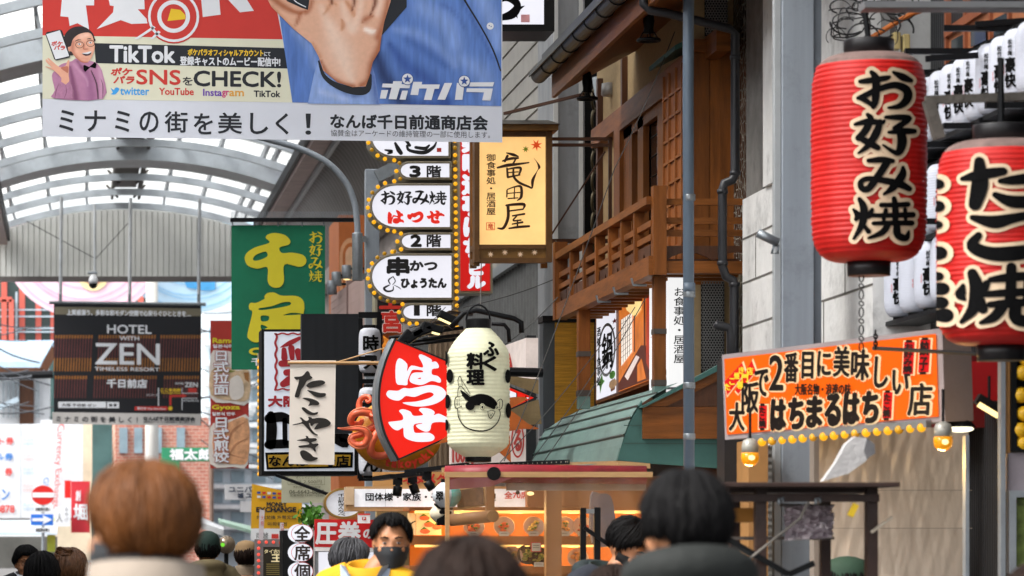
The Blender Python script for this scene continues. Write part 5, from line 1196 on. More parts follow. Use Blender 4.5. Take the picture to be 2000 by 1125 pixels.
for g_, v0 in zip(('o', 'su', 'mi', 'yaki'), (453, 478, 504, 528)): S.strokes('lettering', ylw, mapped(OKONOMI[g_], bbox(OKONOMI[g_]), (604, v0, 629, v0 + 22)), .005)
S.text('lettering', ylw, 'C', (487, 680, 513, 693), w=.005, bold=1.2); S.text('lettering', whitep, '千', (491, 699, 510, 714), w=.005, bold=.5)
S.done(); mb = MB(); mb.box(f(450, 0).x, f(692, 0).x, 30.97, 31.04, f(0, 433).z, f(0, 426).z); mb.build('bar', darkmet, gf)
mb = MB()
for i in range(100): x = 452 + i * 2.4; mb.bar(f(x, 426), f(x + random.uniform(-.4, .4), 413), .004)
mb.build('spikes', galv, gf); mb = MB()
for u in (454, 496, 543, 590, 632): mb.tube([f(u, 433), f(u, 442)], .006, 5)
mb.build('tie', galv, gf)
rf = thing('hanging_flag', 'narrow red food flag with noodle and dumpling pictures left of the green flag', 'flag', W(449, 915, 45))
f = facing(45); S = Sign(rf, f); frd = M('flag_red', 'a8322a', .65, 0, .12, 2, .3, 3)
S.rect('cloth', frd, 411, 626, 486, 915, 0, th=.01)
q = lambda l: zz(l, 3.63, 400, 620)
food1 = M('food_noodle', 'c9b090', .6, 0, .4, 9); food2 = M('food_dumpling', 'cf9a72', .6, 0, .4, 8); bowl = M('food_bowl', 'd8d2cc', .6, 0, .1, 4)
S.poly('printed_food', bowl, q([(42, 265), (110, 232), (190, 245), (312, 300), (312, 600), (180, 605), (42, 570)]), .006, sm=3); S.poly('printed_food', food1, q([(45, 380), (160, 350), (230, 380), (312, 380), (312, 575), (200, 590), (45, 550)]), .009, sm=3)
S.poly('printed_food', M('food_green', '7a8a3a', .6, 0, .3, 12), q([(60, 365), (150, 370), (215, 382), (120, 395)]), .011, sm=3); S.poly('printed_food', bowl, q([(170, 460), (230, 410), (270, 460), (270, 560), (190, 580)]), .011, sm=3); S.poly('printed_food', M('food_brown', '9a6a3a', .6, 0, .3, 9), q([(275, 390), (312, 390), (312, 460), (285, 440)]), .012)
S.poly('printed_food', bowl, q([(40, 780), (120, 740), (220, 715), (312, 710), (305, 1040), (200, 1060), (40, 1040)]), .006, sm=3); S.poly('printed_food', food2, q([(60, 830), (170, 745), (305, 720), (305, 1010), (220, 1040), (80, 1010)]), .009, sm=3)
for l in ([(165, 900, 8), (200, 800, 14), (290, 740, 4)], [(170, 980, 6), (220, 900, 12), (300, 860, 4)], [(120, 880, 4), (160, 960, 10), (280, 1000, 4)]): S.stroke('printed_food', M('food_fold', 'b07a58', .6, 0, .3, 9), q(l), .011)
S.text('lettering', ylw, 'Ramen', q([(57, 147)])[0] + q([(245, 182)])[0], w=.012, bold=.6); S.text('lettering', whitep, '일본식라면', q([(57, 192)])[0] + q([(235, 217)])[0], w=.012, bold=.35)
S.text('lettering', frd, '日式拉面', (416, 684, 446, 772), w=.014, bold=1.9, vert=True); S.text('lettering', whitep, '日式拉面', (416, 684, 446, 772), w=.018, bold=.8, vert=True)
S.text('lettering', ylw, 'Gyoza', q([(52, 622)])[0] + q([(248, 660)])[0], w=.012, bold=.6); S.text('lettering', whitep, '일본식 만두', q([(52, 672)])[0] + q([(215, 696)])[0], w=.012, bold=.35)
S.text('lettering', frd, '日式煎饺', (416, 814, 446, 904), w=.014, bold=1.9, vert=True); S.text('lettering', whitep, '日式煎饺', (416, 814, 446, 904), w=.018, bold=.8, vert=True)
S.done()
sb = thing('tenant_sign', 'white framed sign with a wavy red stamp and yellow branch strip behind the takoyaki flag', 'sign', W(604, 925, 26))
f = facing(26); S = Sign(sb, f); S.rect('case', blackp, 511, 643, 698, 928, 0, th=.4); S.rect('face', M('sign_face_white', 'cfd6e2', .4, 0, .04, 2, emit=.32), 516, 648, 692, 920, .008)
q = lambda l: [(p[0], p[1]) + tuple(p[2:]) for p in zz(l, 3.126, 380, 600)]; dr = M('deep_red', 'a3202a', .5)
wv = [(497 + 5 * math.sin(k * 1.5), 165 + k * 17.0, 14) for k in range(21)]; S.stroke('lettering', dr, q(wv), .012); S.stroke('lettering', dr, q([(490 + k * 14, 163 + 4 * math.sin(k * 1.4), 10) for k in range(24)]), .012); S.stroke('lettering', dr, q([(490 + k * 14, 502 + 4 * math.sin(k * 1.4), 10) for k in range(24)]), .0125)
for l in ([(525, 245, 6), (580, 220, 30), (640, 190, 22)], [(545, 260, 30), (548, 310, 40)], [(590, 250, 40), (595, 310, 30)], [(630, 270, 40), (640, 310, 40)], [(530, 345, 40), (650, 340, 40)], [(560, 400, 40), (650, 390, 44)], [(540, 470, 40), (600, 440, 60), (680, 430, 40)]): S.stroke('lettering', dr, q(l), .0135)
S.text('lettering', dr, '大阪', (524, 774, 580, 794), w=.012, bold=1.4)
for l in ([(465, 660, 50), (470, 740, 66), (465, 840, 60)], [(455, 680, 60), (530, 670, 60), (580, 690, 50)], [(450, 840, 50), (530, 835, 56), (590, 840, 40)], [(550, 690, 30), (552, 830, 30)], [(840, 800, 40), (920, 830, 60), (900, 770, 60), (860, 775, 40)]): S.stroke('lettering', ink, q(l), .012)
S.poly('lettering', ink, q([(430, 888), (700, 882), (968, 886), (964, 980), (700, 986), (440, 992)]), .012); S.poly('lettering', M('mustard', 'b08a1c', .5), q([(446, 902), (700, 898), (952, 902), (948, 968), (700, 974), (452, 978)]), .016); S.text('lettering', ink, 'なんば一号店', q([(455, 908)])[0] + q([(940, 970)])[0], w=.02, bold=.9); S.done()
MB().bar(f(540, 928), W(640, 965, 25.5), .02).build('stay', darkmet, sb)
dpn = thing('blank_board', 'dark grey ribbed blank panel behind the takoyaki flag', 'panel', W(645, 845, 25.2))
mb = MB(); fbox(mb, 25.2, 589, 613, 700, 846, .12); mb.build('sheet', M('ribbed_black', '2b2f35', .5, .2, .1, 3, wave=('X', 40), bump=.8), dpn)
mb = MB()
for v in (617, 700, 790, 843): mb.bar(W(700, v, 25.3), W(736, v, 25.3), .03)
mb.build('bracket', darkmet, dpn)
tf = thing('hanging_flag', 'white cloth flag with brushed takoyaki letters on a cream pole', 'flag', W(608, 908, 23.4))
f = facing(23.4); S = Sign(tf, f); S.poly('cloth', M('cream_cloth', 'f4ebe0', .8, 0, .04, 3, .35, 5, dirt=.12), [(567, 704), (656, 704), (653, 908), (564, 906)], 0, th=.006); S.rect('hem', M('cream_cloth', 'f4ebe0'), 566, 705, 656, 714, .006)
q = lambda l: zz(l, 5.36, 560, 700); cik = M('cloth_ink', '2a2724', .8)
for p in ([(78, 195), (160, 185), (212, 132), (240, 155), (245, 180), (268, 200), (245, 220), (210, 235), (180, 290), (150, 330), (130, 400), (105, 408), (84, 390), (130, 232), (100, 225)], [(203, 285), (250, 245), (340, 228), (385, 235), (402, 255), (370, 280), (300, 298), (240, 310)], [(213, 330), (300, 350), (350, 362), (405, 365), (402, 395), (350, 408), (300, 400), (250, 365)],
          [(165, 420), (200, 412), (270, 425), (325, 450), (340, 475), (320, 490), (270, 488), (225, 498), (240, 455)], [(156, 520), (180, 512), (230, 545), (280, 570), (325, 562), (318, 585), (270, 595), (215, 580), (175, 550)],
          [(65, 692), (145, 672), (160, 655), (135, 622), (155, 620), (200, 655), (230, 640), (225, 612), (260, 618), (270, 630), (340, 622), (410, 632), (450, 660), (460, 680), (440, 705), (380, 725), (290, 745), (310, 700), (330, 678), (290, 685), (265, 708), (248, 700), (245, 682), (232, 680), (250, 730), (290, 780), (325, 800), (310, 808), (260, 780), (200, 715), (165, 685), (120, 692), (70, 700)],
          [(112, 855), (200, 835), (195, 812), (220, 815), (235, 835), (300, 835), (315, 850), (300, 865), (260, 878), (275, 895), (320, 890), (332, 905), (300, 935), (305, 970), (290, 972), (250, 935), (140, 935), (130, 915), (230, 900), (215, 872), (120, 862)], [(138, 985), (160, 962), (200, 968), (250, 1000), (280, 1030), (325, 1040), (310, 1060), (250, 1075), (190, 1065), (155, 1035)]):
    S.poly('lettering', cik, q(p), .005, sm=3)
S.done(); MB().tube([f(562, 709), f(745, 709)], .012).build('pole', tan, tf); MB().tube([f(660, 707), f(764, 676)], .005, 5).build('stay_rope', tan, tf)
o = thing('bulb_strip', 'vertical strip of amber bulbs between the noodle flag and the stamp sign', 'bulb strip', W(506, 930, 30)); f = facing(30)
fbox(MB(), 30.03, 503, 690, 509, 930, .03).build('strip', beige, o)
b0 = None
for i, v in enumerate(range(705, 930, 13)):
    b_ = MB().ball(f(506, v), .017, 10).build('bulb', bulb, o, True)

# ------------------------------------------------------------------ octopus ball sign
oc = thing('octopus_sign', 'big orange takoyaki ball sign with red curling octopus tentacles behind the red wedge sign', 'sign', W(775, 918, 23.6))
DO = 23.6; f = facing(DO); c = f(776, 850); rr = 88 * DO / FPX
MB().ball(c, (rr, .14, rr * .8), 32, 20).build('ball', M('ball_orange', 'c8841c', .4, 0, .3, 12, .3, 30), oc, True)
oct_m = M('octopus_red', 'e46a48', .4, 0, .3, 7, .1, 40); suck = M('sucker_orange', 'e08058', .4, 0, .15, 10)
q = lambda l: zz(l, 6.25, 650, 760)
def tentacle(pts, w0, sside=1, taper=True, sk=True):
    P = catmull(q(pts), False, 5); n = len(P)
    rad = [p[2] * DO / FPX / 2 for p in P]
    pts3 = [f(p[0], p[1], .17 + w0 + .03 * math.sin(i / n * 6)) for i, p in enumerate(P)]
    MB().tube(pts3, rad, 12).build('tentacle', oct_m, oc, True)
    if sk:
        mb = MB(); acc = 0
        for i in range(1, n - 1):
            d = (pts3[i + 1] - pts3[i - 1]).normalized(); nn = Vector((d.z, 0, -d.x)) * sside
            mb.ball(pts3[i] + nn * rad[i] * .95 + Vector((0, -.01, 0)), rad[i] * .34, 7)
            m2 = (pts3[i] + pts3[i + 1]) / 2; mb.ball(m2 + nn * rad[i] * .95 + Vector((0, -.01, 0)), rad[i] * .34, 7)
        mb.build('sucker', suck, oc, True)
tentacle([(400, 150, 24), (380, 160, 28), (385, 120, 40), (435, 130, 46), (420, 165, 40), (385, 165, 30)][:1] + [(375, 150, 22), (395, 175, 36), (432, 150, 42), (415, 108, 50), (360, 105, 62), (312, 150, 70), (300, 230, 80), (330, 300, 84)], .0, 1, sk=False)
tentacle([(300, 440, 50), (330, 390, 56), (300, 350, 60), (250, 340, 70)][:0] + [(480, 340, 96), (400, 310, 96), (300, 300, 92), (220, 330, 88), (190, 400, 84), (230, 440, 78), (300, 430, 66), (330, 390, 50)], .04, 1)
tentacle([(30, 490, 14), (90, 502, 30), (180, 500, 46), (280, 500, 64), (360, 530, 80), (390, 600, 90), (350, 680, 92), (260, 690, 88), (200, 640, 84), (230, 590, 76), (330, 560, 70), (430, 500, 84), (500, 460, 90)], .05, -1)
tentacle([(455, 320, 16), (440, 310, 22), (450, 290, 28), (480, 305, 34), (470, 345, 36), (430, 340, 38), (420, 300, 40), (425, 370, 44), (480, 410, 48), (560, 420, 50)], .09, -1, sk=False)
tentacle([(560, 300, 90), (520, 200, 84), (500, 160, 60)], .03, 1, sk=False)
tentacle([(560, 480, 96), (500, 560, 100), (440, 660, 100), (430, 760, 96), (480, 815, 92), (580, 820, 88), (680, 780, 80)], .03, 1, sk=False)
mb = MB(); lt = 'takoyaki'; N_ = len(lt)
for i, ch in enumerate(lt):
    t = (i + .5) / N_; a = R(116 - 84 * t); cx = 780 + 72 * math.cos(a); cy = 850 + 57 * math.sin(a)
    vs_, fs = glyph(ch); x0 = min(x for x, y in vs_); x1 = max(x for x, y in vs_); rot = R(90) - a
    hh = 23
    for k in range(9):
        ox, oy = (1.3 * math.cos(k * .7), 1.3 * math.sin(k * .7)) if k else (0, 0)
        P = []
        for x, y in vs_:
            lx = (x - (x0 + x1) / 2) * hh; ly = -(y - .3) * hh
            P.append(f(cx + lx * math.cos(rot) + ly * math.sin(rot) + ox, cy - lx * math.sin(rot) + ly * math.cos(rot) + oy, .115 + .0001 * k))
        mb.add(P, fs)
mb.build('lettering', M('raised_red', 'c8341c', .4), oc)

# ------------------------------------------------------------------ red wedge sign
ws_ = thing('wedge_sign', 'red lit wedge shaped sign with three big white kana and black rim', 'sign', W(800, 900, 22.4))
f = facing(22.4); S = Sign(ws_, f)
left = catmull([(770, 661), (752, 702), (740, 750), (739, 800), (750, 850), (776, 900)], False, 5)
out = left + [(1050, 777)]
def toward(p, k, c=(865, 778)): return [(c[0] + (x - c[0]) * k, c[1] + (y - c[1]) * k) for x, y in p]
inn = toward(out, .962, (850, 778))
S.poly('lit_face', E('wedge_red', 'e81c0c', .95, .02), inn, 0); S.poly('rim', M('rim_black', '17181a', .3, .2), out, .02, [inn], .22); S.poly('back', galv, out, -.2, (), .03)
mb = MB(); mb.add([p for u, v in left for p in (f(u - 5, v, -.02), f(u - 5, v, -.26))] , [(2 * i, 2 * i + 1, 2 * i + 3, 2 * i + 2) for i in range(len(left) - 1)])
mb.add([p for u, v in left for p in (f(u - 5, v, -.02), f(u, v, -.005))], [(2 * i, 2 * i + 1, 2 * i + 3, 2 * i + 2) for i in range(len(left) - 1)])
mb.build('side_band', galv, ws_, True)
q = lambda l: zz(l, 4.893, 740, 670)
for p, h in HATSUSE: S.poly('lettering', lboxw, q(p), .004, [q(x) for x in h], sm=3)
def wedgex(x0, x1):   # slice of the wedge between two verticals
    g_ = lambda x: ((x - 776) / (1040 - 776))
    t = lambda x: 661 + (778 - 661) * ((x - 770) / (1040 - 770)) + 4; b = lambda x: 900 + (778 - 900) * ((x - 776) / (1040 - 776)) - 4
    return [(x0, t(x0)), (x1, t(x1)), (x1, b(x1)), (x0, b(x0))]
S.poly('stripe', lboxw, wedgex(985, 1009), .003); S.poly('stripe', lboxw, wedgex(1027, 1034), .003); S.stroke('stripe', ink, [(1009, 768, 2), (1009, 790, 2)], .005); S.stroke('stripe', ink, [(1027, 774, 2), (1027, 783, 2)], .005); S.done()
# plaques and fin sign around the pufferfish lantern
o = thing('fish_fin_sign', 'rusty orange fish fin cut outs sticking out behind the pufferfish lantern', 'sign', W(1000, 900, 21.4)); f = facing(21.4)
S = Sign(o, f); fin = M('fin_orange', 'a8571c', .45, 0, .3, 8, .1, 20, dirt=.3)
S.poly('fin', fin, [(985, 780), (1010, 775), (1030, 778), (1008, 792), (985, 800)], 0, (), .02, sm=3); S.poly('fin', fin, [(985, 800), (1005, 808), (1030, 828), (1052, 838), (1020, 838), (985, 840)], .03, (), .02, sm=3); S.poly('fin', fin, [(972, 880), (996, 850), (998, 903)], .0, (), .02); S.poly('fin', fin, [(852, 868), (880, 846), (880, 862)], .0, (), .02); S.done()
o = thing('shop_sign', 'pale lit plaque with a red flame mark right of the pufferfish lantern', 'sign', W(1012, 740, 24)); S = Sign(o, quad(W(985, 675, 24), W(1027, 660, 23.2), W(1027, 740, 23.2), W(985, 740, 24), (0, 0, 42, 80)))
S.rect('face', M('plaque_white', 'd8ccc6', .5, emit=.3), 0, 0, 42, 80, 0, th=.08); S.poly('flame', redp, [(10, 20), (15, 40), (18, 60), (16, 80), (4, 80), (4, 50)], .004, sm=3); S.done()
fbox(MB(), 24.5, 1029, 655, 1047, 900, .1).build('dark_post', M('dark_post', '2e3033', .5, .3), label='dark steel post right of the flame plaque', cat='post')
o = thing('shop_sign', 'white price plaque with red rounded letters below the pufferfish lantern', 'sign', W(955, 905, 23.4)); S = Sign(o, quad(W(880, 840, 23.4), W(1027, 838, 23.4), W(1027, 903, 23.4), W(880, 906, 23.4), (880, 840, 1027, 905)))
S.rect('face', M('plaque_white', 'd8ccc6', .5), 880, 840, 1027, 905, 0, th=.08); S.text('lettering', M('pale_red_print', 'd2504a'), '100円', (884, 872, 925, 905), w=.004, bold=1); S.poly('lettering', M('pale_red_print', 'd2504a'), circ(1011, 862, 13, 28, 34), .004, [circ(1011, 862, 10, 28, 30)]); S.text('lettering', M('pale_red_print', 'd2504a'), 'る', (1004, 842, 1018, 882), w=.006, bold=1.5); S.done()
o = thing('tin_hood', 'tan folded tin hood above the wedge sign tip', 'hood', W(1030, 830, 23.2)); f = facing(23.2); S = Sign(o, f); tn = M('tin_tan', '8a7654', .5, .2, .2, 10, .2, 60); S.poly('sheet', tn, [(985, 732), (1052, 742), (1052, 770), (985, 745)], 0, (), .02); S.poly('sheet', tn, [(985, 800), (1052, 780), (1058, 828), (1030, 830), (985, 805)], 0, (), .02); S.done()
MB().tube([W(985, 726, 22.9), W(1060, 728, 22.9)], .03).build('round_bar', darkmet, label='thick black round bar above the tan tin hood', cat='bar')
# flood lights
for i, (u, v, a) in enumerate(((872, 628, 25), (842, 648, 15), (812, 662, -35), (792, 668, -50), (826, 655, -20))):
    o = thing('flood_light', ['black floodlight with a lit slot left of the lantern cap', 'black floodlight lit warm under the first floor sign', 'black floodlight tilted above the wedge sign', 'leftmost black floodlight above the wedge sign', 'black floodlight between the tilted ones above the wedge sign'][i], 'lamp', W(u, v, 23), 'floodlights over the wedge sign')
    rot = Matrix.Rotation(R(a), 3, 'Y'); c = W(u, v, 23); pts = lambda x0, x1, y0, y1, z0, z1: [c + rot @ Vector((x, y, z)) for z in (z0, z1) for y in (y0, y1) for x in (x0, x1)]
    F_ = [(0, 1, 3, 2), (4, 5, 7, 6), (0, 1, 5, 4), (2, 3, 7, 6), (0, 2, 6, 4), (1, 3, 7, 5)]
    MB().add(pts(-.07, .07, -.06, .06, 0, .05), F_).build('housing', darkmet, o, bevel=.01); MB().add(pts(-.055, .055, -.05, .05, -.006, -.001), F_).build('lens', M('flood_lens', 'ffe0a0', .3, emit=1.6) if i < 2 else M('flood_lens_dim', '8a7a5a', .2), o)
    MB().tube([c + Vector((0, .0, .05)), c + Vector((.05, .3, .08)), c + Vector((.25, .8, .1))], .012).build('arm', darkmet, o)
mb = MB()
for dv in (0, 22, 35): mb.tube([W(760 + dv, 660 + dv * .4, 23.6), W(905, 640 + dv * .6, 23.6)], .012)
mb.tube([W(880, 640, 21), W(905, 612, 21), W(930, 606, 21), W(1004, 622, 21), W(1018, 630, 21), W(1019, 650, 21)], .016); mb.tube([W(960, 632, 21.2), W(985, 634, 21.2), W(993, 644, 21.2), W(995, 668, 21.2)], .012)
mb.build('lamp_rail', darkmet, None, True, label='black bent rail carrying floodlights and the pufferfish lantern', cat='rail')
# ------------------------------------------------------------------ pufferfish lantern
DF = 20.4; R0 = 61 * DF / FPX; c = W(934, 893, DF); H = W(0, 640, DF).z - c.z
fl_ = thing('paper_lantern', 'tall cream paper lantern with a drawn pufferfish and black brush letters', 'lantern', c)
prof = []
NR = 33
for i in range(NR * 4 + 1):
    t = i / (NR * 4)
    r = R0 * (.98 if .12 < t < .78 else .42 + .56 * math.sin(R(90) * t / .12) if t <= .12 else .36 + .62 * (1 - ((t - .78) / .22) ** 1.6) ** 1.0)
    r *= 1 + .035 * math.sin(math.pi * t) - .012; r += .0028 * (abs(math.sin(math.pi * NR * t)) - .5)
    prof.append((r, H * t))
cp = M('cream_paper', 'd2d2b4', .65, 0, .10, 9, .12, 30, emit=.14, dirt=.25); MB().lathe(prof, c, 48).build('body', cp, fl_, True)
MB().lathe([(R0 * .40, H - .005), (R0 * .40, H + .045), (R0 * .36, H + .05)], c, 28).build('cap', blackp, fl_); MB().lathe([(R0 * .36, -.03), (R0 * .42, -.025), (R0 * .42, .01)], c, 28).build('cap', blackp, fl_)
MB().tube([c + Vector((R0 * .38 * math.cos(R(18 * k)), 0, H + .04 + .09 * math.sin(R(18 * k)))) for k in range(11)], .006, 6).build('handle', darkmet, fl_, True)
f = cylf(c, R0 * 1.028, DF); S = Sign(fl_, f, (4, 0)); q = lambda l: zz(l, 4.015, 870, 620)
for ch, b in (('ふ', (300, 195, 412, 300)), ('く', (300, 308, 395, 415)), ('料', (172, 282, 300, 402)), ('理', (172, 415, 300, 525))):
    S.text('lettering', ink, ch, q([b[:2]])[0] + q([b[2:]])[0], w=.004, bold=1.7, cut=(5, 0))
S.strokes('drawing', ink, [q(l) for l in ([(100, 715, 6), (110, 790, 8), (160, 860, 10), (250, 890, 12), (340, 880, 10), (400, 830, 8), (424, 770, 7), (420, 720, 5)], [(100, 620, 5), (105, 560, 6), (125, 540, 6), (160, 580, 5), (195, 615, 5)], [(108, 540, 5), (103, 490, 6), (118, 460, 6), (130, 490, 5), (135, 540, 4)], [(130, 490, 3), (165, 545, 5), (195, 600, 4)],
   [(120, 620, 4), (85, 630, 7), (78, 680, 7), (90, 715, 6), (130, 695, 4)], [(95, 640, 3), (100, 690, 4)], [(112, 640, 3), (112, 690, 4)], [(400, 660, 4), (425, 640, 6), (442, 660, 6), (435, 710, 6), (410, 725, 5)], [(420, 660, 3), (420, 710, 4)], [(330, 735, 5), (335, 770, 6), (350, 792, 7), (368, 775, 6), (385, 740, 5)], [(345, 750, 4), (352, 775, 4), (365, 750, 4)], [(335, 735, 3), (360, 728, 4), (385, 738, 3)])], .005)
S.poly('drawing', ink, q([(165, 640), (200, 620), (260, 600), (320, 605), (370, 630), (402, 670), (400, 690), (380, 720), (340, 705), (300, 690), (240, 690), (195, 670)]), .0045, sm=4); S.poly('drawing', ink, q(circ(195, 692, 36, 24)), .0052)
S.poly('drawing', ink, q([(120, 570), (150, 585), (195, 625), (170, 650), (140, 620)]), .0048, sm=3)
for cx, cy, r_ in ((288, 704, 22), (400, 706, 12)): S.poly('drawing', cp, q(circ(cx, cy, r_, 20, r_ * 1.3)), .007); S.poly('drawing', ink, q(circ(cx, cy, r_ * .78, 20, r_ * 1.05)), .0078, [q(circ(cx, cy, r_ * .62, 20, r_ * .88))]); S.poly('drawing', ink, q(circ(cx, cy, r_ * .36, 16, r_ * .55)), .0078)
for _ in range(26): S.poly('drawing', ink, q(circ(random.uniform(125, 270), random.uniform(610, 745), random.uniform(2, 5), 8)), .005)
for x, y, rx, ry in ((12, 320, 14, 55), (40, 460, 26, 54), (22, 660, 22, 56), (14, 845, 18, 44), (484, 462, 22, 54), (488, 730, 22, 60)): S.poly('side_spot', ink, q(circ(x, y, rx, 18, ry)), .005)
S.done()

# ------------------------------------------------------------------ red lanterns
redl = M('lantern_red', 'be1812', .5, 0, .2, 7, .25, 16, stretch=(1, 1, .35), emit=.04, dirt=.3); dust = M('lantern_dust', '7d6660', .8, 0, .3, 14, dirt=.4); creaml = M('lantern_cream', 'dcc2a2', .55, 0, .08, 12, .05, 30, emit=.03)
def red_lantern(label, cu, vb, vt, hw, D):
    c = W(cu, vb, D); R0 = hw * D / FPX; H = W(0, vt, D).z - c.z
    o = thing('paper_lantern', label, 'lantern', c, 'big red lanterns'); NR = 40
    def rad(t): return R0 * (.42 + .58 * max(0, 1 - abs(2 * t - 1) ** 9) ** .42) * (1 + .02 * math.sin(math.pi * t)) / 1.02
    ra_ = [random.uniform(.55, 1.35) for _ in range(NR + 1)]; rj_ = [random.uniform(-.0012, .0012) for _ in range(NR + 1)]
    full = [(rad(i / (NR * 4)) + rj_[i // 4] + .0045 * ra_[i // 4] * (abs(math.sin(math.pi * NR * i / (NR * 4))) - .6) * (1 if .04 < i / (NR * 4) < .96 else .3), H * i / (NR * 4)) for i in range(NR * 4 + 1)]
    k = int(len(full) * .938)
    MB().lathe(full[:k + 1], c, 64, cap=False).build('body', redl, o, True); MB().lathe(full[k:], c, 64, cap=False).build('dusty_shoulder', dust, o, True)
    cb = M('cap_black', '1d1b1d', .35, 0, .2, 10, dirt=.3)
    MB().lathe([(R0 * .43, H - .012), (R0 * .44, H + .052), (R0 * .43, H + .058), (R0 * .3, H + .058)], c, 36).build('cap', cb, o, True); MB().lathe([(R0 * .34, -.055), (R0 * .37, -.055), (R0 * .38, .01)], c, 36).build('cap', cb, o, True)
    return o, c, R0, H
D1 = 14.3
l1, c1, R1, H1 = red_lantern('red paper lantern reading okonomiyaki with dusty shoulder, left of the two', 1697, 512, 106, 111, D1)
f = cylf(c1, R1, D1); allst = [zz(s, 2.9625, 1580, 120) for g_ in OKONOMI.values() for s in g_]
MB().strokes(f, allst, .0055, 9).build('letter_outline', creaml, l1); MB().strokes(f, allst, .0095, 1.3).build('lettering', ink, l1)
mb = MB(); rn_ = random.Random(3)
for k in range(16): mb.poly(f, circ(1587.5 + (abs(k - 8) > 6) * 1.5, 170 + 22 * k, rn_.uniform(2.5, 5), 12, 13), .0035 + .0001 * k, cut=(1, 6))
mb.build('side_letters', creaml, l1)
MB().tube([c1 + Vector((0, 0, H1 + .05)), c1 + Vector((-.02, 0, H1 + .2)), c1 + Vector((.02, .1, H1 + .35))], .012).build('hanger', darkmet, l1)
mb = MB()
for k in range(9): mb.tube([c1 + Vector((-.03 + .0 * k, 0, -.06 - .035 * k)) + Vector((.009 * math.cos(t), .009 * math.sin(t) * (k % 2), .02 * math.sin(t) * (1 - (k % 2) * .5))) for t in [R(45 * j) for j in range(9)]], .003, 5)
mb.build('chain', darkmet, l1)
D2 = 13.0
l2, c2, R2, H2 = red_lantern('red paper lantern reading takoyaki, cut by the right edge', 1955, 675, 275, 123, D2)
f = cylf(c2, R2, D2); q = lambda l: zz(l, 2.883, 1820, 290)
TAKO = [[(180, 172, 16), (250, 155, 46), (330, 140, 48), (402, 130, 36)], [(272, 75, 46), (275, 200, 82), (248, 315, 60)], [(385, 185, 18), (450, 180, 42), (580, 165, 56)], [(358, 262, 24), (450, 300, 58), (590, 300, 60)], [(235, 390, 22), (350, 415, 62), (450, 395, 46), (570, 370, 30)], [(268, 490, 30), (235, 550, 56), (330, 592, 66), (460, 592, 74), (590, 570, 60)],
        [(185, 772, 14), (172, 822, 50), (190, 848, 14)], [(235, 705, 46), (258, 790, 68), (240, 900, 56), (175, 978, 12)], [(312, 760, 30), (300, 785, 40)], [(280, 860, 40), (292, 905, 44)], [(332, 740, 22), (450, 725, 42), (590, 715, 30)], [(445, 670, 46), (440, 870, 54)], [(300, 822, 24), (450, 812, 36), (590, 805, 30)], [(330, 880, 26), (450, 870, 36), (590, 868, 30)], [(400, 890, 46), (350, 950, 44), (280, 982, 12)], [(470, 880, 54), (474, 960, 60), (590, 985, 46)], [(530, 740, 30), (525, 860, 30)]]
TAKO = [q(s) for s in TAKO]
MB().strokes(f, TAKO, .0055, 9.5).build('letter_outline', creaml, l2); MB().strokes(f, TAKO, .0095, 1.8).build('lettering', ink, l2)
mb = MB(); mb2 = MB()
for i, (x, y, r_) in enumerate(((60, 200, 32), (58, 325, 36), (58, 428, 28), (65, 588, 40), (62, 720, 28), (80, 790, 36), (78, 868, 34), (95, 940, 40))):
    x, y = q([(x, y)])[0]; r_ /= 2.883; mb.poly(f, circ(x, y, r_ + 9, 20), .0052 + i * .0003, cut=(4, 4)); mb2.poly(f, circ(x, y, r_, 18), .0095, cut=(4, 4))
mb.build('side_letters', creaml, l2); mb2.build('side_ink', ink, l2)
MB().tube([c2 + Vector((0, 0, H2 + .05)), c2 + Vector((.0, 0, H2 + .3))], .012).build('hanger', darkmet, l2)
mb = MB(); mb.bar(c2 + Vector((-.25, .1, H2 + .16)), c2 + Vector((.8, .1, H2 + .2)), .03); mb.bar(c2 + Vector((-.24, .1, H2 + .16)), c2 + Vector((-.2, .1, H2 + .02)), .04); mb.build('cobweb_rail', M('dusty_rail', '5b5650', .7, .2, .3, 20, .4, 40), label='dusty rail with cobwebs over the right red lantern', cat='rail')

# ------------------------------------------------------------------ black shop with rows of white lanterns
bs_ = thing('black_shop', 'black shop front behind the rows of white lanterns', 'building', (4.2, 14.5, 0))
MB().box(4.05, 7, 8, 16.9, 0, 7).build('wall', M('black_wall', '1e1f22', .6, 0, .2, 4, wave=('Y', 8), bump=.3), bs_)
f = onwall(4.04); mb = MB(); P0 = lambda u, v: f(u, v)
mb2 = MB(); mb2.add([P0(1852, 120), P0(2060, 0), P0(2060, -80), P0(1852, 62)], [(0, 1, 2, 3)])
mb2.build('window_board', M('shop_wood', '9a5f3c', .5, 0, .25, 4, .1, 20), bs_)
for u in (1852, 1889, 1938, 1975): a = P0(u, 130); b = P0(u, -60); mb.bar(a, b, .03)
mb.bar(P0(1852, 66), P0(2010, -40), .04); mb.build('window_frame', M('shop_wood_dark', '84492c', .5, 0, .25, 4), bs_)
mb = MB()
for u0, u1 in ((1900, 1930), (1945, 1972), (1862, 1885)): mb.add([f(u0, 100 - (u0 - 1852) * .45 + 14, .01), f(u1, 100 - (u1 - 1852) * .45 + 14, .01), f(u1, 70 - (u1 - 1852) * .5 + 14, .01), f(u0, 70 - (u0 - 1852) * .5 + 14, .01)], [(0, 1, 2, 3)])
mb.build('window_pane', M('shop_pane', '2a3236', .08, 0, .3, 3), bs_)
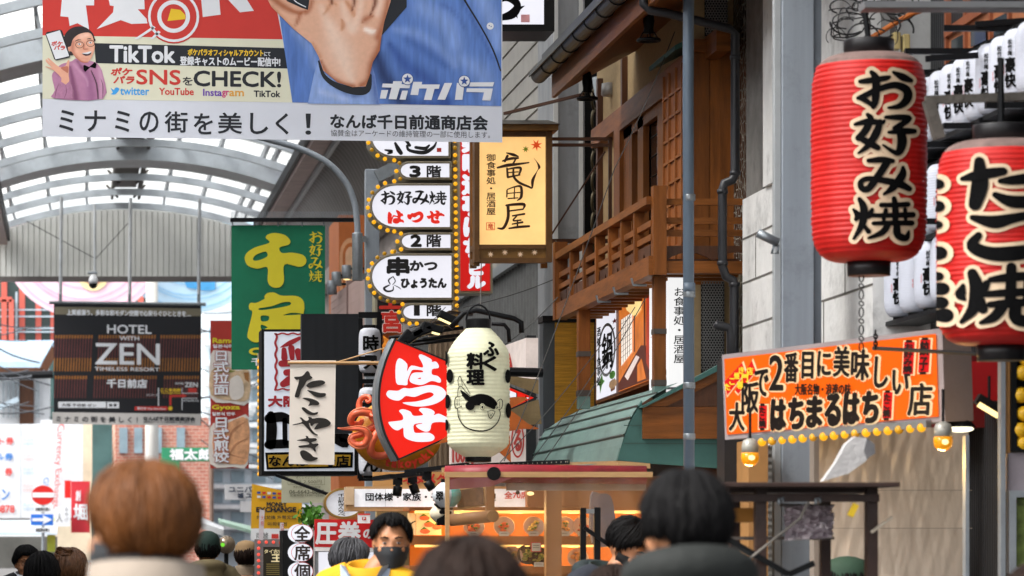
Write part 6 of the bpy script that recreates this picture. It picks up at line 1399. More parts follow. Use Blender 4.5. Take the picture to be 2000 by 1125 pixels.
def small_lantern():
    o = thing('paper_lantern', 'x', 'lantern', (0, 0, 0), 'rows of small white lanterns on the black shop')
    H = .305; R0 = .08; c = Vector((0, 0, -H / 2)); NR = 26
    pr_ = [(R0 * (.45 + .55 * max(0, 1 - abs(2 * t - 1) ** 5) ** .5) + .0012 * (abs(math.sin(math.pi * NR * t)) - .5), H * t) for t in [i / (NR * 4) for i in range(NR * 4 + 1)]]
    MB().lathe(pr_, c, 28).build('body', M('lantern_white', 'c4c8d4', .6, 0, .04, 8), o, True)
    def cf(u, v, w=0): a = R(-100 - 0 + u * 57.3 / R0 * 0.0) ; return None
    def cf(u, v, w=0):
        a = R(-90) + u / R0; return Vector(((R0 + w) * math.cos(a), (R0 + w) * math.sin(a), v))
    mb = MB(); mb.text(lambda u, v, w: cf(u, -v, w), '豪快', (-.026, -.03, .026, .098), w=.003, bold=.0022, vert=True, cut=(.013, 0)); mb.text(lambda u, v, w: cf(u, -v, w), '松竹梅', (-.010, -.105, .010, -.035), w=.003, bold=.0006, vert=True, cut=(.013, 0))
    mb.build('lettering', ink, o); mb = MB(); mb.text(lambda u, v, w: cf(u, -v, w), '清酒', (-.036, .0, -.028, .04), w=.003, vert=True); mb.build('red_lettering', redp, o)
    MB().lathe([(.036, -H / 2 - .022), (.038, -H / 2 - .018), (.038, -H / 2 + .006)], Vector((0, 0, 0)), 18).build('cap', blackp, o); MB().lathe([(.036, H / 2 - .006), (.036, H / 2 + .014)], Vector((0, 0, 0)), 18).build('cap', blackp, o)
    return o
proto = small_lantern(); cnt = 0
rowname = ['top row', 'middle row', 'bottom row']
ordn = ['first', 'second', 'third', 'fourth', 'fifth', 'sixth', 'seventh', 'eighth', 'ninth', 'tenth', 'eleventh', 'twelfth', 'thirteenth', 'fourteenth', 'fifteenth']
for r_, (z, ys) in enumerate(((3.615, [16.55 - .215 * i for i in range(11)]), (3.2, [16.7 - .27 * i for i in range(8)]), (2.86, [17.15 - .3 * i for i in range(8)]))):
    for i, y in enumerate(ys):
        o = proto if cnt == 0 else copy_tree(proto); cnt += 1
        o.location = (3.93 if r_ < 2 else 3.9, y, z); o.rotation_euler = (0, 0, R(random.uniform(-62, -38) if r_ == 0 and i < 9 else random.uniform(-25, 5)))
        o['label'] = 'small white brushed lantern, ' + ordn[i] + ' from the far end of the ' + rowname[r_]
mb = MB()
for r_, (z, ya_, yb_) in enumerate(((3.615, 16.8, 12.5), (3.2, 17, 12.5), (2.86, 17.3, 12.5))):
    mb.box(3.96, 4.0, yb_, ya_, z + .165, z + .2); mb.box(3.86, 4.02, yb_, ya_, z - .185, z - .165)
    for y in [16.6 - .7 * k for k in range(6)]: mb.box(3.7, 4.05, y, y + .03, z + .2, z + .225)
mb.build('lantern_rack', darkmet, bs_)
f = facing(13.6)
MB().tube([f(1688, 9), f(2060, 6)], .0).v
mb = MB(); mb.box(f(1688, 0).x, f(2100, 0).x, 13.6, 13.7, f(0, 17).z, f(0, 2).z); mb.box(f(1688, 0).x, f(2100, 0).x, 13.58, 13.6, f(0, 16).z, f(0, 11).z); mb.build('awning_rail', M('rail_grey', '77787a', .5, .2, .1, 4, dirt=.3), label='grey steel awning rail across the top right corner', cat='rail')
mb = MB(); f = facing(15.2)
for a, b in (((1808, 115), (1910, 108)), ((1905, 48), (2010, 40)), ((1912, 236), (2010, 220))): mb.bar(f(*a), f(*b), .02, .025)
mb.build('black_rod', darkmet, label='black rods sticking out between the white lanterns', cat='rods')
mb = MB(); f = facing(16.2)
for i in range(30):
    x, y, ra_, rb_ = random.uniform(1635, 1760), random.uniform(0, 75), random.uniform(10, 45), random.uniform(8, 34); a0 = random.uniform(0, 6.28); sp_ = random.uniform(1.5, 5); z0 = random.uniform(-.1, .1)
    mb.tube([f(min(max(x + ra_ * math.cos(a0 + sp_ * k / 14), 1615), 1795), min(y + rb_ * math.sin(a0 + sp_ * k / 14) + k * .8, 95), z0 + .004 * k) for k in range(15)], random.uniform(.002, .005), 5)
mb.build('cable_tangle', M('cable_black', '1a1a1c', .5, 0, .3, 20), kind='stuff', label='tangle of black cables above the left red lantern', cat='cables')
MB().tube([f(1700, 75), f(1740, 50), f(1775, 30), f(1800, 20)], .012).build('cable', M('cable_orange', 'a85a1c', .5), label='orange conduit through the black cable tangle', cat='cable')
mb = MB(); fbox(mb, 16.1, 1746, 62, 1760, 96, .06); fbox(mb, 16.1, 1764, 66, 1778, 100, .06); mb.build('junction_box', M('junction', 'a09060', .5), label='pair of old beige junction boxes hanging in the cables', cat='box', bevel=.006)
mb = MB(); f = facing(16.9)
mb.tube([f(1735, -20), f(1735, 110)], .035); mb.build('conduit', M('conduit_grey', '6b6a68', .5), label='grey conduit behind the cable tangle', cat='pipe')

# ------------------------------------------------------------------ orange sign
os_ = thing('stall_sign', 'orange lit stall sign with outlined black lettering and a row of amber bulbs', 'sign', W(1630, 860, 15.4))
TL, TR, BR, BL = W(1410, 693, 16.1), W(1840, 641, 14.9), W(1846, 823, 14.9), W(1416, 859, 16.1)
f = quad(TL, TR, BR, BL, (90, 170, 1510, 660)); S = Sign(os_, f)
S.rect('case', M('case_grey', '9b9193', .45, .2, .08, 5, dirt=.2), 90, 170, 1510, 660, 0, th=.16); S.rect('lit_face', E('sign_orange', 'f4620c', .92, .04), 112, 196, 1478, 632, .006)
sk_ = E('sign_skin', 'ffd9a8', .85)
def f2(x, y, w=0):       # measured in an enlargement of the sign, squared up onto its face
    xl = 95 + (y - 170) * .04; xr = 1452 + y * .088; s_ = (x - xl) / (xr - xl); tp = 170 - (x - 95) * .1255; bt = 712 - (x - 118) * .0795
    return f(90 + 1420 * s_, 170 + 490 * (y - tp) / (bt - tp), w)
F1 = S.fr; S.fr = f2
def lab2(body, box, bold=9, rot=0, gb=20):
    S.text('letter_outline', sk_, body, box, w=.010, bold=gb, em=False); S.text('lettering', M('sign_black', '16100e', .4), body, box, w=.016, bold=bold)
xs = [(165, 475, 265, 652, '大'), (250, 345, 360, 535, '阪'), (335, 262, 420, 430, 'で'), (430, 172, 515, 392, '2'), (525, 155, 610, 340, '番'), (638, 150, 705, 315, '目'), (735, 145, 815, 302, 'に'), (835, 115, 930, 305, '美'), (945, 135, 1050, 328, '味'), (1088, 180, 1165, 378, 'し'), (1198, 268, 1290, 420, 'い'), (1298, 355, 1432, 560, '店')]
for u0, v0, u1, v1, ch in xs: lab2(ch, (u0, v0, u1, v1), 5, 0, 15)
S.text('lettering', M('sign_black', '16100e', .4), '大阪名物・浪速の味', (595, 352, 945, 424), w=.016, bold=2.2)
for i, ch in enumerate('はちまるはち'):
    u0 = 447 + 116 * i; lab2(ch, (u0, 458 - i * 10, u0 + 86, 645 - i * 9), 11, 0, 21)
sred = E('sign_red_patch', 'e01c1c', .8); 
for k, (A_, g_) in enumerate(((((118, 345), (248, 207), (272, 275), (140, 442)), 0), (((192, 405), (312, 190), (342, 268), (214, 430)), 0))):
    S.poly('patch_outline', sk_, A_, .008 + .001 * k); cx_ = sum(p[0] for p in A_) / 4; cy_ = sum(p[1] for p in A_) / 4; S.poly('patch', sred, [(cx_ + (x - cx_) * .9, cy_ + (y - cy_) * .9) for x, y in A_], .012)
def slant(t, p0, p1, h):
    for i, ch in enumerate(t):
        k = (i + .5) / len(t); x = p0[0] + (p1[0] - p0[0]) * k; y = p0[1] + (p1[1] - p0[1]) * k; S.text('patch_letters', yel, ch, (x - h / 2, y - h * .6, x + h / 2, y + h * .6), w=.018, bold=2)
slant('たこ焼き', (138, 392), (262, 250), 34); slant('専門店', (222, 385), (318, 250), 40)
def minil(u0, v0, u1, v1, t):
    S.rect('patch_outline', sk_, u0 - 8, v0 - 8, u1 + 8, v1 + 8, .017); S.rect('patch', sred, u0, v0, u1, v1, .020); S.rect('patch_cap', M('sign_black', '16100e', .4), u0 + 12, v0 - 12, u1 - 12, v0 + 6, .023); S.rect('patch_cap', M('sign_black', '16100e', .4), u0 + 12, v1 - 6, u1 - 12, v1 + 12, .023); S.text('patch_letters', M('sign_black', '16100e', .4), t, (u0 + 6, v0 + 10, u1 - 6, v1 - 10), w=.024, bold=3, vert=True)
minil(1258, 85, 1320, 295, 'お好み焼'); minil(1350, 70, 1412, 285, '餃子'); minil(366, 490, 420, 640, 'たこ焼'); minil(1150, 408, 1205, 580, 'たこ焼')
S.done()
b0 = None
for i in range(17):
    u = 335 + 66.5 * i
    MB().ball(f2(u, 732 - (u - 330) * .085, .03), .0175 + (.0015 if i % 3 else 0), 12).build('bulb', bulb if i % 4 != 2 else dimb, os_, True)
mb = MB(); mb.bar(f2(310, 706, .02), f2(1430, 615, .02), .03); mb.build('bulb_rail', galv, os_)
mb = MB(); fb = facing(14.6)
mb.tube([fb(1704, 680), fb(1850, 688), fb(2010, 697)], .009, 6); mb.build('support_rod', M('rod_grey', '4c4a4a', .5, .4), os_); mb = MB()
for k in range(5): mb.tube([fb(1710, 650 + 7 * k) + Vector((.008 * math.cos(t) * (1 if k % 2 else .3), .008 * math.cos(t) * (.3 if k % 2 else 1), .011 * math.sin(t))) for t in [R(45 * j) for j in range(9)]], .0035, 5)
mb.build('chain', darkmet, os_)
for i, (u, v, D) in enumerate(((1465, 870, 15.2), (1842, 838, 14.4))):
    o = thing('jar_lamp', ['amber jar lamp hanging under the left end of the orange sign', 'amber jar lamp hanging under the right end of the orange sign'][i], 'lamp', W(u, v + 40, D), 'amber jar lamps')
    c = W(u, v, D); MB().lathe([(.012, .03), (.03, .02), (.036, 0), (.036, -.03)], c, 18).build('cap', M('lamp_cap', 'a9a69c', .3, .2), o, True)
    gm_ = M('amber_glass', 'd98a12', .1, 0, .3, 14, emit=.5); MB().lathe([(.036, -.03), (.039, -.05), (.035, -.07), (.02, -.083), (.001, -.088)], c, 18).build('glass', gm_, o, True); MB().ball(c + Vector((0, -.03, -.052)), (.016, .012, .014), 10).build('filament', bulbw, o, True)
    MB().tube([c + Vector((0, 0, .03)), c + Vector((0, 0, .16))], .006).build('cord', darkmet, o)
    l = bpy.data.lights.new('jar_light', 'POINT'); l.energy = 5 * GAIN; l.color = (1, .6, .2); l.shadow_soft_size = .04; lo = bpy.data.objects.new('jar_light', l); col.objects.link(lo); lo.parent = o; lo.location = c + Vector((0, .06, -.13)) - wpos(o)
o = thing('pendant_lamp', 'bright white pendant lamp shining right of the orange sign', 'lamp', W(1875, 845, 15)); c = W(1875, 838, 15)
MB().lathe([(.02, .06), (.03, .05), (.06, .015), (.062, .008)], c, 24).build('shade', darkmet, o, True); MB().ball(c, (.056, .056, .014), 20).build('lens', M('lens_white', 'fff0d0', .3, emit=2.2), o, True); MB().tube([c + Vector((0, 0, .06)), c + Vector((0, 0, .3))], .006).build('cord', darkmet, o)
o = thing('pendant_lamp', 'tilted black spotlight with lit slot near the right edge under the lantern', 'lamp', W(1935, 800, 14.6)); c = W(1932, 792, 14.6); d = Vector((.05, 0, -.03))
MB().bar(c - d, c + d, .05, .04).build('housing', darkmet, o); MB().bar(c - d * .8 + Vector((-.01, -.026, -.02)), c + d * .8 + Vector((-.01, -.026, -.02)), .012, .02).build('lens', bulbw, o); MB().tube([c, c + Vector((0, 0, .12))], .006).build('cord', darkmet, o)
# right stall front: awning box, plastic sheet, frames, lemons
o = thing('red_shop_box', 'red shop box with dim shelves under the right red lantern', 'shop front', W(1900, 830, 15.8))
fbox(MB(), 15.9, 1840, 690, 2060, 835, .6).build('back', M('red_dark', '6a1214', .5, 0, .2, 3), o); fbox(MB(), 15.6, 1880, 706, 1962, 782, .1).build('red_panel', M('red_panel', 'b0181c', .45, 0, .1, 3), o)
mb = MB(); fbox(mb, 15.3, 1848, 655, 1880, 720, .1); fbox(mb, 15.3, 1852, 735, 1874, 800, .1); mb.build('white_cup', M('cup_white', '9a8a90', .4), o)
mb = MB(); fr_ = facing(15.2); mb.tube([fr_(1870, 720), fr_(1885, 735), fr_(1872, 755), fr_(1890, 745), fr_(1886, 728)], .004, 5); mb.build('cord', M('cup_white', '9a8a90'), o)
ps = thing('plastic_sheet', 'translucent ribbed plastic sheet curtain glowing with amber lamp reflections', 'curtain', W(1745, 1125, 15.9))
x0, x1 = W(1600, 0, 15.9).x, W(1892, 0, 15.9).x; mb = MB(); n = 110; m_ = 60; P = []; rw = random.Random(9); wv_ = [(rw.uniform(-40, 40), rw.uniform(4, 30) * rw.choice((-1, 1)), rw.uniform(0, 6.28), rw.uniform(.001, .0035)) for _ in range(16)]
for j in range(m_ + 1):
    z = 0.3 + (W(0, 835, 15.9).z - .3) * j / m_
    for i in range(n + 1):
        t = i / n; P.append((x0 + (x1 - x0) * t, 15.9 + sum(a_ * (1 - abs(math.sin(kx * t + kz * j / m_ + ph))) ** 2 * .6 for kx, kz, ph, a_ in wv_), z))
mb.add(P, [(j * (n + 1) + i, j * (n + 1) + i + 1, (j + 1) * (n + 1) + i + 1, (j + 1) * (n + 1) + i) for j in range(m_) for i in range(n)])
mb.build('sheet', M('plastic_sheet', 'c2b5a6', .28, 0, .16, 3, .9, 4.5, spec=.8, stretch=(1.6, 1, .7), dirt=.25), ps, True); mb = MB()
for v in (958, 1032): mb.bar((x0, 15.84, W(0, v, 15.9).z), (x1, 15.84, W(0, v, 15.9).z), .003)
mb.build('seam', M('seam_gold', 'a3998c', .2, .2), ps)
fbox(MB(), 16.4, 1590, 820, 2010, 1300, .1).build('inner_wall', M('inner_beige', '8f8378', .7, 0, .15, 2), ps)
o = thing('market_stall', 'grey and tan timber stall frame with lemon box at the right edge', 'stall', W(1950, 1125, 14.4))
mb = MB(); fbox(mb, 14.4, 1955, 690, 1964, 1300, .05); fbox(mb, 14.4, 1886, 850, 1893, 1300, .05) ; mb.build('grey_post', M('alu_grey', '8e9499', .4, .3), o)
fbox(MB(), 14.42, 1964.5, 700, 1974, 885, .05).build('tan_board', M('stall_tan', 'b8854c', .5, 0, .15, 5), o); mb = MB(); MB()
S = Sign(o, facing(14.4)); S.ring('box_frame', blackp, 1975, 690, 2080, 882, 11, .0, th=.1); S.rect('lower_panel', M('panel_mauve', '8a8288', .5), 1972, 884, 2060, 958, -.02, th=.04); S.ring('lower_frame', M('alu_grey', '8e9499'), 1972, 958, 2080, 1120, 13, .0, th=.05); S.rect('lower_picture', M('salad_green', '6a7a3a', .5, 0, .6, 20), 1985, 971, 2070, 1110, -.03); S.rect('box_back', blackp, 1980, 695, 2070, 878, -.09); S.done()
mb = MB()
for u, v in ((1998, 728), (1994, 772), (2001, 808), (1993, 840), (2000, 866), (2006, 700)):
    c = W(u, v, 14.42); MB().ball(c, (.035, .035, .032), 14).build('lemon', M('lemon', 'd9a81c', .4, 0, .15, 20, .2, 80), None, True, label='yellow lemon in the black framed box at the right edge', cat='lemon', group='lemons in the stall box')
# plastic bag pennant and dark timber trestle
o = thing('white_bag', 'white fluted plastic sleeve sticking up behind the dark trestle table', 'bag', W(1640, 940, 13.2)); f = facing(13.2)
mb = MB(); A = [(1605, 940), (1655, 925), (1690, 900), (1704, 882), (1700, 868), (1690, 856), (1668, 853), (1650, 868), (1630, 905)]
mb.poly(f, A, .02, (), .05); mb.build('sleeve', M('sleeve_white', 'b9b7b6', .4, 0, .15, 18, .4, 50), o); MB().poly(f, [(1690, 856), (1705, 868), (1706, 886), (1690, 896), (1684, 880)], .03, (), .05).build('grey_tip', M('sleeve_grey', '6b6a6c', .4, 0, .2, 20), o)
tr_ = thing('trestle_table', 'dark brown timber trestle table with clips and hooks', 'table', (W(1600, 0, 12.5).x, 12.8, 0))
tm = M('trestle_brown', '33211b', .5, 0, .3, 8, .2, 40, dirt=.3); f = facing(12.5)
xa, xb = f(1400, 0).x, f(1745, 0).x
MB().box(xa, xb, 12.4, 13.5, f(0, 952).z, f(0, 943).z).build('table_top', tm, tr_, bevel=.003)
mb = MB(); fbox(mb, 12.55, 1425, 952, 1712, 962, .9); fbox(mb, 12.5, 1425, 965, 1718, 980, .05); mb.build('apron', tm, tr_)
for u in (1478, 1695, ): mb = MB(); fbox(mb, 12.52, u - 1, 952, u + 20, 1500, .05); mb.build('leg', tm, tr_)
for u in (1428, 1605): mb = MB(); fbox(mb, 13.3, u, 952, u + 18, 1500, .05); mb.build('leg', tm, tr_)
MB().bar(f(1420, 1052), f(1540, 1122), .014, .02).build('brace', blackp, tr_); MB().bar(f(1540, 1122), f(1590, 1100), .014, .02).build('brace', blackp, tr_)
mb = MB(); mb.tube([f(1460, 1092, .03), f(1500, 1060, .03), f(1560, 1012, .03), f(1575, 980, .03)], .005, 6); mb.build('string', M('string_grey', '6b655e', .7), tr_)
mb = MB(); mb.bar(f(1698, 1040, .03), f(1738, 1010, .03), .02, .008); mb.build('clip', M('clip_pale', 'a59a8a', .5, 0, .3, 30), tr_); mb = MB()
for u in (1518, 1590): mb.tube([f(u, 985, .03), f(u, 975, .03), f(u + 8, 972, .03), f(u + 8, 982, .03)], .006, 6)
mb.build('hook', galv, tr_, True)
o = thing('foil_bag', 'crumpled silver foil bag hanging under the trestle table', 'bag', W(1570, 1055, 12.9)); f = facing(12.9); n = 16; P = []
rnd = random.Random(4)
for j in range(n + 1):
    for i in range(n + 1): P.append(f(1530 + 96 * i / n + rnd.uniform(-1.5, 1.5), 988 + 62 * j / n + (6 * (1 - i / n)) * (j / n), rnd.uniform(0, .035)))
MB().add(P, [(j * (n + 1) + i, j * (n + 1) + i + 1, (j + 1) * (n + 1) + i + 1, (j + 1) * (n + 1) + i) for j in range(n) for i in range(n)]).build('foil', M('foil', 'dcd2d8', .38, .55, .1, 8), o)
mb = MB(); fbox(mb, 12.95, 1528, 984, 1630, 989, .05); fbox(mb, 12.95, 1452, 1048, 1630, 1054, .3); mb.build('tray', M('tray_grey', '5b5450', .5, .3), o)
o = MB(); fbox(o, 12.8, 1428, 992, 1480, 1020, .2); o.build('wooden_box', M('box_amber', '8a5a1c', .5, 0, .2, 6), label='small amber wooden box under the trestle table top', cat='box')
MB().bar(W(1660, 1008, 12.45), W(1672, 985, 12.45), .02, .02).build('yellow_clip', yel, label='yellow peg clipped on the trestle table apron', cat='clip')
# ------------------------------------------------------------------ mid street signs at pedestrian height
o = thing('hanging_flag', 'yellow money exchange banner with small national flags beside the massage notice', 'banner', W(540, 1040, 40)); f = facing(40); S = Sign(o, f)
S.poly('cloth', M('banner_yellow', 'd9a216', .65, 0, .08, 2, .3, 3), [(492, 945), (552, 958), (590, 962), (590, 1033), (490, 1032)], 0, (), .01); S.rect('cloth_foot', wsn, 490, 1033, 590, 1056, 0, th=.01)
S.text('lettering', navyk, 'MONEY', (521, 981, 560, 990), w=.012, bold=.6); S.text('lettering', navyk, 'EXCHANGE', (501, 991, 578, 1000), w=.012, bold=.8); S.text('lettering', M('khaki_ink', '5a4a2a'), '外貨兌換 外幣兌換', (501, 1007, 578, 1014), w=.012, bold=.3); S.text('lettering', M('khaki_ink', '5a4a2a'), '외화환전', (522, 1020, 560, 1027), w=.012, bold=.3)
fc_ = ['2a4a9a', 'c8302a', 'e0e0e4', '2a4a9a', 'c8302a']
for r_ in range(2):
    for i in range(5): S.rect('printed_flag', M('mini_' + fc_[(i + r_ * 2) % 5], fc_[(i + r_ * 2) % 5], .6), 502 + 10 * i, 960 + 8 * r_ + i * .5, 509 + 10 * i, 964.5 + 8 * r_ + i * .5, .012)
S.rect('printed_flag', redp, 530, 1043, 544, 1052, .012); S.text('lettering', ink, '両替', (500, 1040, 524, 1052), w=.012); S.done()
o = thing('notice_sheet', 'pale massage price notice with a phone number hanging under the stamp sign', 'notice', W(598, 983, 30)); f = facing(30); S = Sign(o, f); nb = M('notice_print', '6a6a58')
S.rect('sheet', M('notice_paper', 'b9b8a0', .7, 0, .06, 3, .2, 5), 550, 925, 646, 982, 0, th=.008); S.ring('border', nb, 562, 926, 634, 947, .6, .006); S.text('lettering', nb, 'ほぐしマッサージ', (578, 928, 622, 935), w=.006); S.text('lettering', nb, '30分 2,500円', (567, 937, 628, 945), w=.006); S.text('lettering', nb, '予約優先・完全個室', (572, 949, 626, 954), w=.006); S.text('lettering', nb, '06-6643-8887', (565, 957, 633, 964), w=.006, bold=.25); S.text('lettering', nb, '営業時間 13:00〜25:00', (566, 965, 632, 970), w=.006); S.done()
o = thing('shop_sign', 'red sign board with big white characters behind the grey haired man', 'sign', W(670, 1070, 21.5)); f = facing(21.5, .012, 615); S = Sign(o, f)
S.rect('board', M('board_red', 'bb1218', .45, 0, .05, 2, emit=.12), 615, 1014, 760, 1068, 0, th=.05); S.text('lettering', whitep, '圧巻', (617, 1019, 703, 1062), w=.006, bold=1.7); S.text('lettering', whitep, 'の', (710, 1033, 728, 1050), w=.006, bold=1); S.rect('foot', wsn, 615, 1069, 760, 1076, 0, th=.05); S.done()
o = thing('lightbox_sign', 'white board sign below the red board, behind the grey haired man', 'light box', W(650, 1125, 21.6)); S = Sign(o, facing(21.6)); S.ring('frame', galv, 617, 1073, 735, 1160, 5, 0, th=.1); S.rect('lit_face', lboxw, 621, 1077, 731, 1156, -.02); S.done()
o = thing('lightbox_sign', 'black post sign with three white discs lettered all seats private', 'light box', W(585, 1125, 20)); f = facing(20); S = Sign(o, f); S.rect('case', blackp, 552, 1036, 612, 1200, 0, th=.3)
for i, ch in enumerate('全席個'):
    y = 1042 + 37 * i; S.poly('disc', lboxw, circ(582, y, 20, 28, 18), .004); S.poly('disc_ring', redp, circ(590, y, 21.5, 28, 18), .008, [circ(590, y, 20.5, 28, 17)]); S.poly('disc', lboxw, circ(590, y, 20.5, 28, 17), .007); S.text('lettering', M('brown_ink', '2c1e18'), ch, (575, y - 14, 605, y + 15), w=.012, bold=.9)
S.done()
o = thing('lit_sign', 'metal framed sign with red lit bulbs and gold letters beside the tan cap walker', 'sign', W(530, 1125, 26)); f = facing(26); S = Sign(o, f); S.rect('frame', M('frame_pale', '8d8584', .4, .3), 499, 1053, 556, 1200, 0, th=.15); S.rect('panel', M('gold_black', '2a2412', .4, 0, .5, 6), 514, 1068, 553, 1160, .006); S.text('lettering', M('gold_pale', 'e6d8a8', .5, emit=.4), 'タイ古式', (516, 1073, 552, 1081), w=.01, bold=.2); S.text('lettering', M('gold_pale', 'e6d8a8', .5, emit=.4), '王', (530, 1083, 551, 1097), w=.01, bold=.6)
for i in range(6): S.rect('lettering', M('gold_dim', '9a8a4a'), 520, 1101 + 4 * i, 550, 1102.5 + 4 * i, .01)
S.done()
rbul = E('bulb_red', 'ff5a4a', 1.0)
for x, y in [(506, 1059), (520, 1059), (534, 1059), (548, 1060)] + [(505, 1071 + 12 * i) for i in range(5)]: MB().ball(f(x, y, .0), .012, 10).build('bulb', rbul, o, True)
for i, (x, y) in enumerate(((512, 1040), (552, 1045))):
    o = thing('banner_flag', ['slim white and pink banner flag left of the disc sign', 'slim white banner flag with red mark touching the disc sign'][i], 'flag', W(x, 1060, 24)); S = Sign(o, facing(24)); S.poly('cloth', M('slim_white', 'd6ccd0', .7), [(x - 5, y - 45), (x + 5, y - 43), (x + 2, y + 15), (x - 7, y + 14)] if i == 0 else [(x - 5, y - 24), (x + 2, y - 24), (x + 2, y + 12), (x - 6, y + 12)], 0, (), .004); S.text('lettering', redp, '大特', (x - 3, y - 34 + 10 * i, x + 3, y - 12 + 8 * i), w=.004, vert=True); S.done()
o = thing('leafy_plant', 'green leafy plant hanging between the exchange banner and the oval sign', 'plant', W(608, 1030, 26)); mb = MB()
for i in range(420):
    p = W(random.gauss(608, 9), random.gauss(1010, 9), 26 + random.uniform(-.15, .15)); a = random.uniform(0, 6.28); r_ = random.uniform(.012, .028); d = Vector((math.cos(a), random.uniform(-.6, .6), math.sin(a))) * r_; e = Vector((-d.z, random.uniform(-.02, .02), d.x)) * .4
    mb.add([p - d, p + e, p + d, p - e], [(0, 1, 2, 3)])
mb.build('foliage', M('leaf_bright', '4f8a2a', .5, 0, .35, 8), o); mb = MB()
for i in range(8): mb.tube([W(608, 1034, 26), W(random.gauss(608, 8), random.gauss(1008, 6), 26)], .004, 4)
mb.build('stem', M('stem_green', '3a4a1a'), o)
o = thing('oval_sign', 'gold rimmed oval sign with black vertical letters left of the long white board', 'sign', W(663, 1012, 22)); S = Sign(o, facing(22)); S.poly('rim', M('rim_gold', '9a7a3a', .35, .4), circ(672, 983, 39, 40, 30), 0, [circ(672, 983, 35, 40, 26)], .1); S.poly('lit_face', M('oval_white', 'd0d2d8', .4, emit=.35), circ(672, 983, 35, 40, 26), -.01); S.text('lettering', ink, '千日前ぎんなべ', (659, 964, 674, 1008), w=.004, bold=.2, vert=True); S.done()
o = thing('long_signboard', 'long white lit board in a tan frame welcoming groups and families', 'sign', W(780, 1000, 21)); f = facing(21); S = Sign(o, f); S.rect('case', tan, 678, 950, 1072, 998, 0, th=.25); S.rect('lit_face', M('board_white', 'd4d6dc', .4, emit=.5), 692, 955, 1066, 990, .004)
for u in (752, 850, 960): S.rect('joint', M('joint_grey', '9a9ca2'), u, 955, u + .7, 990, .006)
S.text('lettering', ink, '団体様・家族・子供連れ大歓迎', (714, 963, 968, 978), w=.008, bold=.5); S.text('lettering', M('board_pink', 'd2605e'), '全70席', (985, 960, 1032, 974), w=.008, bold=.6); S.rect('end_block', M('end_tan', 'c9ae8e', .5), 674, 952, 691, 986, .02, th=.1); S.done()
o = thing('wooden_board', 'pale wooden board with red brush letters behind the track spotlights', 'sign', W(800, 955, 21.4)); f = facing(21.4); S = Sign(o, f); S.rect('board', M('board_pine', 'b98a52', .55, 0, .2, 4, .1, 20, stretch=(.5, 1, 6)), 729, 922, 880, 950, 0, th=.06)
for i, ch in enumerate('ネタメグ'): S.text('lettering', M('board_red_ink', 'b8241e'), ch, (787 + 22 * i, 926, 806 + 22 * i, 945), w=.004, bold=1)
S.done(); o2 = thing('timber_offcut', 'short tan timber block lying on the black light track', 'timber', W(880, 920, 20)); fbox(MB(), 20, 866, 913, 891, 922, .1).build('block', tan, o2)
tk = thing('light_track', 'black slotted track running up to the right over the food stall', 'light track', W(900, 920, 20.6)); mb = MB(); sl = MB()
for (a, b) in (((763, 932), (820, 925)), ((795, 922), (912, 908)), ((735, 935), (770, 930)), ((880, 912), (1110, 902))):
    mb.bar(W(*a, 20.6), W(*b, 20.3), .05, .025)
    n = int((b[0] - a[0]) / 9)
    for k in range(n): t = (k + .5) / n; p = W(a[0] + (b[0] - a[0]) * t, a[1] + (b[1] - a[1]) * t, 20.6 - .3 * t); sl.box(p.x - .008, p.x + .008, p.y - .027, p.y - .0255, p.z - .004, p.z + .004)
mb.build('track', darkmet, tk); sl.build('slot', M('slot_pale', '8a8478'), tk)
for i, (u, v, t) in enumerate(((777, 950, -6), (806, 946, 20), (834, 940, 34))):
    o = thing('track_spotlight', ['leftmost black track spotlight over the white board', 'middle black track spotlight tilted over the white board', 'rightmost black track spotlight tilted toward the teal lantern'][i], 'lamp', W(u, v + 18, 20.5), 'black track spotlights'); c = W(u, v, 20.5); rot = Matrix.Rotation(R(-t), 3, 'Y')
    a = c + rot @ Vector((0, 0, .0)); b = c + rot @ Vector((0, 0, -.055)); mb = MB(); mb.tube([a, b], .026, 14); mb.build('head', darkmet, o, True); mb = MB(); fbox(mb, 20.5, u - 9, v - 20, u + 9, v - 3, .03); mb.bar(c + Vector((0, 0, .01)), a, .03); mb.build('yoke', darkmet, o); MB().tube([b, b + rot @ Vector((0, 0, -.002))], .022, 12).build('lens', M('lens_grey', '5a5a58', .1), o)
# ------------------------------------------------------------------ food stall behind clear vinyl
st = thing('food_stall', 'food stall with red roll awning and warm lit shelves behind a clear vinyl screen', 'stall', W(1070, 1125, 19.6))
f = facing(19); S = Sign(st, f)
S.rect('screen_frame', tan, 870, 921.5, 1275, 932, .0, th=.05); S.rect('screen_frame', tan, 871, 932.3, 878, 1300, .0, th=.05); S.done()
vin = thin('clear_vinyl', 'b08458', .30, .12, .25, 2.0, .5); mb = MB(); P = []; n = 40
for j in range(13):
    for i in range(n + 1):
        u = 878 + (1275 - 878) * i / n; v = 932 + (1250 - 932) * j / 12; P.append(f(u, v, -.03 + .012 * math.sin(i * .9 + .4 * math.sin(j)) ))
mb.add(P, [(j * (n + 1) + i, j * (n + 1) + i + 1, (j + 1) * (n + 1) + i + 1, (j + 1) * (n + 1) + i) for j in range(12) for i in range(n)]); mb.build('vinyl_screen', vin, st, True)
mb = MB(); mb.tube([W(870, 928, 19.3), W(960, 925, 19.25), W(1262, 928, 19.2)], .05, 16); mb.build('red_roll', M('roll_red', '841a26', .5, 0, .3, 8, .3, 20), st, True)
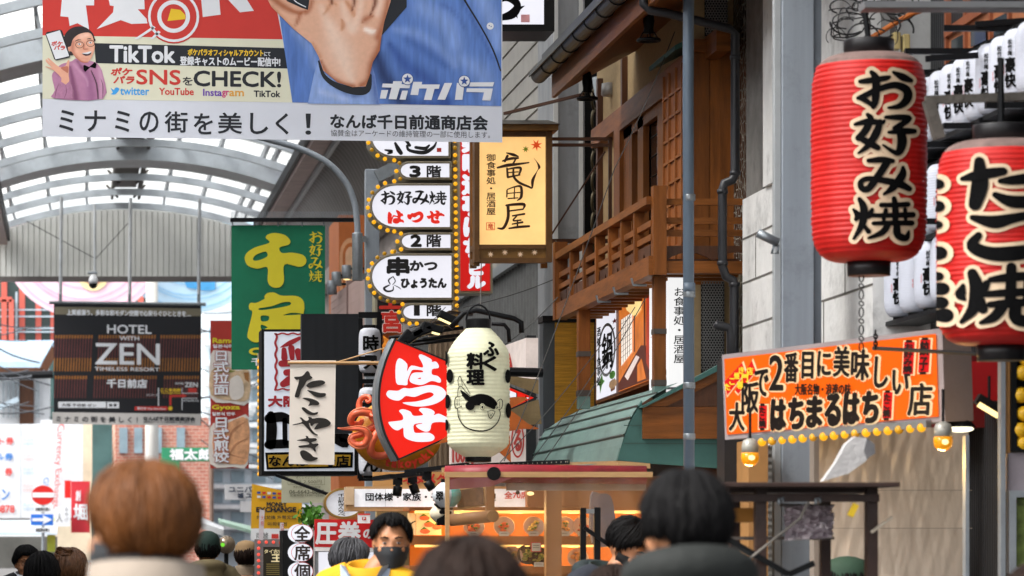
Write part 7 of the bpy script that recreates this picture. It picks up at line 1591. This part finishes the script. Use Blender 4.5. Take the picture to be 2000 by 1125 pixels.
MB().prism([W(872, 938, 19.15), W(905, 932, 19.15), W(1000, 934, 19.15), W(960, 950, 19.15), W(880, 956, 19.15)], [p + Vector((0, .05, 0)) for p in (W(872, 938, 19.15), W(905, 932, 19.15), W(1000, 934, 19.15), W(960, 950, 19.15), W(880, 956, 19.15))]).build('pink_cloth', M('cloth_pink', '8a4a54', .7, 0, .2, 5, .3, 10), st)
mb = MB(); fbox(mb, 19.25, 990, 938, 1262, 958, .04); mb.build('valance', M('valance_pale', 'a49a92', .6, 0, .25, 5, .3, 10, dirt=.3), st)
MB().lathe([(.036, 0), (.036, .02)], W(965, 925, 18.97), 28, 'y').build('black_disc', blackp, st)
fbox(MB(), 20.0, 1067, 950, 1097, 1300, .09).build('wood_post', M('post_warm', '7e5230', .5, 0, .2, 5, stretch=(1, 1, .2)), st); fbox(MB(), 19.5, 950, 936, 966, 1008, .06).build('wood_post', M('post_warm', '7e5230'), st)
mb = MB(); mb.tube([W(880, 1016, 19.6), W(962, 1008, 19.45)], .033, 16); mb.build('log', M('log_tan', '8a6444', .6, 0, .15, 5), st, True); MB().lathe([(.033, 0), (.033, .015)], W(963, 1008, 19.4), 24, 'y').build('log_end', M('log_end', '8d6b45', .6, 0, .3, 40), st)
bk_ = thing('picture_board', 'small framed dark picture leaning in the food stall by the teal lantern', 'picture', W(920, 995, 19.8)); S = Sign(bk_, quad(W(893, 958, 19.9), W(944, 950, 19.7), W(946, 985, 19.7), W(895, 992, 19.9), (0, 0, 50, 36))); S.rect('frame', tan, -3, -3, 53, 39, -.005, th=.02); S.rect('picture', M('crowd_picture', '4a3428', .5, 0, .7, 30), 0, 0, 50, 36, .003); S.done()
# lit shelves, warm strip lamps
shelf = M('shelf_warm', '9a5a26', .6, 0, .15, 4); D0 = 20.6
fbox(MB(), D0 + .45, 800, 995, 1290, 1300, .05).build('back_board', M('back_amber', 'b0661e', .6, 0, .12, 2), st)
mb = MB(); fbox(mb, D0, 800, 1047, 1290, 1064, .46); fbox(mb, D0, 800, 1105, 1290, 1120, .46); fbox(mb, D0, 800, 991, 1290, 997, .46); mb.build('shelf', shelf, st)
fbox(MB(), D0 + .1, 1030, 958, 1180, 990, .1).build('upper_board', M('upper_tan', 'a06a42', .6, 0, .2, 3), st); fbox(MB(), D0 + .4, 1110, 930, 1290, 992, .1).build('upper_wall', M('upper_wall', '8a5a38', .6, 0, .2, 3), st)
tube_ = E('tube_warm', 'ffc46a', 2.6, .02)
for v in (1000, 1066): mb = MB(); mb.tube([W(810, v, D0 + .1), W(1280, v, D0 + .1)], .008, 8); mb.build('tube_lamp', tube_, st)
for v in (1004, 1070):
    for u in (900, 1010, 1120, 1230):
        l = bpy.data.lights.new('tube_light', 'POINT'); l.energy = 8 * GAIN; l.color = (1, .62, .22); l.shadow_soft_size = .06; lo = bpy.data.objects.new('tube_light', l); col.objects.link(lo); lo.parent = st; lo.location = W(u, v, D0 + .12) - wpos(st)
MB().tube([W(1011, 940, 19.7), W(1011, 955, 19.7)], .004).build('bulb_cord', darkmet, st); MB().ball(W(1011, 962, 19.7), .012, 10).build('bulb', darkmet, st, True)
MB().ball(W(1036, 964, 19.75), (.02, .015, .011), 12).build('lit_bulb', bulbw, st, True)
pl = M('plate_clear', 'c9b49a', .2, 0, .1, 5); foods = ['d8622a', 'c9b25a', '7f8a3a', 'd89a4a', 'b8502a']
fn = ['orange sashimi plate', 'yellow egg dish plate', 'green garnish plate', 'golden tempura plate', 'dark red bowl']
pos = [(925, 1030, 0, 'egg yellow dish on the upper shelf beside the log end'), (984, 1030, 0, 'orange topped round plate on the upper shelf'), (1042, 1030, 1, 'round plate with green garnish on the upper shelf'), (1102, 1030, 3, 'round plate half hidden behind the wooden post on the upper shelf'), (1138, 1030, 4, 'reddish plate at the right end of the upper shelf'), (1030, 1085, 2, 'dark bowl of greens on the lower shelf left'), (1052, 1090, 2, 'round dark platter on the lower shelf beside the price card'), (1128, 1092, 3, 'flat tray on the lower shelf right of the wooden post'), (1000, 1088, 1, 'pale bowl on the lower shelf left end')]
for i, (u, v, k, lbl) in enumerate(pos):
    o = thing('food_plate', lbl, 'plate', W(u, v + 17, D0 + .05)); c = W(u, v, D0 + .09); r_ = .062; tl_ = Matrix.Rotation(R(-20), 3, 'X')
    mb = MB(); pf = [(.001, 0), (r_ * .6, 0), (r_ * .95, .014), (r_, .018), (r_ * .93, .018), (r_ * .6, .006), (.001, .005)]; mb.lathe(pf, (0, 0, 0), 28, 'y'); mb.v = [c + tl_ @ Vector((p.x, -p.y, p.z)) for p in mb.v]
    mb.build('plate', pl if k != 2 else blackp, o, True); fm = M('food_' + foods[k], foods[k], .4, 0, .35, 60, .3, 120); mb = MB()
    for j in range(9): a = random.uniform(0, 6.28); q_ = random.uniform(0, r_ * .55); mb.ball(c + tl_ @ Vector((q_ * math.cos(a), -.012, q_ * math.sin(a))), (random.uniform(.012, .022), .012, random.uniform(.008, .014)), 9)
    mb.build('food', fm, o, True); mb = MB()
    for j in range(3): mb.ball(c + tl_ @ Vector((random.uniform(-.02, .02), -.024, random.uniform(-.02, .02))), (.008, .006, .006), 7)
    mb.build('garnish', M('garnish_green', '4f7a2a', .5), o, True)
    if i < 5 or i == 6:
        o = thing('price_card', 'small white price card in front of the ' + lbl.split(' on the')[0].split(' at the')[0], 'price card', W(u, v + 17, D0 - .02), 'price cards on the lit shelves'); S = Sign(o, facing(D0 - .02)); S.rect('card', M('card_white', 'c8bca8', .6), u - 9, v + 8, u + 10, v + 17, 0, th=.003); S.rect('lettering', M('card_ink', '6a5a4a'), u - 6, v + 11, u + 6, v + 12, .002); S.done()
o = thing('price_card', 'white card with a red edge hanging before the lower shelf', 'price card', W(1048, 1076, D0 - .05)); S = Sign(o, facing(D0 - .05)); S.rect('card', redp, 1037, 1059, 1057, 1078, 0, th=.003); S.rect('paper', M('card_white', 'c8bca8', .6), 1038.5, 1060.5, 1055.5, 1076.5, .002); S.rect('lettering', M('card_ink', '6a5a4a'), 1041, 1065, 1053, 1066, .004); S.rect('lettering', M('card_ink', '6a5a4a'), 1041, 1069, 1053, 1070, .004); S.done()
o = thing('jacket', 'grey jacket hanging behind the vinyl screen right of the black trolley frame', 'jacket', W(1185, 1050, 20.2)); mb = MB(); mb.poly(facing(20.2), catmull([(1155, 968), (1172, 964), (1192, 968), (1200, 1000), (1202, 1060), (1158, 1060)], True, 3), 0, (), .06); mb.build('cloth', M('jacket_grey', '4c5464', .8, 0, .2, 8, .3, 12), o)
o = thing('trolley_frame', 'black upright trolley frame with a pale handle in front of the food stall', 'trolley', W(1150, 1125, 18.4)); f = facing(18.4); mb = MB(); fbox(mb, 18.4, 1134, 992, 1145, 1350, .03); fbox(mb, 18.4, 1161, 991, 1173, 1350, .03); mb.build('upright', darkmet, o); fbox(MB(), 18.4, 1145.2, 994, 1160.8, 1003, .02).build('handle', galv, o); MB().bar(f(1140, 1030), f(1200, 1072), .02).build('brace', darkmet, o)
# teal and cream lanterns, sashimi poster
def round_lantern(label, u, v, hw, hh, D, m1, m2, ch):
    c = W(u, v + hh, D); R0 = hw * D / FPX; H = 2 * hh * D / FPX; o = thing('paper_lantern', label, 'lantern', c); pr_ = [(max(R0 * math.sin(math.pi * (.1 + .8 * t)) ** .8, .01) + .001 * (i % 2), H * t) for i, t in enumerate([k / 40 for k in range(41)])]
    MB().lathe(pr_, c, 36).build('body', m1, o, True)
    fl = cylf(c, R0, D); S = Sign(o, fl)
    if ch == 'teal':
        S.g('tinted_side', m2).add([c + Vector(((r + .0015) * math.sin(a), -(r + .0015) * math.cos(a), z)) for r, z in pr_[2:-2] for a in [R(12 + 8 * k) for k in range(11)]], [(j * 11 + k, j * 11 + k + 1, (j + 1) * 11 + k + 1, (j + 1) * 11 + k) for j in range(len(pr_) - 5) for k in range(10)])
        S.text('lettering', ink, '翠', (852, 960, 866, 978), w=.003, bold=.5)
    else: S.strokes('lettering', ink, [[(850, 985, 4), (860, 990, 9), (876, 988, 9)], [(862, 1000, 8), (878, 1002, 8), (868, 1010, 8), (856, 1018, 8), (872, 1019, 8)]], .003)
    S.done(); MB().lathe([(R0 * .42, H - .006), (R0 * .42, H + .018)], c, 20).build('cap', blackp, o); MB().lathe([(R0 * .42, -.012), (R0 * .42, .006)], c, 20).build('cap', blackp, o)
round_lantern('round white and teal paper lantern behind the vinyl frame post', 873, 967, 28.5, 25, 19.9, M('lantern_pale', 'c6ccd2', .6, 0, .04, 8, wave=('Z', 40), bump=.3), M('lantern_teal', '4fb0a8', .6, 0, .2, 8, wave=('Z', 40), bump=.3), 'teal')
round_lantern('cream paper lantern with black brush strokes below the teal lantern', 863, 1003, 24, 19, 20.2, M('lantern_ivory', 'd8cdb4', .6, 0, .04, 8), None, 'cream')
o = thing('food_poster', 'lit poster with four pieces of sushi right of the yellow jacket man', 'poster', W(832, 1050, 20.8)); f = facing(20.8); S = Sign(o, f); S.rect('sheet', M('sushi_board', 'dcc088', .5, emit=.45), 813, 1004, 862, 1045, 0, th=.01)
for x, y in ((829, 1012), (838, 1025), (830, 1038), (854, 1030)): S.poly('sushi', M('sushi_red', 'd2603a', .5, 0, .3, 40, emit=.3), circ(x, y, 10, 16, 4.5), .004); S.poly('shiso', M('shiso', '4a7a2a'), [(x - 10, y - 2), (x - 2, y - 9), (x + 6, y - 4), (x, y - 2)], .003)
S.rect('side_panel', M('side_cream', 'd0b98a', .5, emit=.3), 796, 1002, 812, 1045, 0, th=.01); S.stroke('side_mark', M('dark_swirl', '4a4034'), [(811, 1018, 2), (803, 1023, 3), (803, 1032, 2)], .004); S.done()
fbox(MB(), 20.9, 742, 1046, 880, 1056, .4).build('counter', M('counter_orange', 'b8622a', .5, 0, .15, 3), label='orange counter edge behind the yellow jacket man', cat='counter')
fbox(MB(), 21.3, 736, 998, 880, 1300, .1).build('shop_wall', M('shop_cream', 'b0986a', .6, 0, .15, 3, emit=.12), label='cream lit shop wall behind the yellow jacket man', cat='wall')  # faint emission puts light into the wall colour; no lamp here
o = thing('pay_sign', 'small white payment sign with a red square logo above the yellow jacket man', 'sign', W(711, 1020, 20.9)); S = Sign(o, facing(20.9)); S.rect('board', wsn, 699, 1003, 723, 1022, 0, th=.02); S.rect('band', redp, 699, 1003, 723, 1006, .003); S.rect('logo', redp, 707, 1010, 715, 1016, .003); S.text('lettering', wsn, 'P', (709, 1011, 713, 1015), w=.005, bold=.3); S.done()
o = thing('wooden_wall', 'weathered vertical timber boards behind the octopus ball', 'wall', W(880, 920, 24.6)); mb = MB()
for i in range(14): fbox(mb, 24.6 + .01 * (i % 2), 838 + 5 * i, 640, 842.6 + 5 * i, 1200, .05)
mb.build('board', M('weathered', '8a7660', .7, 0, .3, 6, .2, 30, stretch=(6, 6, .6)), o)

# ------------------------------------------------------------------ people
SK = M('skin', 'a87452', .5, 0, .08, 14, .05, 80); eyew = M('eye_white', '8f8680', .5, 0, .02, spec=.2); eyed = M('eye_dark', '17100c', .15, 0, .02)
def remesh(o, v, it=4):
    m = o.modifiers.new('fuse', 'REMESH'); m.mode = 'VOXEL'; m.voxel_size = v; m.use_smooth_shade = True
    s_ = o.modifiers.new('soft', 'SMOOTH'); s_.factor = .5; s_.iterations = it
def person(label, u, vtop, D, yaw, coat, hair, hstyle='short', hyaw=None, pitch=0, trousers='24262c', hw=None, mask=None, collar=None, hood=None, extra=None, dx=0, hs=1.0, sk=1.73, dz=0, cr=1.0):
    top = W(0, vtop, D).z; x = W(u, 0, D).x; s = top / sk
    root = thing('person', label, 'person', (x + dx, D, 0))
    hyaw = yaw if hyaw is None else hyaw
    hz = top - .135 * hs            # head centre
    HM = Matrix.Translation((x, D, hz)) @ Matrix.Rotation(R(hyaw), 4, 'Z') @ Matrix.Rotation(R(pitch), 4, 'X') @ Matrix.Scale(hs, 4)
    BM = Matrix.Translation((x + dx, D, 0)) @ Matrix.Rotation(R(yaw), 4, 'Z') @ Matrix.Scale(s, 4)
    def put(mb, Mx, name, mat, par=root, smooth=True):
        mb.v = [Mx @ p for p in mb.v]; return mb.build(name, mat, par, smooth)
    # body: head, face, neck, trunk and limbs fused into one surface
    b = MB()
    for c, r in [((0, .015, .0), (.076, .092, .095)), ((0, -.022, -.03), (.067, .068, .085)), ((0, -.03, -.075), (.052, .055, .042)), ((0, -.07, -.098), (.024, .022, .018)), ((0, -.092, -.035), (.015, .018, .016)), ((0, -.084, -.012), (.010, .013, .026)),
                 ((.030, -.076, .018), (.026, .014, .009)), ((-.030, -.076, .018), (.026, .014, .009)), ((.038, -.064, -.035), (.025, .022, .022)), ((-.038, -.064, -.035), (.025, .022, .022)), ((0, -.084, -.063), (.022, .010, .006)), ((0, -.082, -.071), (.020, .010, .006)), ((.076, .008, -.02), (.009, .02, .03)), ((-.076, .008, -.02), (.009, .02, .03))]: b.ball(c, r, 16, 12)
    b.v = [HM @ p for p in b.v]; nb = Vector((x, D, hz)) + Matrix.Rotation(R(hyaw), 3, 'Z') @ Vector((0, .02, -.06)); sh = Vector((x + dx, D, 1.44 * s))
    b.tube([nb, nb.lerp(sh, .5), sh + Vector((0, 0, -.03))], [.054, .055, .062], 14)
    t = MB()
    for P, r in (([(0, 0, 1.44), (0, 0, 1.2), (0, 0, .92)], [.11, .13, .12]), ([(-.17, 0, 1.38), (0, 0, 1.42), (.17, 0, 1.38)], [.05, .07, .05]), ([(.09, 0, .95), (.1, -.01, .5), (.1, .01, .06)], [.08, .055, .035]), ([(-.09, 0, .95), (-.1, -.01, .5), (-.1, .01, .06)], [.08, .055, .035]), ([(.18, 0, 1.38), (.22, .02, 1.1), (.17, -.09, .9)], [.045, .038, .03]), ([(-.18, 0, 1.38), (-.22, .02, 1.1), (-.17, -.09, .9)], [.045, .038, .03]), ([(.17, -.09, .9), (.15, -.12, .86), (.13, -.13, .82)], [.03, .034, .02]), ([(-.17, -.09, .9), (-.15, -.12, .86), (-.13, -.13, .82)], [.03, .034, .02])): t.tube(P, r, 12)
    t.v = [BM @ p for p in t.v]; b.add(t.v, t.f)
    bo = b.build('body', SK, root, True, base=None); remesh(bo, .0075, 5)
    # eyes and brows
    for sx in (-1, 1):
        e = MB(); e.ball((.031 * sx, -.079, -.004), (.0105, .0075, .0042), 10); put(e, HM, 'eye', eyew, bo)
        e = MB(); e.ball((.031 * sx, -.0835, -.004), (.005, .0035, .0043), 8); put(e, HM, 'iris', eyed, bo)
        e = MB(); e.tube([(.014 * sx, -.088, .018), (.032 * sx, -.09, .024), (.052 * sx, -.078, .018)], [.003, .0036, .0015], 6); put(e, HM, 'eyebrow', hair, bo)
    # trousers and shoes
    l = MB()
    for sx in (-1, 1): l.tube([(.085 * sx, 0, .98), (.1 * sx, -.01, .52), (.1 * sx, .01, .08)], [.105, .078, .062], 14)
    l.tube([(0, 0, 1.02), (0, 0, .86)], [.15, .13], 14); lo = put(l, BM, 'trousers', M('trousers_' + trousers, trousers, .8, 0, .15, 12, .2, 60)); remesh(lo, .014)
    for sx in (-1, 1):
        q_ = MB(); q_.ball((.1 * sx, -.05, .045), (.048, .13, .045), 12); put(q_, BM, 'shoe', M('shoe_dark', '1c1b1c', .5))
    # coat: trunk, shoulders, sleeves ending in the pockets
    c_ = MB(); c_.tube([(0, .0, 1.45), (0, .0, 1.36), (0, 0, 1.15), (0, 0, .95), (0, 0, .74)], [.085, .125, .155, .155, .165], 20); c_.v = [Vector((p.x * 1.22, p.y * .86, p.z)) for p in c_.v]
    for sx in (-1, 1):
        c_.tube([(.06 * sx, .01, 1.455), (.15 * sx, .005, 1.415), (.215 * sx, 0, 1.34), (.25 * sx, .02, 1.12), (.235 * sx, -.04, .98), (.17 * sx, -.125, .88)], [.075, .082, .08, .066, .06, .05], 14)
    co = put(c_, BM, 'coat', coat); remesh(co, .013, 6)
    if collar:
        k = MB(); pr_ = [(.088, -.055), (.082, -.01), (.078, .035), (.070, .035), (.070, -.03)]; k.lathe(pr_, (0, .005, 1.475), 24, cap=False); k.v = [Vector((p.x * 1.1, p.y * 1.0, p.z + (p.y * .25) + dz)) for p in k.v]; k.v = [Vector((p.x * cr, p.y * cr, p.z)) for p in k.v]; put(k, BM, 'collar', collar)
    if hood:
        k = MB(); n = 14
        k.tube([(.105 * cr * math.cos(R(a)), .03 + .095 * cr * math.sin(R(a)), 1.47 + dz + .02 * math.sin(R(a))) for a in range(-35, 216, 18)], [.028 + .02 * math.sin(R((a + 35) / 250 * 180)) for a in range(-35, 216, 18)], 12); k.ball((0, .11, 1.41 + dz), (.11, .05, .09), 16); ho = put(k, BM, 'hood', hood); remesh(ho, .011, 5)
    # hair
    rnd = random.Random(hash(label) % 1000); rnd = random.Random(len(label) * 7 + int(u))
    h = MB(); A = Vector((.088, .106, .104)); cen = Vector((0, .013, .012))
    def sp(az_, pol, k=1.0): return cen + Vector((A.x * math.sin(pol) * math.sin(az_), -A.y * math.sin(pol) * math.cos(az_), A.z * math.cos(pol))) * k    # az 0 = front
    def ends(az_):
        a = abs((az_ + math.pi) % (2 * math.pi) - math.pi)
        if hstyle in ('bob', 'long', 'bun'): fr_ = 1.42; bk2 = 2.45 if hstyle == 'bob' else 2.55; o_ = .95 if hstyle == 'bob' else .55; return fr_ + (bk2 - fr_) * min(1, max(0, (a - o_) / .6))
        return (.86 + .16 * math.sin(az_ * 5 + 1) if hstyle == 'swept' else 1.18) + (1.95 - 1.18) * min(1, max(0, (a - .6) / .9)) + (.25 if a > 2.2 else 0)
    nv = 24; nr_ = 10; P = []; 
    for i in range(nr_ + 1):
        for k in range(nv):
            az_ = 2 * math.pi * k / nv; P.append(sp(az_, max(.001, ends(az_) * i / nr_), .985))
    F_ = [(i * nv + k, i * nv + (k + 1) % nv, (i + 1) * nv + (k + 1) % nv, (i + 1) * nv + k) for i in range(nr_) for k in range(nv)]; h.add(P, F_)
    ns = 900 if D < 18 else 300
    for i in range(ns):
        az_ = rnd.uniform(0, 2 * math.pi); e_ = ends(az_) * rnd.uniform(.9, 1.06); p0 = rnd.uniform(.02, .75) * e_; k0 = rnd.uniform(.97, 1.05); m_ = 6; tw_ = rnd.uniform(-.25, .25); pts = []
        for j in range(m_):
            t_ = j / (m_ - 1); pol = p0 + (e_ - p0) * t_; lift = (1 + .07 * math.sin(math.pi * min(1, t_ * 1.1)) * rnd.uniform(.3, 1)) * k0
            if hstyle in ('bob', 'long') and pol > 1.5: lift *= 1 - .10 * (pol - 1.5) ** 2 if hstyle == 'bob' else 1 + .1 * (pol - 1.6)
            pts.append(sp(az_ + tw_ * t_, pol, lift))
        if hstyle == 'long' and abs((az_ + math.pi) % (2 * math.pi) - math.pi) > 1.0: pts.append(pts[-1] + Vector((0, .0, -.12))); 
        w0_ = rnd.uniform(.0025, .0075)
        if i % 9 == 0: w0_ = .0011; pts = [cen + (p_ - cen) * (1 + .09 * rnd.random() * j_ / 3) for j_, p_ in enumerate(pts)]
        h.tube(pts, [w0_ * (.6 + .4 * math.sin(math.pi * min(1, .2 + j / len(pts)))) * (1 if j < len(pts) - 1 else .25) for j in range(len(pts))], 5)
    if hstyle == 'bun':
        bc = Vector((0, .075, .075))
        for i in range(90):
            a0 = rnd.uniform(0, 6.28); r_ = rnd.uniform(.025, .055); zz_ = rnd.uniform(-.03, .03); h.tube([bc + Vector((r_ * math.cos(a0 + .3 * j), r_ * .8 * math.sin(a0 + .3 * j), zz_ + .008 * math.sin(j))) for j in range(8)], [.006] * 7 + [.002], 5)
    if hstyle != 'none': put(h, HM, 'hair', hair)
    if mask:
        m_ = MB(); P = []; nx_, ny_ = 16, 10
        for j in range(ny_ + 1):
            v_ = j / ny_; z = -.018 - .098 * v_
            for i in range(nx_ + 1):
                t_ = -1 + 2 * i / nx_; a = t_ * 1.42; rx = .079 - .022 * max(0, v_ - .3); zz2 = z * (1 - .0 * abs(t_)) + .012 * abs(t_) * (v_ - .5) * -2 * 0 + (.035 * (v_ - .4) * abs(t_) ** 2)
                ry = .108 - .02 * abs(v_ - .35) + .006 * (1 - abs(t_)); P.append((rx * math.sin(a), -ry * math.cos(a) + .005, zz2))
        m_.add(P, [(j * (nx_ + 1) + i, j * (nx_ + 1) + i + 1, (j + 1) * (nx_ + 1) + i + 1, (j + 1) * (nx_ + 1) + i) for j in range(ny_) for i in range(nx_)])
        for sx in (-1, 1): m_.tube([(.071 * sx, -.022, -.03), (.079 * sx, .0, -.012), (.08 * sx, .022, -.01)], .0022, 5); m_.tube([(.066 * sx, -.022, -.085), (.077 * sx, .0, -.045), (.08 * sx, .02, -.03)], .0022, 5)
        put(m_, HM, 'mask', mask)
    if extra: extra(put, HM, BM, root)
    return root
hb = M('hair_black', '0a090a', .7, 0, .3, 40, .2, 120, stretch=(1, 1, .3), spec=.12); hbr = M('hair_dark_brown', '1d120d', .7, 0, .4, 40, .2, 120, stretch=(1, 1, .3), spec=.12); hgi = M('hair_ginger', '55300f', .6, 0, .55, 22, .2, 120, stretch=(1, 1, .2), spec=.2); hgr = M('hair_grey', '434347', .6, 0, .6, 60, .2, 120, stretch=(1, 1, .3)); hbn = M('hair_bun_brown', '5a3a22', .45, 0, .4, 40)
mk = M('mask_black', '25272a', .7, 0, .1, 20); cloth = lambda n, c, b=.3: M(n, c, .8, 0, .12, 7, b, 18)
def funnel(put, HM, BM, root):
    k = MB(); k.lathe([(.15, -.10), (.112, -.06), (.098, 0.0), (.094, .045), (.086, .045), (.084, 0)], (0, .008, 1.50), 32, cap=False); k.v = [Vector((p.x * 1.06, p.y, p.z + p.y * .12)) for p in k.v]; put(k, BM, 'funnel_collar', cloth('coat_beige', '857a6e'))
person('person with bobbed ginger hair in a beige coat and black mask, nearest on the left', 271, 884, 6.3, 172, cloth('coat_beige', '857a6e'), hgi, 'bob', 228, 4, mask=mk, collar=cloth('collar_black', '1a1a1c'), hs=.96, sk=1.74, dz=.035, extra=funnel, dx=.015)
person('person with long dark brown hair seen from behind at bottom centre', 915, 1029, 6.0, 180, cloth('coat_brown', '2c2422'), hbr, 'long', 180, hs=1.05)
person('person with short black hair and dark green hooded coat seen from behind', 1337, 904, 7.4, 184, cloth('coat_green_black', '171b1a', .5), hb, 'short', 196, 2, hood=cloth('hood_green_black', '121614', .7), hs=.96, sk=1.755, dz=.055)
def yellow_extra(put, HM, BM, root):
    k = MB()
    for sx in (-1, 1): k.prism([BM @ Vector(p) for p in ((.02 * sx, -.095, 1.40), (.075 * sx, -.08, 1.50), (.1 * sx, -.03, 1.50), (.085 * sx, -.11, 1.36))], [BM @ Vector(p) for p in ((.02 * sx, -.105, 1.40), (.075 * sx, -.095, 1.50), (.105 * sx, -.04, 1.51), (.085 * sx, -.125, 1.36))])
    k.build('shirt_collar', cloth('collar_pale_blue', '9aa6b6'), root)
    k = MB(); k.prism([BM @ Vector(p) for p in ((-.05, -.13, 1.42), (.05, -.13, 1.42), (.03, -.15, 1.1), (-.03, -.15, 1.1))], [BM @ Vector(p) for p in ((-.05, -.145, 1.42), (.05, -.145, 1.42), (.03, -.165, 1.1), (-.03, -.165, 1.1))]); k.build('undershirt', cloth('under_dark', '23252b'), root)
person('man with black hair in a yellow jacket and dark mask walking toward the camera', 764, 996, 15.0, -14, cloth('coat_yellow', 'd19a10', .5), hb, 'swept', -4, 6, mask=mk, collar=cloth('coat_yellow_b', 'c9920e'), hood=None, extra=yellow_extra, hs=.94, dx=-.10)
person('grey haired man in a black puffer jacket looking right before the red board', 686, 1045, 19, 150, cloth('coat_puffer', '1d1f24', .5), hgr, 'short', 118, 12, collar=cloth('coat_puffer2', '22242a'), dx=-.04)
def beanie(c):
    def fn(put, HM, BM, root):
        k = MB(); k.lathe([(.090, .0), (.097, .02), (.098, .045), (.094, .09), (.075, .125), (.04, .145), (.004, .15)], (0, 0, -.0), 28); k.v = [Vector((p.x * .98, p.y * 1.16 + .014, p.z + p.y * -.18)) for p in k.v]; put(k, HM, 'beanie', c)
    return fn
person('person in a dark green beanie, teal scarf and khaki hooded coat walking away', 405, 1041, 27, 184, cloth('coat_khaki', '6f6348'), hb, 'short', 184, 0, collar=cloth('scarf_teal', '1f5f63'), hood=cloth('hood_khaki', '776a4c'), extra=beanie(cloth('beanie_green', '172f28', .6)))
def cap(c, c2=None):
    def fn(put, HM, BM, root):
        k = MB(); k.lathe([(.091, .015), (.093, .04), (.088, .085), (.065, .118), (.03, .132), (.004, .135)], (0, 0, 0), 28); k.v = [Vector((p.x * 1.0, p.y * 1.16 + .012, p.z)) for p in k.v]; co = put(k, HM, 'cap', c)
        k = MB(); P = [(.085 * math.sin(a), -.09 * math.cos(a) - .005, .028) for a in [R(-75 + 15 * i) for i in range(11)]]; Q = [(.088 * math.sin(a), -.19 * math.cos(a) + .04, .012) for a in [R(-75 + 15 * i) for i in range(11)]]; k.add([Vector(p) for p in P + Q], [(i, i + 1, 12 + i, 11 + i) for i in range(10)]); put(k, HM, 'peak', c2 or c, co)
    return fn
person('person in a tan baseball cap and grey coat walking away beside the lit bulb sign', 480, 1055, 29, 176, cloth('coat_grey', '5a5e66'), hbr, 'bob', 190, 0, collar=cloth('collar_tan', '8a7a66'), extra=cap(cloth('cap_tan', '8d7352')))
def glasses(put, HM, BM, root):
    k = MB()
    for sx in (-1, 1): k.tube([(.032 * sx + .021 * math.cos(R(30 * j)), -.098, -.004 + .016 * math.sin(R(30 * j))) for j in range(13)], .0018, 5); k.tube([(.053 * sx, -.096, 0), (.074 * sx, -.04, .0), (.08 * sx, .01, -.002)], .0018, 5)
    k.tube([(-.011, -.099, 0), (.011, -.099, 0)], .0018, 5); put(k, HM, 'glasses', blackp)
person('man in glasses and a dark suit with his black mask pulled down, far left', 52, 1060, 25, 12, cloth('coat_suit', '15161b'), hb, 'short', 10, 4, collar=cloth('shirt_white', 'c8ccd4'), extra=glasses)
person('person with straight black hair seen from behind at far left', 82, 1071, 19, 180, cloth('coat_black', '17171a'), hb, 'long', 180)
person('person with a brown curled bun over dark hair seen from behind', 139, 1064, 20.5, 195, cloth('coat_charcoal', '26262a'), hbn, 'bun', 140, 4)
def blue_hood(put, HM, BM, root):
    k = MB(); k.tube([(-.10, .02, 1.46), (-.13, -.04, 1.44), (-.11, -.09, 1.40)], [.02, .03, .018], 10); put(k, BM, 'inner_hood', cloth('pale_blue', '8ba4c8'))
person('black haired masked man in a dark hooded jacket looking down by the food stall', 1232, 1005, 16, 32, cloth('coat_navy', '1b202b', .5), hb, 'short', 44, 36, mask=M('mask_jet', '0f1012', .7), collar=cloth('collar_dark_green', '1e2c2c'), hood=cloth('hood_dark', '1b2628'), extra=blue_hood, dx=-.1)
person('short person in a green and white baseball cap behind the trestle table', 1660, 1086, 15.2, 100, cloth('coat_dim', '2a2a2a'), hb, 'short', 70, 0, extra=cap(cloth('cap_green', '1f3a2c'), cloth('cap_red', 'b02a2a')))
person('person with dark brown hair cut off at the bottom right corner', 2035, 1083, 8.2, 180, cloth('coat_dark', '26211f'), hbr, 'long', 180)
person('person with dark hair at the bottom edge before the looking down man', 1198, 1094, 11.5, 180, cloth('coat_dark2', '211e20'), hbr, 'bob', 180)
o = thing('mirror_globe', 'round glassy globe with a green glow between the beanie and tan cap walkers', 'globe', W(442, 1095, 33)); c = W(442, 1064, 33); MB().ball(c, .085, 24).build('globe', M('globe_glass', '8a7a68', .12, .5, .2, 8), o, True); MB().poly(facing(32.9), circ(435, 1064, 4, 12), 0).build('glow', E('globe_green', '7ae03a', 1.0), o); MB().tube([c + Vector((0, 0, -.08)), Vector((c.x, c.y, 0))], .02).build('stand', darkmet, o)
# ------------------------------------------------------------------ thin wires
mb = MB()
for a, Da, b, Db in (((1262, 580), 21, (1060, 905), 20.4), ((1240, 600), 21.4, (1030, 910), 20.4), ((1200, 640), 22.3, (975, 905), 20.2), ((1318, 62), 21.8, (1200, 330), 21.5), ((1200, 330), 21.5, (985, 900), 20.0), ((1090, 580), 24, (960, 690), 24), ((1140, 520), 24.5, (905, 600), 26), ((940, 515), 24.9, (938, 606), 22), ((905, 590), 26, (800, 640), 24), ((1085, 470), 24.9, (1120, 500), 24.6), ((760, 690), 23, (870, 600), 25)):
    A = W(*a, Da); B = W(*b, Db); mb.tube([A.lerp(B, t / 8) - Vector((0, 0, .03 * math.sin(math.pi * t / 8))) for t in range(9)], .0035, 4)
mb.build('wires', M('wire_grey', '4a4a48', .5, .3), kind='stuff', label='thin guy wires strung across the restaurant front', cat='wires')
